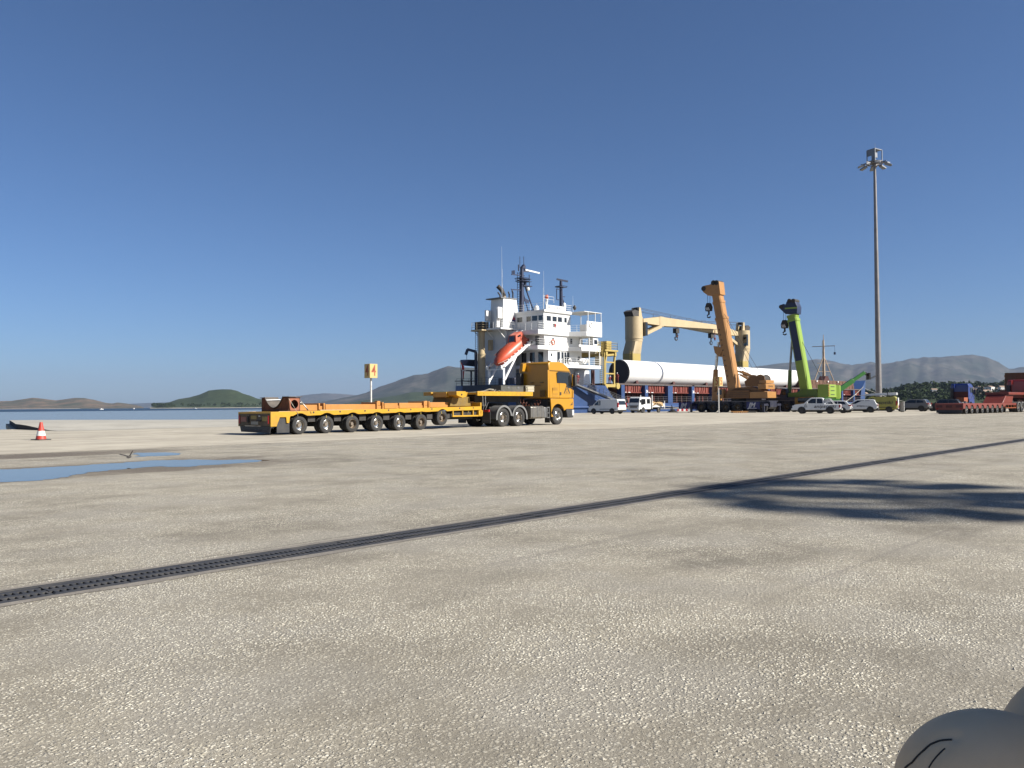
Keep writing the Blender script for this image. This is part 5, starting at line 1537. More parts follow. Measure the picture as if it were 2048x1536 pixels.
mb.build('boarding_rail', SHW, lb)

# ------------------------------------------------------------------ travelling gantry at the end of the hold
OG = (106.4, 85.2, 3.6)
gy = thing('hatch_gantry', 'yellow travelling gantry with ladder frames straddling the ship holds', 'gantry', OG)
for v in (77.95, 92.4):
    mb = MB(OG)
    mb.box(104.7, 108.2, v - .3, v + .3, 3.95, 4.42)
    leg = part(mb, 'bogie_beam', GYL, bevel=.03, parent=gy)
    part(MB(OG).cyl((107.9, v - .45, 4.15), (107.9, v + .45, 4.15), .48, n=16).cyl((104.9, v - .4, 3.9), (104.9, v + .4, 3.9), .3, n=14), 'bogie_wheel', GYL, parent=leg)
    mb = MB(OG)
    for u0, u1, u2 in ((105.0, 105.05, 105.55), (107.35, 107.45, 107.0)):
        mb.bar((u0, v, 4.4), (u1, v, 7.9), .26, .26)
        mb.bar((u1, v, 7.9), (u2 if u0 < 106 else 107.75, v, 9.5), .26, .26)
    for z in (6.1, 7.9):
        mb.bar((105.0, v, z), (107.4, v, z), .2, .2)
    mb.bar((105.5, v, 9.0), (107.3, v, 9.15), .25, .3)
    mb.bar((104.75, v, 4.4), (104.85, v, 9.6), .16, .16)
    part(mb, 'leg_frame', GYL, parent=gy)
part(MB(OG).box(104.7, 108.1, 77.6, 92.8, 9.6, 9.85), 'bridge_deck', GYL, parent=gy)
part(MB(OG).box(105.0, 105.4, 77.7, 92.7, 8.9, 9.598).box(107.4, 107.8, 77.7, 92.7, 8.9, 9.598), 'cross_girder', GYL, parent=gy)
part(MB(OG).box(105.6, 106.9, 78.0, 79.2, 9.852, 11.25), 'control_cabinet', GYL, bevel=.04, parent=gy)
part(MB(OG).rail([(104.8, 77.7, 9.85), (108.0, 77.7, 9.85), (108.0, 92.6, 9.85), (104.8, 92.6, 9.85), (104.8, 77.7, 9.85)], 1.15, 3, .03), 'railing', GYL, parent=gy)
part(MB(OG).ladder((104.4, 78.2, 4.4), (104.4, 78.2, 9.9), .5, 18, (0, 1, 0), .06), 'ladder', GYL, parent=gy)
part(MB(OG).box(103.6, 104.5, 79, 80.4, 9.2, 9.6).box(103.7, 104.4, 78.1, 78.9, 7.4, 8.8), 'electric_box', CRM, parent=gy)
mb = MB(OG).rail([(103.2, 78.0, 9.2), (104.6, 78.0, 9.2)], 1.8, 4, .03, .5)
part(mb, 'access_rail', GYL, parent=gy)

# ------------------------------------------------------------------ tower section lying on the hatch covers
OTW = (158, 85.2, 4.62)
tw = thing('tower_section', 'long white wind turbine tower section lying on the hatch covers', 'tower section', OTW)
TWW = mat('tower_white', (.80, .795, .775), .38, var=.025, scale=.2, dirt=.10, dirtcol=(.5, .46, .4), dscale=.3)
TC = Vector((0, 85.2, 6.88))
MB(OTW).cyl((119.0, 85.2, 6.88), (191, 85.2, 6.95), 2.18, 2.10, 72, caps=False).build('shell', TWW, tw, 30)
CAPB = mat('black_end_cover', (.02, .021, .024), .6, var=.2, scale=1)
MB(OTW).cyl((119.05, 85.2, 6.88), (118.93, 85.2, 6.88), 2.12, n=72).build('end_cover', CAPB, tw)
MB(OTW).cyl((190.95, 85.2, 6.95), (191.05, 85.2, 6.95), 2.05, n=48).build('end_cover', CAPB, tw)
fl_ = MB(OTW).lathe([(0, 1.95), (-.14, 1.95), (-.14, 2.2), (0, 2.2)], (119.0, 85.2, 6.88), (1, 0, 0), 72).build('flange', CAPB, tw, 30)
for k in range(44):
    t = 2 * math.pi * k / 44
    c = Vector((118.8, 85.2 + 2.07 * math.cos(t), 6.88 + 2.07 * math.sin(t)))
    MB(OTW).cyl(c, c + Vector((.1, 0, 0)), .05, n=6).build('flange_bolt', mat('pale_bolt', (.45, .45, .44), .5, .4), tw)
for u in (122, 134, 146, 158, 170, 182):
    cr = [(83.4, 4.63), (87.0, 4.63), (86.9, 5.1)] + [(85.2 + 2.2 * math.sin(t), 6.9 - 2.2 * math.cos(t)) for t in [R(a) for a in (48, 36, 24, 12, 0, -12, -24, -36, -48)]] + [(83.5, 5.1)]
    o = MB((u, 85.2, 4.62)).prism(cr, 'x', u - .35, u + .35).build('transport_saddle', OXD)
    o.location = (u, 85.2, 4.62)
    tag(o, 'dark red saddle block under the white tower section', 'saddle', 'saddles carrying the tower section')

# spare hatch pontoons stacked forward
hp = thing('hatch_pontoon', 'stack of long rust brown hatch pontoons on the foredeck', 'pontoon', (199.8, 85.2, 4.62))
BRN = mat('rust_brown_panel', (.10, .045, .022), .75, var=.25, scale=.5, dirt=.4, dirtcol=(.035, .018, .012))
for k in range(2):
    z0 = 4.63 + k * 1.0
    o = MB((199.8, 85.2, 4.62)).box(187.2, 213.2, 80.0 + .1 * k, 91.0, z0, z0 + .96).build('pontoon_panel', BRN, hp, bevel=.03)
    for j in range(13):
        MB((199.8, 85.2, 4.62)).box(188 + 2 * j, 188.2 + 2 * j, 79.93 + .1 * k, 79.998 + .1 * k, z0 + .1, z0 + .86).build('rib', BRN, o)
for u in (190, 196.5, 202.5, 208.5):
    MB((199.8, 85.2, 4.62)).box(u, u + .5, 79.85, 79.93, 6.2, 6.5).build('lashing_eye', LETTERW, hp)

# gangway
gw = thing('gangway', 'aluminium gangway with rope rails leading from the quay up to the ship', 'gangway', (103, 76.4, 0))
OW = (103, 76.4, 0)
a, b = Vector((96.0, 76.95, 4.25)), Vector((110.2, 75.0, .15))
MB(OW).bar(a, b, .85, .10).build('tread_deck', STEEL, gw)
mb = MB(OW)
sd = (b - a).cross(Vector((0, 0, 1))).normalized() * .42
for s_ in (-1, 1):
    mb.bar(a + sd * s_ + Vector((0, 0, .02)), b + sd * s_ + Vector((0, 0, .02)), .08, .22)
mb.build('side_beam', STEEL, gw)
mb = MB(OW)
for s_ in (-1, 1):
    for k in range(11):
        p = a.lerp(b, k / 10) + sd * s_
        mb.bar(p, p + Vector((0, 0, 1.05)), .045, .045)
    for h in (.55, 1.03):
        mb.bar(a + sd * s_ + Vector((0, 0, h)), b + sd * s_ + Vector((0, 0, h)), .03, .03)
mb.build('handrail', STEEL, gw)
for k in range(28):
    p = a.lerp(b, (k + .5) / 28) + Vector((0, 0, .07))
    MB(OW).bar(p - sd, p + sd, .10, .03).build('tread', STEEL, gw)
MB(OW).cyl((110.2, 74.5, .12), (110.2, 75.5, .12), .12, n=12).build('roller', UNDER, gw)

# mooring lines and bollards
ROPE = mat('mooring_rope', (.42, .40, .34), .9, var=.2)
def line(name, p, q, sag, label, r=.05):
    p, q = Vector(p), Vector(q)
    pts = [p.lerp(q, k / 16) - Vector((0, 0, sag * math.sin(math.pi * k / 16))) for k in range(17)]
    mid = p.lerp(q, .5)
    o = MB(mid).tube(pts, r, 6).build(name, ROPE, None, 60)
    o.location = mid
    return tag(o, label, 'rope')
line('mooring_line', (114.5, 77.2, 1.5), (124.0, 75.2, .5), .12, 'pale spring line running low from the hull to a bollard')
line('mooring_line', (100, 77.2, 1.1), (122.5, 75.2, .45), .25, 'slack breast line along the blue hull behind the white vehicles')
line('mooring_line', (215, 78.3, 5.3), (190, 75.2, .5), .5, 'pale head line slanting down from the bow', .07)
line('mooring_line', (229, 84, 5.5), (262, 75.2, .5), 1.2, 'dark head line leading ahead of the bow', .06)
BOLL = mat('bollard_iron', (.05, .05, .055), .7, .1, var=.3, dirt=.4)
for u, lb in ((123.4, 'squat iron bollard holding the spring lines behind the white lorry'), (190, 'squat iron bollard at the end of the pale head line'), (262.1, 'squat iron bollard far ahead of the bow')):
    o = thing('mooring_bollard', lb, 'bollard', (u, 75.1, 0), 0, 'bollards along the quay edge')
    MB().lathe([(0, .42), (.06, .42), (.08, .24), (.45, .22), (.52, .36), (.62, .38), (.70, .30), (.74, .01)], (0, 0, 0), (0, 0, 1), 18).build('post', BOLL, o, 40)
    MB().box(-.5, .5, -.4, .4, .0, .05).build('base', BOLL, o)

# ------------------------------------------------------------------ high light masts
GALV = mat('galvanised_mast', (.33, .31, .30), .5, .45, var=.15, scale=.8, dirt=.35, dirtcol=(.20, .13, .09), dscale=.6)
LAMPH = mat('lamp_housing', (.30, .31, .33), .5, .4, var=.1)
def light_mast(loc, H, label, s=1., NL=8, lw=.38, cage=True):
    t = thing('light_mast', label, 'light mast', loc, R(-16))
    n = 11
    rings = []
    prev = None
    pole = MB()
    for k in range(n):
        z0, z1 = H * .945 * k / n, H * .945 * (k + 1) / n
        r0, r1 = .50 * s - .29 * s * k / n, .50 * s - .29 * s * (k + 1) / n
        pole.cyl((0, 0, z0), (0, 0, z1 + (.25 if k < n - 1 else 0)), r0, r1 + .012, 20)
    pole.build('pole', GALV, t, 40)
    MB().cyl((0, 0, 0), (0, 0, .06), .85 * s, n=20).box(-.3 * s, .3 * s, .3 * s, .56 * s, .5, 1.6).build('base', GALV, t)
    zt = H * .94
    fr = MB()
    for r, z in ((1.25 * s, zt), (1.25 * s, zt + .22), (.55 * s, zt + .1)):
        fr.tube([(r * math.cos(a), r * math.sin(a), z) for a in [i * math.pi / 12 for i in range(25)]], .075 * s, 6)
    for k in range(8):
        a = k * math.pi / 4
        fr.bar((0, 0, zt + .1), (2.2 * s * math.cos(a), 2.2 * s * math.sin(a), zt + .05), .10, .12)
    fr.cyl((0, 0, zt - .5), (0, 0, zt + .5), .42 * s, n=16)
    fr.build('head_ring', GALV, t)
    for k in range(NL):
        a = k * 2 * math.pi / NL
        d = Vector((math.cos(a), math.sin(a), 0))
        sd = Vector((-d.y, d.x, 0)) * lw * s
        c0, c1 = d * 1.55 * s + Vector((0, 0, zt - .05)), d * 2.65 * s + Vector((0, 0, zt - .38))
        up = Vector((0, 0, .14 * s))
        MB().loft([[c0 - sd * .8 - up, c0 + sd * .8 - up, c0 + sd * .8 + up, c0 - sd * .8 + up], [c1 - sd - up, c1 + sd - up, c1 + sd + up * .6, c1 - sd + up * .6]]).build('floodlight', LAMPH, t, bevel=.03)
    if not cage:
        MB().cyl((0, 0, zt + .5), (0, 0, zt + 1.3), .03, n=5).build('lightning_rod', GALV, t)
        return t
    bx = MB()
    w, d_, z0, z1 = .95 * s, .75 * s, zt + .35, zt + 2.35 * s
    for sx in (-1, 1):
        for sy in (-1, 1):
            bx.bar((sx * w, sy * d_, z0), (sx * w, sy * d_, z1), .12, .12)
    bx.box(-w, w, -d_, d_, z1 - .06, z1 + .06).box(-w, w, -d_, d_, z0, z0 + .1)
    bx.box(-w - .01, -w + .05, -d_, d_, z0 + .9, z1 - .07).box(-w - .01, -w + .05, -d_, -.1, z0 + .11, z0 + .9)
    bx.box(-.35 * s, .35 * s, -.3 * s, .3 * s, z0 + .7, z1 - .3)
    bx.build('winch_cage', LAMPH, t)
    MB().cyl((.2, 0, z1), (.2, 0, z1 + 1.2), .02, n=5).build('lightning_rod', GALV, t)
    return t
light_mast((143.67, 49.82, 0), 44.2, 'tall tapered light mast with floodlight ring behind the parked cars')
light_mast((184.2, 33.1, 0), 52.5, 'tall tapered light mast standing further along the quay')
light_mast((27.1, -32.5, 0), 30, 'shorter light mast whose ring of floodlights shades the paving', .95, 10, .52, False)

# ------------------------------------------------------------------ mobile cranes (local x points at the ship)
COR = mat('crane_orange', (.52, .255, .075), .45, var=.08, scale=.7, dirt=.22, dirtcol=(.24, .10, .03))
CNV = mat('carrier_navy', (.010, .012, .028), .5, var=.2, dirt=.3)
CBL = mat('carrier_blue', (.012, .018, .12), .4, var=.1)
LIME = mat('crane_lime', (.32, .47, .06), .42, var=.06, scale=.7, dirt=.12, dirtcol=(.2, .32, .06))
NAVB = mat('boom_navy', (.010, .018, .05), .45, var=.15)
HUBB = mat('hub_brown', (.12, .075, .03), .7, var=.25, dirt=.3)
def tele_boom(t, base, top, w, d, m, shade, secs, name='boom'):
    """telescopic boom in the x-z plane: each section narrower than the last"""
    b, p = Vector(base), Vector(top)
    ax = (p - b).normalized()
    nx = Vector((ax.z, 0, -ax.x))     # away from the ship, towards the operator side
    parts = []
    for i, (t0, t1, k) in enumerate(secs):
        a, c = b.lerp(p, t0), b.lerp(p, t1)
        hw, hd = w * k / 2, d * k / 2
        def ring(q, f=1):
            ch = .22
            pts = []
            for sy, sd in ((-1, -1), (1, -1), (1, 1), (-1, 1)):
                pts.append((sy, sd))
            o = [(-hw * (1 - ch), -hd), (hw * (1 - ch), -hd), (hw, -hd * (1 - ch)), (hw, hd * (1 - ch)), (hw * (1 - ch), hd), (-hw * (1 - ch), hd), (-hw, hd * (1 - ch)), (-hw, -hd * (1 - ch))]
            return [q + Vector((0, y * f, 0)) + nx * n_ * f for y, n_ in o]
        o = MB().loft([ring(a), ring(c)]).build(name if i == 0 else 'boom_section', m, t)
        cl = MB().loft([ring(c - ax * .35, 1.09), ring(c, 1.09)]).build('boom_collar', m, o)
        parts.append(o)
    return b, p, ax, nx
def hookblock(t, x, y, z1, z0, m=UNDER):
    o = MB().prism([(x - .42, z0 + .9), (x + .42, z0 + .9), (x + .5, z0 + 1.5), (x + .25, z0 + 2.1), (x - .25, z0 + 2.1), (x - .5, z0 + 1.5)], 'y', y - .3, y + .3).build('hook_block', m, t, bevel=.06)
    for k in range(3):
        MB().prism([(x - .3 + .2 * k, z0 + 1.0), (x - .2 + .2 * k, z0 + 1.0), (x - .02 + .2 * k, z0 + 1.45), (x - .12 + .2 * k, z0 + 1.45)], 'y', y + .301, y + .306).build('hazard_stripe', LETTERW, o)
    MB().cyl((x, y, z0 + .9), (x, y, z0 + .4), .13, n=10).tube([(x + .02, y, z0 + .45), (x + .28, y, z0 + .3), (x + .25, y, z0 + .05), (x, y, z0 - .05), (x - .25, y, z0 + .08)], .1, 7).build('hook', m, o)
    MB().bar((x - .12, y - .1, z0 + 2.0), (x - .2, y - .1, z1), .04, .04).bar((x + .12, y + .1, z0 + 2.0), (x + .12, y + .1, z1), .04, .04).build('hoist_rope', WIRE, t)
def carrier(t, x0, x1, axles, z, r, rim):
    MB().prism([(x0, .75), (x0 + .3, .5), (x1 - .3, .5), (x1, .75), (x1, z - .12), (x0, z - .12)], 'y', -1.0, 1.0).build('chassis', CNV, t)
    MB().box(x0, x1, -1.38, 1.38, z - .12, z).build('carrier_deck', CNV, t)
    MB().box(x0, x1, 1.381, 1.40, z - .09, z - .03).box(x0, x1, -1.40, -1.381, z - .09, z - .03).build('deck_edge', mat('edge_grey', (.16, .16, .17), .5, var=.1), t)
    for ax in axles:
        for sd in (-1, 1):
            wheel(t, ax, sd * 1.20, r - .02, r, .42, sd, 'dish', rim, 26)
        MB().prism([(ax - .85, .95), (ax - .6, z - .3), (ax - .3, z - .14), (ax + .3, z - .14), (ax + .6, z - .3), (ax + .85, .95), (ax + .8, .95), (ax + .55, z - .35), (ax - .55, z - .35), (ax - .8, .95)], 'y', .98, 1.39).build('mudguard', CNV, t)
SLOGO = mat('logo_white', (.72, .70, .68), .5, var=.05)
def crane_logo(t, x, z):
    p = MB().box(x - 1.0, x + 1.0, 1.402, 1.44, z - .5, z + .5).build('logo_panel', CBL, t)
    text('JM', p, (x + .25, 1.446, z + .02), FACE_PY, .95, SLOGO, 'logo', shear=.35, sx=.95, bold=.03)
    MB().box(x - .55, x + .75, 1.442, 1.447, z - .42, z - .34).build('logo', SLOGO, p)
# orange one
oc = thing('mobile_crane', 'orange telescopic crane with raised boom on a dark blue carrier', 'crane', (108.4, 56.9, 0), R(90))
carrier(oc, -5.2, 6.7, (5.3, 3.35, 1.4, -.5, -2.4, -4.2), 1.60, .70, HUBB)
crane_logo(oc, 8.0, .95)
MB().box(6.7, 8.9, -1.38, 1.40, .45, 1.46).build('outrigger_box', CBL, oc, bevel=.03)
crane_logo(oc, -2.9, .95)
MB().box(6.0, 7.6, 1.42, 1.5, .4, 1.2).build('outrigger_plate', CBL, oc)
for x in (-4.9, 6.3):
    for sd in (-1, 1):
        MB().box(x - .2, x + .2, sd * 1.4, sd * 2.6, .9, 1.2).box(x - .15, x + .15, sd * 2.4 - .1, sd * 2.4 + .1, .08, .9).box(x - .4, x + .4, sd * 2.4 - .4, sd * 2.4 + .4, .0, .08).build('outrigger', CNV, oc)
MB().cyl((0, 0, 1.60), (0, 0, 1.95), 1.05, n=28).build('slew_ring', UNDER, oc)
COD = mat('shaded_grimy_orange', (.20, .09, .024), .6, var=.15, dirt=.4, dirtcol=(.05, .03, .015))  # crane orange with the boom's shade painted into the colour, plus some grime
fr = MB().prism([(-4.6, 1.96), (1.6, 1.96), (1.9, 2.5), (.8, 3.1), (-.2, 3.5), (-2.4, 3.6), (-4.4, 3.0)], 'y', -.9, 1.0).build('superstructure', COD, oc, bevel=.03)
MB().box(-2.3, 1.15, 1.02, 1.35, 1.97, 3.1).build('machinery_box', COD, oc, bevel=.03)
for z in (2.25, 2.5, 2.75):
    MB().box(-2.2, .9, 1.352, 1.362, z, z + .05).build('panel_line', UNDER, oc)
cb = MB().prism([(1.7, 1.97), (2.85, 1.97), (2.95, 2.5), (2.6, 3.3), (1.75, 3.35)], 'y', .45, 1.35).build('operator_cab', COR, oc, bevel=.05)
MB().prism([(1.95, 2.5), (2.8, 2.5), (2.5, 3.2), (1.95, 3.22)], 'y', 1.352, 1.36).build('cab_window', GLASS, cb)
MB().box(-5.0, -2.35, -1.3, 1.35, 1.97, 2.85).build('counterweight', COR, oc, bevel=.04)
cw = MB().box(-4.8, -3.6, -1.35, 1.37, 3.2, 3.95).build('counterweight', COR, oc, bevel=.04)
text('LIEBHERR', cw, (-4.806, 0, 3.58), FACE_MX, .34, LETTER)
MB().box(-4.75, -3.7, -1.2, 1.2, 4.0, 4.45).build('ballast_cap', COR, oc, bevel=.04)
for x in (-2.7, -3.75):
    MB().cyl((x, -.8, 4.55), (x, .9, 4.55), .62, n=24).build('winch_drum', UNDER, oc)
    MB().cyl((x, .9, 4.55), (x, .95, 4.55), .70, n=24).build('drum_flange', COR, oc)
    MB().cyl((x, -.85, 4.55), (x, -.8, 4.55), .70, n=24).build('drum_flange', COR, oc)
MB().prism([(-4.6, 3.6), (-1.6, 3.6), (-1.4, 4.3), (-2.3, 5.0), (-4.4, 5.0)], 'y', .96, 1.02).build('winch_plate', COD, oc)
mb = MB()
for y in (-.5, .2, .8):
    mb.bar((-2.4, y, 4.9), (-.3, y, 5.85), .16, .2).bar((-2.2, y, 4.4), (-.4, y, 5.4), .12, .12)
mb.build('a_frame', COR, oc)
bb, tp, ax, nx = tele_boom(oc, (.55, 0, 2.7), (3.25, 0, 17.6), 1.47, 1.45, COR, COR, ((0, .74, 1), (.74, .90, .93), (.90, .985, .88)))
MB().prism([(2.3, 17.0), (4.3, 17.0), (5.1, 17.6), (5.35, 18.1), (5.1, 18.5), (3.9, 18.6), (3.6, 19.0), (2.5, 18.9)], 'y', -.75, .75).build('boom_head', COR, oc, bevel=.04)
for x, z in ((5.0, 18.1), (2.9, 18.75), (3.4, 18.8)):
    MB().cyl((x, -.8, z), (x, .8, z), .36, n=16).build('head_sheave', UNDER, oc)
hookblock(oc, 4.6, 0, 18.0, 13.9)
MB().cyl((3.75, .1, 3.0), (3.55, .1, 6.2), .42, .34, 18).build('luffing_cylinder', COR, oc, 40)
MB().cyl((3.55, .1, 6.2), (3.05, .1, 10.2), .22, n=14).build('luffing_rod', CHROME, oc, 40)
MB().box(2.9, 3.9, -.5, .7, 1.62, 3.0).build('cylinder_foot', COR, oc, bevel=.05)
for k in range(11):
    c = bb.lerp(tp, .12 + .05 * k) + nx * .3
    MB().bar(c + Vector((0, .74, 0)), c + Vector((0, .82, 0)), .12, .16).build('boom_bracket', UNDER, oc)
MB().bar(tp + nx * .75, Vector((-2.7, 0, 5.1)), .04, .04).bar(tp + nx * .75 + Vector((0, .3, 0)), Vector((-3.7, .3, 5.1)), .04, .04).build('hoist_rope', WIRE, oc)
MB().prism([(1.9, 9.2), (2.7, 9.4), (3.5, 9.6), (3.3, 8.6), (2.6, 8.0)], 'y', -.78, .78).build('cylinder_lug', COR, oc)
# green one
gc = thing('mobile_crane', 'lime green telescopic crane with navy boom flank behind the white pickup', 'crane', (114.8, 50.5, 0), R(90))
carrier(gc, -4.0, 8.0, (6.6, 4.9, 3.29, 1.63, -1.2, -2.9), 1.72, .74, HUBB)
MB().box(.4, 7.9, -1.3, 1.3, 1.722, 2.1).build('deck_box', CNV, gc, bevel=.03)
MB().box(4.8, 5.4, .9, 1.42, 1.73, 1.95).build('work_lamp', LAMP_CLR, gc, bevel=.03)
kc = MB().prism([(-2.6, .7), (.36, .7), (.36, 2.05), (-2.3, 2.15)], 'y', .35, 1.5).build('carrier_cab', mat('ochre_cab', (.34, .19, .03), .5, var=.1), gc, bevel=.05)
MB().box(-2.2, -.1, 1.502, 1.51, 1.3, 2.0).build('cab_window', GLASS, kc)
MB().cyl((0, 0, 1.72), (0, 0, 2.0), .95, n=24).build('slew_ring', UNDER, gc)
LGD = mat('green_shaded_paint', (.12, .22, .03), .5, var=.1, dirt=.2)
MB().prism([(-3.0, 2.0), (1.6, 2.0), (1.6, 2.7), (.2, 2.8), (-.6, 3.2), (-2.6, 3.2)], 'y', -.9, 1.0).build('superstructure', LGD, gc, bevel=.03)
cb = MB().prism([(1.65, 2.0), (2.6, 2.0), (2.7, 2.5), (2.4, 3.3), (1.7, 3.3)], 'y', .3, 1.25).build('operator_cab', CNV, gc, bevel=.05)
MB().prism([(1.8, 2.45), (2.55, 2.5), (2.3, 3.15), (1.8, 3.18)], 'y', 1.252, 1.26).build('cab_window', GLASS, cb)
cw = MB().box(-4.45, -2.9, -1.35, 1.35, 2.02, 3.8).build('counterweight', LIME, gc, bevel=.04)
for z in (2.35, 2.9, 3.45):
    MB().box(-4.47, -4.452, -.7, .6, z, z + .1).build('vent_slot', LETTER, cw)
for k in range(5):
    z = 2.1 + k * .34
    MB().prism([(1.10, z), (1.34, z + .17), (1.34, z + .33), (1.10, z + .17)], 'x', -4.475, -4.455).build('hazard_stripe', mat('chevron_red', (.45, .03, .02), .5), cw)
    MB().prism([(1.10, z + .17), (1.34, z + .34), (1.34, z + .17), (1.10, z + .02)], 'x', -4.465, -4.453).build('hazard_stripe', LETTERW, cw)
MB().box(-4.3, -3.1, -2.6, -1.5, 2.0, 3.6).build('ballast_slab', LIME, gc, bevel=.05)
for k in range(4):
    MB().box(-4.4, -4.2, -2.7 + .35 * k, -2.55 + .35 * k, 1.8, 3.75).build('ballast_rod', LIME, gc)
MB().box(-4.4, -3.0, -3.1, -2.8, 1.9, 3.7).build('ballast_slab', LIME, gc, bevel=.05)
bb, tp, ax, nx = tele_boom(gc, (-.75, 0, 2.75), (1.15, 0, 14.1), 1.35, 1.35, LIME, LIME, ((0, .93, 1), (.93, .985, .94)))
fq = [bb.lerp(tp, .40), bb.lerp(tp, .90)]
q = MB()
for s_ in (-1, 1):
    q.loft([[fq[0] + nx * .50 + Vector((0, s_ * .676, 0)), fq[1] + nx * .50 + Vector((0, s_ * .676, 0)), fq[1] - nx * .5 + Vector((0, s_ * .676, 0)), fq[0] - nx * .5 + Vector((0, s_ * .676, 0))], [p + Vector((0, s_ * .012, 0)) for p in (fq[0] + nx * .50 + Vector((0, s_ * .676, 0)), fq[1] + nx * .50 + Vector((0, s_ * .676, 0)), fq[1] - nx * .5 + Vector((0, s_ * .676, 0)), fq[0] - nx * .5 + Vector((0, s_ * .676, 0)))]])
q.build('boom_flank_panel', NAVB, gc)
MB().prism([(.2, 14.0), (1.9, 14.1), (2.7, 14.9), (2.75, 15.4), (2.2, 15.6), (1.9, 15.3), (1.7, 15.9), (.5, 15.9), (.1, 15.0)], 'y', -.72, .72).build('boom_head', NAVB, gc, bevel=.04)
MB().prism([(.15, 14.75), (1.95, 14.8), (1.98, 15.0), (.15, 14.98)], 'y', -.735, .735).build('head_band', LIME, gc)
for x, z in ((2.55, 15.2), (.7, 15.9), (1.3, 15.95)):
    MB().cyl((x, -.75, z), (x, .75, z), .3, n=14).build('head_sheave', UNDER, gc)
hookblock(gc, 2.35, 0, 15.2, 11.2)
MB().cyl((1.75, .1, 2.3), (1.62, .1, 6.0), .30, .26, 16).build('luffing_cylinder', LGD, gc, 40)
MB().cyl((1.62, .1, 6.0), (1.25, .1, 10.2), .16, n=12).build('luffing_rod', STEEL, gc, 40)
for k in range(7):
    c = bb.lerp(tp, .1 + .12 * k) + nx * .68
    MB().bar(c - Vector((0, .6, 0)), c + Vector((0, .6, 0)), .05, .04).build('boom_joint', LGD, gc)
MB().bar(tp + nx * .72, Vector((-3.4, 0, 3.9)), .045, .045).build('hoist_rope', WIRE, gc)

# ------------------------------------------------------------------ green telehandler
TG = mat('telehandler_green', (.05, .22, .035), .45, var=.1, dirt=.2, dirtcol=(.05, .1, .03))
th_ = thing('telehandler', 'green telescopic handler with its boom raised behind the parked cars', 'telehandler', (124.6, 49.6, 0), R(-48))
MB().prism([(-2.2, .6), (2.0, .6), (2.2, 1.1), (1.4, 1.3), (-2.3, 1.5)], 'y', -.9, .9).build('chassis', TG, th_, bevel=.05)
cb = MB().prism([(-.6, 1.3), (.9, 1.3), (.7, 2.4), (-.5, 2.4)], 'y', .2, 1.05).build('cab', TG, th_, bevel=.05)
MB().prism([(-.4, 1.5), (.75, 1.5), (.6, 2.25), (-.38, 2.25)], 'y', 1.052, 1.06).build('cab_window', GLASS, cb)
for x in (-1.4, 1.4):
    for sd in (-1, 1):
        wheel(th_, x, sd * .95, .58, .58, .38, sd, 'dish', HUBB, 22)
MB().bar((-1.9, -.35, 1.55), (2.6, -.35, 4.6), .62, .66).build('boom', TG, th_, bevel=.03)
MB().bar((2.4, -.35, 4.48), (4.35, -.35, 5.78), .44, .48).build('boom_section', TG, th_, bevel=.03)
MB().bar((4.3, -.35, 5.75), (4.9, -.35, 5.3), .3, .36).build('boom_head', UNDER, th_)
MB().box(4.8, 5.0, -.95, .25, 4.7, 5.7).bar((5.0, -.75, 4.75), (6.1, -.75, 5.3), .1, .06).bar((5.0, .05, 4.75), (6.1, .05, 5.3), .1, .06).build('fork_carriage', UNDER, th_)

# ------------------------------------------------------------------ cars and vans: one shell with tumblehome, then glass, arches, lamps, wheels
def shell(t, prof, W, paint, tuck, bevel=.05, name='body'):
    def y(z):
        return W / 2 - tuck(z)
    L = [(x, -y(z), z) for x, z in prof]
    Rr = [(x, y(z), z) for x, z in prof]
    return MB().loft([L, Rr]).build(name, paint, t, bevel=bevel, seg=3), y
def decal(pts, y, name, m, parent, d=.008, sides=(1, -1), th=.02):
    for s_ in sides:
        a = [Vector((x, s_ * (y(z) + d), z)) for x, z in pts]
        MB().loft([[p - Vector((0, s_ * th, 0)) for p in a], a]).build(name, m, parent)
def across(pts, y, name, m, parent, d=.01, inset=.1):
    """a panel across the car, from a 2-point line in (x,z); d pushes it out along its normal"""
    (x0, z0), (x1, z1) = pts
    n_ = Vector((z1 - z0, 0, x0 - x1)).normalized() * d
    a = [Vector((x0, -(y(z0) - inset), z0)) + n_, Vector((x0, y(z0) - inset, z0)) + n_, Vector((x1, y(z1) - inset, z1)) + n_, Vector((x1, -(y(z1) - inset), z1)) + n_]
    return MB().loft([[p - n_.normalized() * .03 for p in a], a]).build(name, m, parent)
def running(t, W, xs, r, w=.22, rim=STEEL):
    for x in xs:
        for s_ in (-1, 1):
            N = 16
            pr = [(x + (r + .075) * math.cos(math.pi * k / N), r + (r + .075) * math.sin(math.pi * k / N)) for k in range(N + 1)] + [(x - r - .075, r * .55), (x + r + .075, r * .55)]
            MB().prism(pr, 'y', s_ * (W / 2 - .12), s_ * (W / 2 + .004)).build('wheel_arch', BLACK, t)
            wheel(t, x, s_ * (W / 2 - w / 2 + .02), r, r, w, s_, 'car', rim, 22)
    MB().box(min(xs) - .5, max(xs) + .5, -W / 2 + .25, W / 2 - .25, r * .55, r * 1.4).build('underbody', UNDER, t)
DARKR = mat('dark_alloy', (.09, .09, .09), .5, .4, var=.2)
def brand_word(body, t, x, z, size, y, sides=(1,)):
    for s_ in sides:
        text(body, t, (x, s_ * (y(z) + .012), z), FACE_PY if s_ > 0 else FACE_MY, size, LETTER, shear=.25, sx=1.25, bold=.006)
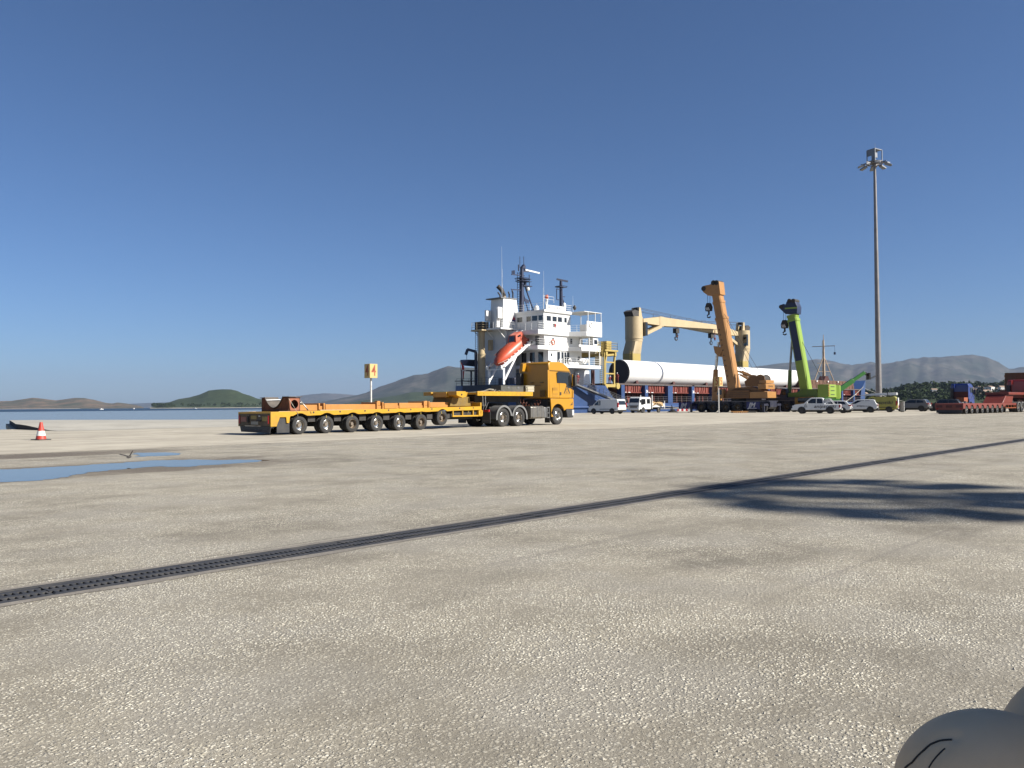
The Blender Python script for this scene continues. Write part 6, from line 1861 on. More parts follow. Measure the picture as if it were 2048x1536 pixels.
def a_logo(t, x, z, s, y):
    for pts in ([(-.5, -.35), (-.36, -.35), (.02, .45), (-.12, .45)], [(.5, -.35), (.36, -.35), (-.02, .45), (.12, .45)], [(-.08, -.35), (.08, -.35), (.05, -.1), (-.05, -.1)], [(-.6, -.5), (.6, -.5), (.6, -.45), (-.6, -.45)]):
        decal([(x + a * s, z + b * s) for a, b in pts], y, 'door_emblem', LETTER, t, .012, (1,), .01)
# white pickup
def tuck_car(belt, roof, k):
    return lambda z: .02 if z < belt else .02 + (z - belt) * k
pk = thing('pickup_truck', 'white double cab pickup with large black lettering along its flank', 'pickup', (95.0, 40.0, 0), R(107))
prof = [(-2.62, .50), (-2.65, 1.10), (-1.02, 1.10), (-.98, 1.14), (-.80, 1.80), (-.6, 1.86), (.45, 1.86), (.62, 1.80), (1.32, 1.18), (2.35, 1.05), (2.58, .88), (2.62, .42), (-2.3, .42)]
bd, yk = shell(pk, prof, 1.84, WHITEP, tuck_car(1.12, 1.86, .22))
MB().box(-2.5, -1.1, -.75, .75, 1.095, 1.112).build('load_bed', UNDER, pk)
decal([(-.78, 1.20), (-.66, 1.72), (-.12, 1.74), (-.12, 1.20)], yk, 'side_window', GLASS, bd)
decal([(-.02, 1.20), (-.02, 1.74), (.42, 1.74), (1.08, 1.22)], yk, 'side_window', GLASS, bd)
across([(1.24, 1.24), (.68, 1.76)], yk, 'windscreen', GLASS, bd)
across([(-.83, 1.72), (-.97, 1.24)], yk, 'rear_window', GLASS, bd)
across([(-2.65, 1.06), (-2.625, .62)], yk, 'tailgate', WHITEP, bd, .02, .18)
for s_ in (-1, 1):
    MB().box(-2.68, -2.5, s_ * .92 - .12, s_ * .92 + .0 if s_ > 0 else s_ * .92 + .12, .70, 1.05).build('tail_lamp', LAMP_RED, pk)
    MB().box(2.40, 2.62, s_ * .66 - .16, s_ * .66 + .16, .76, .96).build('headlamp', LAMP_CLR, pk, bevel=.03)
    MB().box(.86, 1.02, s_ * 1.0 - .1, s_ * 1.0 + .1, 1.20, 1.38).build('mirror', WHITEP, pk, bevel=.03)
MB().box(-2.80, -2.62, -.8, .8, .42, .58).build('rear_bumper', STEEL, pk, bevel=.03)
MB().box(-2.815, -2.802, -.26, .26, .47, .57).build('number_plate', LETTERW, pk)
MB().box(2.5, 2.72, -.85, .85, .40, .66).build('front_bumper', WHITEP, pk, bevel=.05)
running(pk, 1.84, (-1.52, 1.56), .38, .26, DARKR)
for yy in (.78, -.78):
    MB().tube([(-1.1, yy, 1.1), (-1.1, yy, 1.72), (-1.5, yy, 1.72), (-1.95, yy, 1.12)], .035, 6).build('rack_hoop', WHITEP, pk)
mb = MB()
for k in range(7):
    mb.bar((-1.14 - .06 * k, .78 - .26 * k, 1.12), (-1.14 - .06 * k, .78 - .26 * k, 1.72), .03, .03)
mb.build('rack_bars', WHITEP, pk)
brand_word('anipsotiki', pk, -.98, .84, .50, yk, (1, -1))
a_logo(pk, 1.12, .92, .36, yk)
# white estate
hb = thing('estate_car', 'white estate car tucked between the lettered pickup and another white car', 'car', (99.8, 40.2, 0), R(105))
prof = [(-2.2, .42), (-2.28, .95), (-2.1, 1.05), (-1.75, 1.44), (-1.4, 1.5), (.1, 1.5), (.35, 1.44), (1.1, .98), (2.0, .84), (2.22, .66), (2.22, .36), (-2.0, .36)]
bd, yk = shell(hb, prof, 1.78, WHITEP, tuck_car(.98, 1.5, .30))
decal([(-1.75, 1.04), (-1.55, 1.38), (-.85, 1.42), (-.85, 1.02)], yk, 'side_window', GLASS, bd)
decal([(-.78, 1.02), (-.78, 1.42), (.12, 1.41), (.88, 1.0)], yk, 'side_window', GLASS, bd)
across([(1.02, 1.03), (.38, 1.42)], yk, 'windscreen', GLASS, bd)
across([(-1.80, 1.40), (-2.06, 1.08)], yk, 'rear_window', GLASS, bd)
for s_ in (-1, 1):
    MB().box(-2.31, -2.0, s_ * .72 - .2, s_ * .72 + .16, .86, 1.02).build('tail_lamp', LAMP_RED, hb)
MB().box(-2.34, -2.28, -.26, .26, .62, .74).build('number_plate', LETTERW, hb)
MB().box(-2.36, -2.1, -.84, .84, .34, .5).build('rear_bumper', BLACK, hb, bevel=.03)
running(hb, 1.78, (-1.35, 1.32), .32, .2, DARKR)
# white compact SUV
dz = thing('compact_suv', 'white compact SUV with black lettering parked in front of the yellow van', 'car', (106.2, 39.2, 0), R(104))
prof = [(-2.08, .45), (-2.14, .95), (-2.05, 1.08), (-1.82, 1.56), (-1.6, 1.63), (.15, 1.63), (.42, 1.55), (1.05, 1.08), (1.95, .98), (2.12, .8), (2.14, .42), (-1.9, .42)]
bd, yk = shell(dz, prof, 1.80, WHITEP, tuck_car(1.05, 1.63, .28))
decal([(-1.62, 1.14), (-1.50, 1.42), (-1.15, 1.52), (-.72, 1.53), (-.72, 1.08)], yk, 'side_window', GLASS, bd)
decal([(-.62, 1.08), (-.62, 1.53), (.18, 1.53), (.85, 1.10)], yk, 'side_window', GLASS, bd)
across([(.98, 1.13), (.45, 1.53)], yk, 'windscreen', GLASS, bd)
across([(-1.84, 1.52), (-2.03, 1.13)], yk, 'rear_window', GLASS, bd)
for s_ in (-1, 1):
    MB().box(-2.16, -1.98, s_ * .80 - .07, s_ * .80 + .07, .78, 1.06).build('tail_lamp', LAMP_RED, dz)
    MB().box(-1.7, .2, s_ * .62 - .02, s_ * .62 + .02, 1.66, 1.70).build('roof_rail', BLACK, dz)
MB().box(-2.17, -2.13, -.30, .30, .80, .90).build('number_plate', LETTER, dz)
MB().box(-2.22, -2.0, -.86, .86, .36, .60).build('rear_bumper', BLACK, dz, bevel=.04)
running(dz, 1.80, (-1.32, 1.34), .35, .22, DARKR)
brand_word('anipsotiki', dz, -.55, .86, .34, yk, (1, -1))
# yellow van
YV = mat('van_yellow', (.52, .46, .06), .35, var=.04, dirt=.15, dirtcol=(.25, .2, .06), coat=.3)
def van(t, L, W, H, paint, nose):
    prof = [(-L / 2, .42), (-L / 2 - .02, .95), (-L / 2 + .10, H - .12), (-L / 2 + .25, H), (L / 2 - 1.85, H), (L / 2 - 1.45, H - .10), (L / 2 - .72, 1.12), (L / 2 - .12, .95), (L / 2, .72), (L / 2 - .02, .36), (-L / 2 + .2, .36)]
    bd, y = shell(t, prof, W, paint, tuck_car(1.05, H, .10), .07)
    decal([(L / 2 - 1.98, 1.12), (L / 2 - 1.98, H - .22), (L / 2 - 1.52, H - .24), (L / 2 - .86, 1.14)], y, 'side_window', GLASS, bd)
    across([(L / 2 - .80, 1.18), (L / 2 - 1.42, H - .16)], y, 'windscreen', GLASS, bd)
    across([(-L / 2 + .075, H - .24), (-L / 2 - .0, 1.18)], y, 'rear_window', GLASS, bd, .012, .16)
    for s_ in (-1, 1):
        MB().box(-L / 2 - .035, -L / 2 + .14, s_ * (W / 2 - .09) - .08, s_ * (W / 2 - .09) + .08, .86, 1.45).build('tail_lamp', LAMP_RED, t)
        MB().box(L / 2 - .2, L / 2 - .0, s_ * .68 - .17, s_ * .68 + .17, .66, .90).build('headlamp', LAMP_CLR, t, bevel=.03)
        MB().box(L / 2 - 1.12, L / 2 - .96, s_ * (W / 2 + .08) - .09, s_ * (W / 2 + .08) + .09, 1.06, 1.26).build('mirror', BLACK if paint is not WHITEP else WHITEP, t, bevel=.03)
        MB().box(-L / 2 + .3, L / 2 - 1.9, s_ * (W / 2 - .015), s_ * (W / 2 - .006), .60, .66).build('side_strip', BLACK, t)
    MB().box(-L / 2 - .06, -L / 2 + .2, -W / 2 + .05, W / 2 - .05, .34, .56).build('rear_bumper', BLACK, t, bevel=.04)
    MB().box(-L / 2 - .045, -L / 2 - .02, -.26, .26, .84, .95).build('number_plate', LETTERW, t)
    running(t, W, (-L / 2 + .95, L / 2 - .88), .34, .22, STEEL)
    return bd, y
yv = thing('panel_van', 'yellow panel van with black lettering and a white case on its roof', 'van', (110.6, 38.5, 0), R(102))
bd, yk = van(yv, 4.7, 1.92, 2.0, YV, 0)
brand_word('anipsotiki', yv, -.35, 1.22, .62, yk, (1, -1))
MB().box(-2.43, -2.39, -.62, .2, .45, 1.85).build('rear_board', LETTERW, yv)
mb = MB().prism([(-.55, .5), (-.38, .5), (-.2, .82), (-.02, .5), (.12, .5), (-.13, .95), (-.28, .95)], 'x', -2.45, -2.432)
mb.build('rear_board_chevron', mat('chevron_red', (.45, .03, .02), .5), yv)
for x in (-1.5, .9):
    MB().box(x, x + .08, -.8, .8, 2.0, 2.14).build('roof_bar', BLACK, yv)
rc = thing('roof_case', 'long white tapered case strapped on top of the yellow van', 'case', (110.6, 38.5, 2.14), R(102))
MB().loft([[(-2.3, -.75, .05), (-2.3, .75, .05), (-2.3, .75, .36), (-2.3, -.75, .36)], [(-1.3, -.8, .03), (-1.3, .8, .03), (-1.3, .8, .34), (-1.3, -.8, .34)], [(.6, -.7, .01), (.6, .7, .01), (.6, .6, .26), (.6, -.6, .26)], [(2.2, -.35, .01), (2.2, .35, .01), (2.2, .3, .06), (2.2, -.3, .06)]]).build('body', WHITEP, rc, bevel=.04)
MB().box(-1.32, -1.24, -.82, .82, .0, .38).build('strap', BLACK, rc)
# white van by the ship
wv = thing('panel_van', 'white panel van parked nose to the ship below the gangway', 'van', (88.1, 65.1, 0), R(90))
bd, yk = van(wv, 4.8, 1.92, 1.93, WHITEP, 0)
MB().box(.5, .75, .93, .95, 1.2, 1.75).build('pillar_film', STEEL, wv)
# grey SUV and dark car behind
GREYC = mat('grey_car_paint', (.17, .165, .16), .35, .2, var=.05, dirt=.15, coat=.3)
DARKC = mat('dark_car_paint', (.03, .032, .036), .35, .2, var=.05, dirt=.15, coat=.3)
def suv(t, paint, W=1.84):
    prof = [(-2.16, .48), (-2.22, 1.0), (-2.1, 1.14), (-1.82, 1.56), (-1.5, 1.65), (.1, 1.66), (.42, 1.58), (1.08, 1.12), (1.98, 1.02), (2.18, .82), (2.2, .45), (-1.95, .44)]
    bd, y = shell(t, prof, W, paint, tuck_car(1.10, 1.65, .28))
    decal([(-1.66, 1.2), (-1.5, 1.46), (-.75, 1.55), (-.75, 1.14)], y, 'side_window', GLASS, bd)
    decal([(-.66, 1.14), (-.66, 1.55), (.16, 1.55), (.88, 1.16)], y, 'side_window', GLASS, bd)
    across([(1.0, 1.17), (.46, 1.56)], y, 'windscreen', GLASS, bd)
    across([(-1.84, 1.52), (-2.07, 1.18)], y, 'rear_window', GLASS, bd)
    for s_ in (-1, 1):
        MB().box(-2.24, -2.0, s_ * .74 - .17, s_ * .74 + .14, .96, 1.14).build('tail_lamp', LAMP_RED, t)
        MB().box(.72, .9, s_ * 1.0 - .1, s_ * 1.0 + .1, 1.12, 1.28).build('mirror', paint, t, bevel=.03)
    MB().box(-2.32, -2.0, -.88, .88, .40, .66).build('rear_bumper', BLACK, t, bevel=.04)
    MB().box(-2.26, -2.21, -.26, .26, .78, .89).build('number_plate', LETTERW, t)
    running(t, W, (-1.34, 1.34), .37, .23, STEEL)
gs = thing('suv', 'grey SUV parked between the yellow van and the red trailer', 'car', (121.0, 37.5, 0), R(92))
suv(gs, GREYC)
ds = thing('suv', 'dark SUV half hidden behind the tail of the red trailer', 'car', (124.8, 34.6, 0), R(97))
suv(ds, DARKC)
cbn = thing('electric_cabinet', 'pale grey electrical cabinet beside the tail of the yellow van', 'cabinet', (112.8, 36.2, 0), R(12))
MB().box(-.28, .28, -.22, .22, .12, 1.25).build('body', mat('cabinet_grey', (.45, .45, .44), .5, var=.06, dirt=.2), cbn, bevel=.015)
MB().box(-.31, .31, -.25, .25, 1.25, 1.30).build('lid', mat('cabinet_grey', (.45, .45, .44)), cbn)
MB().box(-.24, .24, -.2, .2, 0, .12).build('plinth', WALLC, cbn)
MB().box(-.24, .24, -.235, -.222, .2, 1.18).build('door', mat('cabinet_grey', (.45, .45, .44)), cbn)
MB().box(-.20, -.16, -.25, -.236, .65, .8).build('handle', BLACK, cbn)

# ------------------------------------------------------------------ crew cab lorry with its load
ct = thing('crew_cab_lorry', 'white crew cab lorry with dropside body parked along the ship', 'lorry', (100.5, 67.3, 0), R(180))
prof = [(.15, .60), (.15, 2.10), (.30, 2.24), (2.65, 2.26), (2.88, 2.12), (3.12, 1.30), (3.16, .52), (.3, .52)]
bd, yk = shell(ct, prof, 1.9, WHITEP, lambda z: .02 if z < 1.25 else .02 + (z - 1.25) * .06, .07)
decal([(.38, 1.32), (.38, 1.98), (1.18, 1.98), (1.18, 1.32)], yk, 'side_window', GLASS, bd)
decal([(1.55, 1.30), (1.55, 1.98), (2.55, 1.98), (2.72, 1.20), (2.3, 1.15)], yk, 'side_window', GLASS, bd)
across([(3.09, 1.36), (2.90, 2.06)], yk, 'windscreen', GLASS, bd)
MB().box(3.14, 3.18, -.75, .75, .72, 1.08).build('grille', GREYP, ct)
for s_ in (-1, 1):
    MB().box(3.10, 3.20, s_ * .75 - .14, s_ * .75 + .14, .70, .92).build('headlamp', LAMP_CLR, ct)
    MB().box(3.0, 3.15, s_ * 1.12 - .09, s_ * 1.12 + .09, 1.45, 1.85).build('mirror', BLACK, ct, bevel=.02)
MB().box(3.05, 3.24, -.95, .95, .38, .62).build('bumper', WHITEP, ct, bevel=.04)
for x in (1.30, 1.42):
    decal([(x, .7), (x + .012, .7), (x + .012, 2.05), (x, 2.05)], yk, 'door_seam', GREYP, bd, .004)
decal([(1.48, 1.06), (1.62, 1.06), (1.62, 1.11), (1.48, 1.11)], yk, 'door_handle', BLACK, bd, .02)
decal([(.35, 1.06), (.49, 1.06), (.49, 1.11), (.35, 1.11)], yk, 'door_handle', BLACK, bd, .02)
MB().box(-3.3, .05, -.95, .95, .80, .92).build('load_floor', GREYP, ct)
for s_ in (-1, 1):
    MB().box(-3.3, .02, s_ * .97 - .025, s_ * .97 + .025, .80, 1.32).build('dropside', WHITEP, ct, bevel=.01)
MB().box(-3.33, -3.28, -.95, .95, .80, 1.32).build('tailboard', WHITEP, ct)
MB().box(-.02, .04, -.95, .95, .92, 1.9).build('headboard', STEEL, ct)
mb = MB()
for x, z in ((-.03, 2.55), (-3.26, 1.7)):
    for s_ in (-1, 1):
        mb.box(x - .05, x + .05, s_ * .98 - .04, s_ * .98 + .04, .6, z)
mb.build('stake', WHITEP, ct)
MB().box(-3.1, 3.0, -.4, .4, .45, .79).build('chassis', UNDER, ct)
running(ct, 1.9, (2.15,), .38, .24, STEEL)
for s_ in (-1, 1):
    wheel(ct, -1.9, s_ * .82, .38, .38, .24, s_, 'dish', STEEL, 22)
sk = thing('tarpaulin_load', 'tan tarpaulin heap spilling over the side of the white lorry', 'tarpaulin', (101.6, 67.1, .92))
TAN = mat('tan_tarpaulin', (.50, .33, .15), .85, var=.18, scale=2.5)
rnd = random.Random(4)
def heap(name, x0, x1, y0, y1, hfun, m, parent, N=14, K=10):
    mb = MB()
    pts = []
    for j in range(K + 1):
        for i in range(N + 1):
            x = x0 + (x1 - x0) * i / N
            y = y0 + (y1 - y0) * j / K
            pts.append((x, y, hfun(i / N, j / K) + rnd.uniform(-.05, .05)))
    mb.add(pts, [(j * (N + 1) + i, j * (N + 1) + i + 1, (j + 1) * (N + 1) + i + 1, (j + 1) * (N + 1) + i) for j in range(K) for i in range(N)])
    o = mb.build(name, m, parent, 70)
    s_ = o.modifiers.new('thick', 'SOLIDIFY')
    s_.thickness = .03
    return o
heap('sheet', -1.0, 1.1, -.95, .9, lambda a, b: .10 + .75 * math.sin(math.pi * min(1, max(0, a))) ** .8 * math.sin(math.pi * (.1 + .85 * b)) * (1.1 - .5 * a), TAN, sk)
heap('sheet_flap', -.6, 1.5, -1.03, -.94, lambda a, b: .45 - .55 * a * (1 - b) + .2 * math.sin(a * 3), TAN, sk)
heap('sack', -.9, .0, -.2, .7, lambda a, b: .5 + .72 * math.sin(math.pi * a) * math.sin(math.pi * b), mat('grey_sack', (.33, .30, .27), .9, var=.2), sk)
cl = thing('net_heap', 'dark heap of nets lying on the quay beside the white lorry', 'heap', (104.2, 65.2, 0))
mb = MB()
for k in range(26):
    a = rnd.uniform(0, 6.28)
    r = rnd.uniform(.1, .85)
    pts = [(r * math.cos(a + q * .9) + rnd.uniform(-.2, .2), r * math.sin(a + q * .9) * .8, .05 + rnd.uniform(0, .5) * (1 - r)) for q in range(6)]
    mb.tube(pts, .035, 5)
mb.build('net', mat('dark_net', (.03, .028, .025), .9, var=.3), cl)
mb = MB()
for q in range(5):
    mb.bar((-.3 + .12 * q, .3, .05), (-.15 + .1 * q, .1, 1.15 - .1 * q), .05, .05)
mb.build('pole', UNDER, cl)
# barrier boards and outrigger mats by the cranes
ba = thing('road_barrier', 'red and white folding barrier lying before the orange crane', 'barrier', (98.9, 60.2, 0), R(-43))
for k in range(6):
    MB().box(-.9 + .3 * k, -.6 + .3 * k, -.03, .03, .25, .55).build('stripe_panel', LETTERW if k % 2 else mat('signal_red', (.6, .02, .02)), ba)
for x in (-.8, .8):
    MB().bar((x, -.3, 0), (x, 0, .7), .05, .05).bar((x, .3, 0), (x, 0, .7), .05, .05).build('trestle', STEEL, ba)
for i, (u, v, lb) in enumerate(((101.5, 53.2, 'orange lattice outrigger mat leaning at the orange crane tail'), (103.6, 53.0, 'dark lattice outrigger mat lying beside an orange mat'))):
    mt = thing('outrigger_mat', lb, 'mat', (u, v, 0), R(-43))
    m_ = COR if i == 0 else UNDER
    for k in range(8):
        MB().box(-1.0 + .25 * k, -.88 + .25 * k, -.5, .5, 0, .16).build('slat', m_, mt)
    MB().box(-1.05, 1.05, -.5, -.42, .16, .22).box(-1.05, 1.05, .42, .5, .16, .22).build('edge_rail', m_, mt)

# ------------------------------------------------------------------ red low loader, with tractors copied from the yellow one
RED = mat('trailer_red', (.20, .032, .017), .45, var=.1, scale=1, dirt=.22, dirtcol=(.18, .04, .025), coat=.1)
rt = thing('low_loader_trailer', 'empty red low-loader trailer with eight axle lines and bright hubs', 'trailer', (93.8, 25.5, 0), R(-4))
RX = [1.0 + 1.6 * k for k in range(8)]
def red_side(y0, y1):
    top = [(0, 1.10), (17.2, 1.10)]
    bot = [(17.2, .88), (13.4, .88)]
    for ax_ in reversed(RX):
        for k in range(7):
            t = math.pi * (.12 + .76 * k / 6)
            bot.append((ax_ + .50 * math.cos(t), min(1.02, max(.60, .40 + .56 * math.sin(t)))))
        bot += [(ax_ - .52, .55), (ax_ - 1.05, .55)]
    bot = bot[:-1] + [(0, .55)]
    return MB().prism(top + bot, 'y', y0, y1).build('side_panel', RED, rt)
red_side(-1.37, -1.30)
red_side(1.30, 1.37)
MB().box(.06, 17.1, -1.30, 1.30, 1.0, 1.08).build('deck', RED, rt)
MB().box(.0, .05, -1.298, 1.298, .42, 1.09).build('rear_panel', RED, rt)
for y in (-.95, 0, .95):
    MB().box(-.02, -.002, y - .3, y + .3, .66, .92).build('rear_recess', mat('dark_red_panel', (.07, .014, .012), .7), rt)
MB().box(-.02, .02, -1.25, 1.25, .12, .42).build('underrun_flap', BLACK, rt)
for y in (-1.15, 1.15):
    MB().box(-.04, -.002, y - .1, y + .1, .5, .62).build('tail_lamp', LAMP_RED, rt)
MB().box(.5, 17, -.6, .6, .45, .98).build('underframe', UNDER, rt)
for ax_ in RX:
    for y, sd in ((-1.24, -1), (-.96, -1), (1.24, 1), (.96, 1)):
        wheel(rt, ax_, y, .40, .40, .24, sd, 'dish', CHROME, 22)
mb = MB().box(13.4, 17.2, -1.36, -1.26, .50, .58)
for x in (13.4, 14.4, 15.4, 16.4, 17.1):
    mb.box(x, x + .08, -1.355, -1.27, .58, .88)
mb.build('front_frame', mat('trailer_orange_red', (.40, .10, .03), .45, var=.1), rt)
MB().box(14.5, 15.4, -.7, .7, 1.1, 1.75).build('neck_box', RED, rt, bevel=.04)
MB().prism([(13.6, 1.1), (17.0, 1.1), (17.6, 2.05), (15.0, 2.05)], 'y', -1.0, 1.1).build('gooseneck', RED, rt, bevel=.04)
MB().box(15.0, 22.0, -1.25, 1.25, 2.05, 2.35).build('neck_deck', RED, rt, bevel=.03)
MB().box(7.6, 7.8, .9, 1.1, 1.08, 1.35).build('lashing_post', STEEL, rt)
def kids(o):
    return [c for c in bpy.data.objects if c.parent == o]
_byp = {}
for c in bpy.data.objects:
    if c.parent:
        _byp.setdefault(c.parent.name, []).append(c)
def copy_tree(o, swap, parent=None):
    c = o.copy()
    COL.objects.link(c)
    c.parent = parent
    for s_ in c.material_slots:
        if s_.material and s_.material.name in swap:
            m_ = swap[s_.material.name]
            s_.link = 'OBJECT'
            s_.material = m_
    for ch in _byp.get(o.name, []):
        copy_tree(ch, swap, c)
    return c
BLUEC = mat('cab_blue', (.012, .03, .20), .3, var=.05, coat=.4, dirt=.1)
REDC = mat('cab_red', (.36, .03, .02), .3, var=.05, coat=.4, dirt=.1)
bt = copy_tree(TK, {'cab_yellow': BLUEC})
bt.location = (134.2 - 1.5, 35.1, 0)
bt.rotation_euler = (0, 0, R(-2))
tag(bt, 'blue tractor unit seen from behind beyond the red trailer', 'truck')
MB().box(1.50, 1.54, -1.22, 1.22, 1.7, 2.75).build('bulkhead', mat('dark_red_panel', (.07, .014, .012), .7), bt)
MB().box(-.5, 1.2, -1.2, -.2, 1.25, 1.9).build('tool_rack', mat('trailer_orange_red', (.40, .10, .03)), bt)
r2 = copy_tree(TK, {'cab_yellow': REDC})
ang = R(-4)
r2.location = (93.8 + math.cos(ang) * 21.3, 25.5 + math.sin(ang) * 21.3, 0)
r2.rotation_euler = (0, 0, ang)
tag(r2, 'red tractor unit coupled to the red low-loader', 'truck')
# brown steel tank section carried on a second flatbed
f2 = thing('flatbed_trailer', 'red flatbed with striped deck edge carrying a rust brown container', 'trailer', (121.0, 22.4, 0), R(90))
MB().box(-5.0, 4.2, -1.25, 1.25, 1.95, 2.75).build('deck', RED, f2, bevel=.03)
for k in range(7):
    MB().box(-4.9 + .55 * k, -4.62 + .55 * k, 1.252, 1.262, 2.05, 2.6).build('stripe_panel', LETTERW, f2)
MB().box(-4.6, 3.9, -.5, .5, 1.1, 1.95).build('underframe', UNDER, f2)
for x in (-3.6, -2.3, 2.6):
    for sd in (-1, 1):
        wheel(f2, x, sd * 1.08, .52, .52, .3, sd, 'dish', STEEL, 24)
        MB().box(x - .15, x + .15, sd * .5 - .2, sd * .5 + .2, .5, 1.2).build('axle_hanger', UNDER, f2)
bx = thing('steel_container', 'rust brown ribbed steel container riding on the flatbed', 'container', (121.0, 21.6, 2.75), R(90))
BRC = mat('container_brown', (.125, .062, .03), .7, var=.15, scale=.8, dirt=.35, dirtcol=(.05, .025, .015))
MB().box(-4.5, 4.4, -1.2, 1.2, .0, 2.05).build('body', BRC, bx, bevel=.02)
for k in range(22):
    MB().box(-4.4 + .4 * k, -4.25 + .4 * k, 1.2, 1.235, .1, 1.95).build('rib', BRC, bx)
for k in range(4):
    z = .15 + .48 * k
    MB().box(4.4, 4.47, -1.15, 1.15, z, z + .3).build('end_rib', COR, bx)
MB().box(-4.5, 4.4, -1.24, 1.24, 2.05, 2.14).build('top_frame', BRC, bx)

# ------------------------------------------------------------------ deck crew in red overalls
SKIN = mat('skin', (.42, .25, .17), .6, var=.08)
OVER = mat('overall_red', (.22, .02, .018), .8, var=.15, scale=4)
HELM = mat('helmet_white', (.7, .7, .68), .4)
def person(loc, rz, joints, edges, label):
    me = bpy.data.meshes.new('person')
    names = list(joints)
    me.from_pydata([joints[k][0] for k in names], [(names.index(a), names.index(b)) for a, b in edges], [])
    tmp = bpy.data.objects.new('tmp', me)
    COL.objects.link(tmp)
    sk_ = tmp.modifiers.new('s', 'SKIN')
    for i, k in enumerate(names):
        me.skin_vertices[0].data[i].radius = joints[k][1]
    me.skin_vertices[0].data[names.index('pelvis')].use_root = True
    sb = tmp.modifiers.new('b', 'SUBSURF')
    sb.levels = sb.render_levels = 1
    dg = bpy.context.evaluated_depsgraph_get()
    res = bpy.data.meshes.new_from_object(tmp.evaluated_get(dg))
    bpy.data.objects.remove(tmp)
    for m_ in (OVER, SKIN, BLACK):
        res.materials.append(m_)
    hz_ = joints['neck'][0][2]
    hand = [Vector(joints[k][0]) for k in names if k.startswith('hand')]
    foot = [Vector(joints[k][0]) for k in names if k.startswith(('foot', 'toe'))]
    for p in res.polygons:
        c = p.center
        p.use_smooth = True
        if (c - Vector(joints['head'][0])).length < .15 or any((c - h).length < .09 for h in hand):
            p.material_index = 1
        elif any((c - h).length < .13 for h in foot):
            p.material_index = 2
    o = obj('person', res, None, loc, (0, 0, rz))
    hd = Vector(joints['head'][0])
    MB().lathe([(0, .125), (.0, .115), (.05, .11), (.11, .07), (.13, .001)], hd + Vector((0, 0, .04)), (0, 0, 1), 14).build('helmet', HELM, o, 50)
    return tag(o, label, 'person')
E_ = [('pelvis', 'chest'), ('chest', 'neck'), ('neck', 'head'), ('pelvis', 'hip_l'), ('hip_l', 'knee_l'), ('knee_l', 'foot_l'), ('foot_l', 'toe_l'), ('pelvis', 'hip_r'), ('hip_r', 'knee_r'), ('knee_r', 'foot_r'), ('foot_r', 'toe_r'),
      ('chest', 'sh_l'), ('sh_l', 'elb_l'), ('elb_l', 'hand_l'), ('chest', 'sh_r'), ('sh_r', 'elb_r'), ('elb_r', 'hand_r')]
def J(bend=0., dz=0., arm=.0):
    s_, c_ = math.sin(bend), math.cos(bend)
    def up(x, y, h):
        return (x + s_ * h, y, .95 - dz + c_ * h)
    a = (.1, .1)
    return {'pelvis': ((0, 0, .95 - dz), (.15, .16)), 'chest': (up(0, 0, .38), (.15, .18)), 'neck': (up(.0, 0, .55), (.065, .065)), 'head': (up(.03, 0, .70), (.10, .10)),
            'hip_l': ((0, .1, .88 - dz), (.1, .1)), 'knee_l': ((.05 + dz * .9, .12, .50 - dz * .3), (.075, .075)), 'foot_l': ((-.02, .12, .08), (.06, .06)), 'toe_l': ((.14, .13, .05), (.05, .05)),
            'hip_r': ((0, -.1, .88 - dz), (.1, .1)), 'knee_r': ((.03 + dz * .9, -.12, .50 - dz * .3), (.075, .075)), 'foot_r': ((-.05, -.13, .08), (.06, .06)), 'toe_r': ((.11, -.14, .05), (.05, .05)),
            'sh_l': (up(0, .19, .47), (.07, .07)), 'elb_l': (up(.05 + arm * .2, .27, .22 + arm * .1), (.055, .055)), 'hand_l': (up(.15 + arm * .4, .24, .0 + arm * .3), (.05, .05)),
            'sh_r': (up(0, -.19, .47), (.07, .07)), 'elb_r': (up(.06 + arm * .2, -.27, .22 + arm * .1), (.055, .055)), 'hand_r': (up(.2 + arm * .4, -.22, .02 + arm * .3), (.05, .05))}
person((110.6, 79.6, 4.622), R(200), J(.12, 0, .3), E_, 'deckhand in red overalls standing upright by the dark end of the tower section')
person((109.2, 80.2, 4.622), R(20), J(.95, .22, .6), E_, 'deckhand in red overalls bending down inside the yellow gantry frame')
person((99.0, 78.6, 4.2), R(250), J(.05, 0, 0), E_, 'person in dark red standing on the aft deck at the gangway head')

# ------------------------------------------------------------------ taupe rucksack on a low bench, close to the viewer
BN = thing('concrete_bench', 'low plain concrete bench block carrying the taupe rucksack', 'bench', (1.02, .10, 0), R(-47))
MB().box(-.55, .55, -.22, .22, .06, .50).build('seat', WALLC, BN, bevel=.02)
MB().box(-.45, -.25, -.2, .2, .0, .06).build('foot', WALLC, BN)
MB().box(.25, .45, -.2, .2, .0, .06).build('foot', WALLC, BN)
nB = NT('taupe_fabric')
nB.bump(nB.math('ADD', nB.noise(900, 2, .5), nB.math('MULTIPLY', nB.noise(26, 3, .5), 2.0)), .10, .002)
TAUPE = nB.set(col=nB.mix(nB.step(nB.noise(9, 4, .6), .35, .65), (.60, .44, .27), (.66, .49, .31)), rough=.8, spec=.2)
DKF = mat('dark_piping', (.035, .028, .022), .9, var=.2)
bg_ = thing('rucksack', 'soft taupe rucksack with dark curved seams on a low bench', 'rucksack', (0.9 * math.cos(A) + .50 * math.sin(A), 0.9 * math.sin(A) - .50 * math.cos(A), .50), A - math.pi / 2)
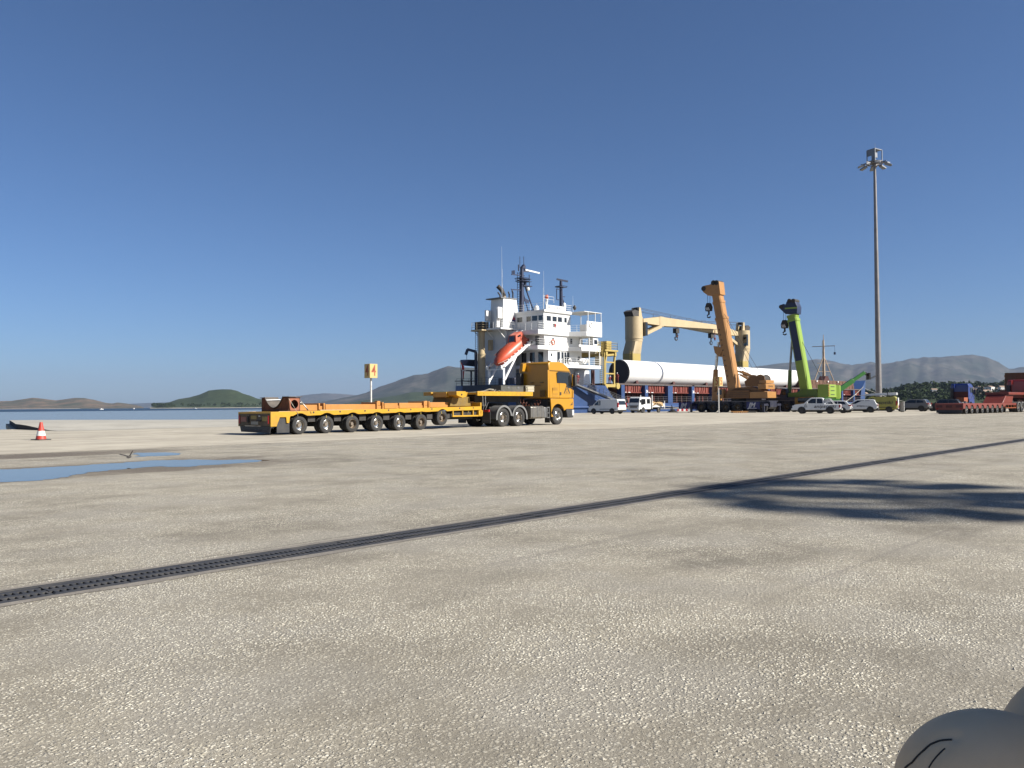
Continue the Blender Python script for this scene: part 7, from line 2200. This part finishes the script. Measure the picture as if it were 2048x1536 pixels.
# local frame: x to the viewer's right, y away, z up from the bench
def sup(c, rx, ry, rz, n=48, k=34, e=.75):
    rings = []
    for j in range(1, k):
        ph = -math.pi / 2 + math.pi * j / k
        cz, sz = math.cos(ph), math.sin(ph)
        rr = cz ** e
        zz = (abs(sz) ** e) * (1 if sz > 0 else -1)
        rings.append([(c[0] + rx * rr * math.cos(t), c[1] + ry * rr * math.sin(t), c[2] + rz * zz) for t in [2 * math.pi * i / n for i in range(n)]])
    return rings
# seams over the pouch as (x, y) lines; the cloth sinks a little along them
SEAMS = [[(-.0674, .0285), (-.062, .0222), (-.0504, .0194), (-.043, .0187), (-.0349, .0151), (-.023, .0065)], [(-.0536, .0027), (-.0493, .0035), (-.0406, .0043), (-.0333, .0046)]]
PC, PR = (.03, .03, .315), (.105, .08, .09)
def top_z(x, y):
    rho = math.hypot((x - PC[0]) / PR[0], (y - PC[1]) / PR[1])
    return PC[2] + PR[2] * max(0, 1 - rho ** 2) ** .5
def dent(p):
    x, y, z = p
    if z < PC[2]:
        return p
    d = 9
    for sm in SEAMS:
        for (a, b), (c, e) in zip(sm, sm[1:]):
            t = max(0, min(1, ((x - a) * (c - a) + (y - b) * (e - b)) / ((c - a) ** 2 + (e - b) ** 2)))
            d = min(d, math.hypot(x - a - t * (c - a), y - b - t * (e - b)))
    return (x, y, z - .0035 * math.exp(-(d / .006) ** 2))
MB().loft(sup((.04, .03, .17), .095, .075, .172, e=.4)).build('lower_body', TAUPE, bg_, 70)
MB().loft([[dent(p) for p in r] for r in sup(PC, *PR, n=96, k=70, e=1.0)]).build('pouch', TAUPE, bg_, 70)
for k, sm in enumerate(SEAMS):
    out = []
    for (a, b), (c, e) in zip(sm, sm[1:]):
        for i in range(5):
            x, y = a + (c - a) * i / 5, b + (e - b) * i / 5
            out.append((x, y, top_z(x, y) - .0040))
    MB().tube(out, .0015 if k == 0 else .0011, 6).build('seam', DKF, bg_, 60)
p0, p1 = Vector((.06, .08, .26)), Vector((.34, .09, .48))
rings = []
N = 22
for i in range(N + 1):
    t = i / N
    c = p0.lerp(p1, t) + Vector((0, 0, .006 * math.sin(t * 9)))
    r = .085 * (max(.05, math.sin(math.pi * min(1, t * 2.6 + .04) / 2)) if t < .4 else 1.0) * (1 + .03 * math.sin(t * 17))
    d = (p1 - p0).normalized()
    a = d.cross(Vector((0, 1, 0))).normalized()
    b = Vector((0, 1, 0))
    rings.append([c + a * r * math.cos(q) + b * r * .9 * math.sin(q) for q in [2 * math.pi * k / 32 for k in range(32)]])
MB().loft(rings).build('padded_strap', TAUPE, bg_, 70)
CHAR = mat('charcoal_fabric', (.08, .075, .07), .9, var=.2)
MB().loft(sup((.335, -.10, .33), .13, .15, .33, e=.4)).build('pouch_shade_body', TAUPE, bg_, 70)  # out-of-view bulk added to keep the sun off the pouch
MB().loft(sup((.165, -.03, .17), .10, .09, .17)).build('side_pocket', CHAR, bg_, 70)
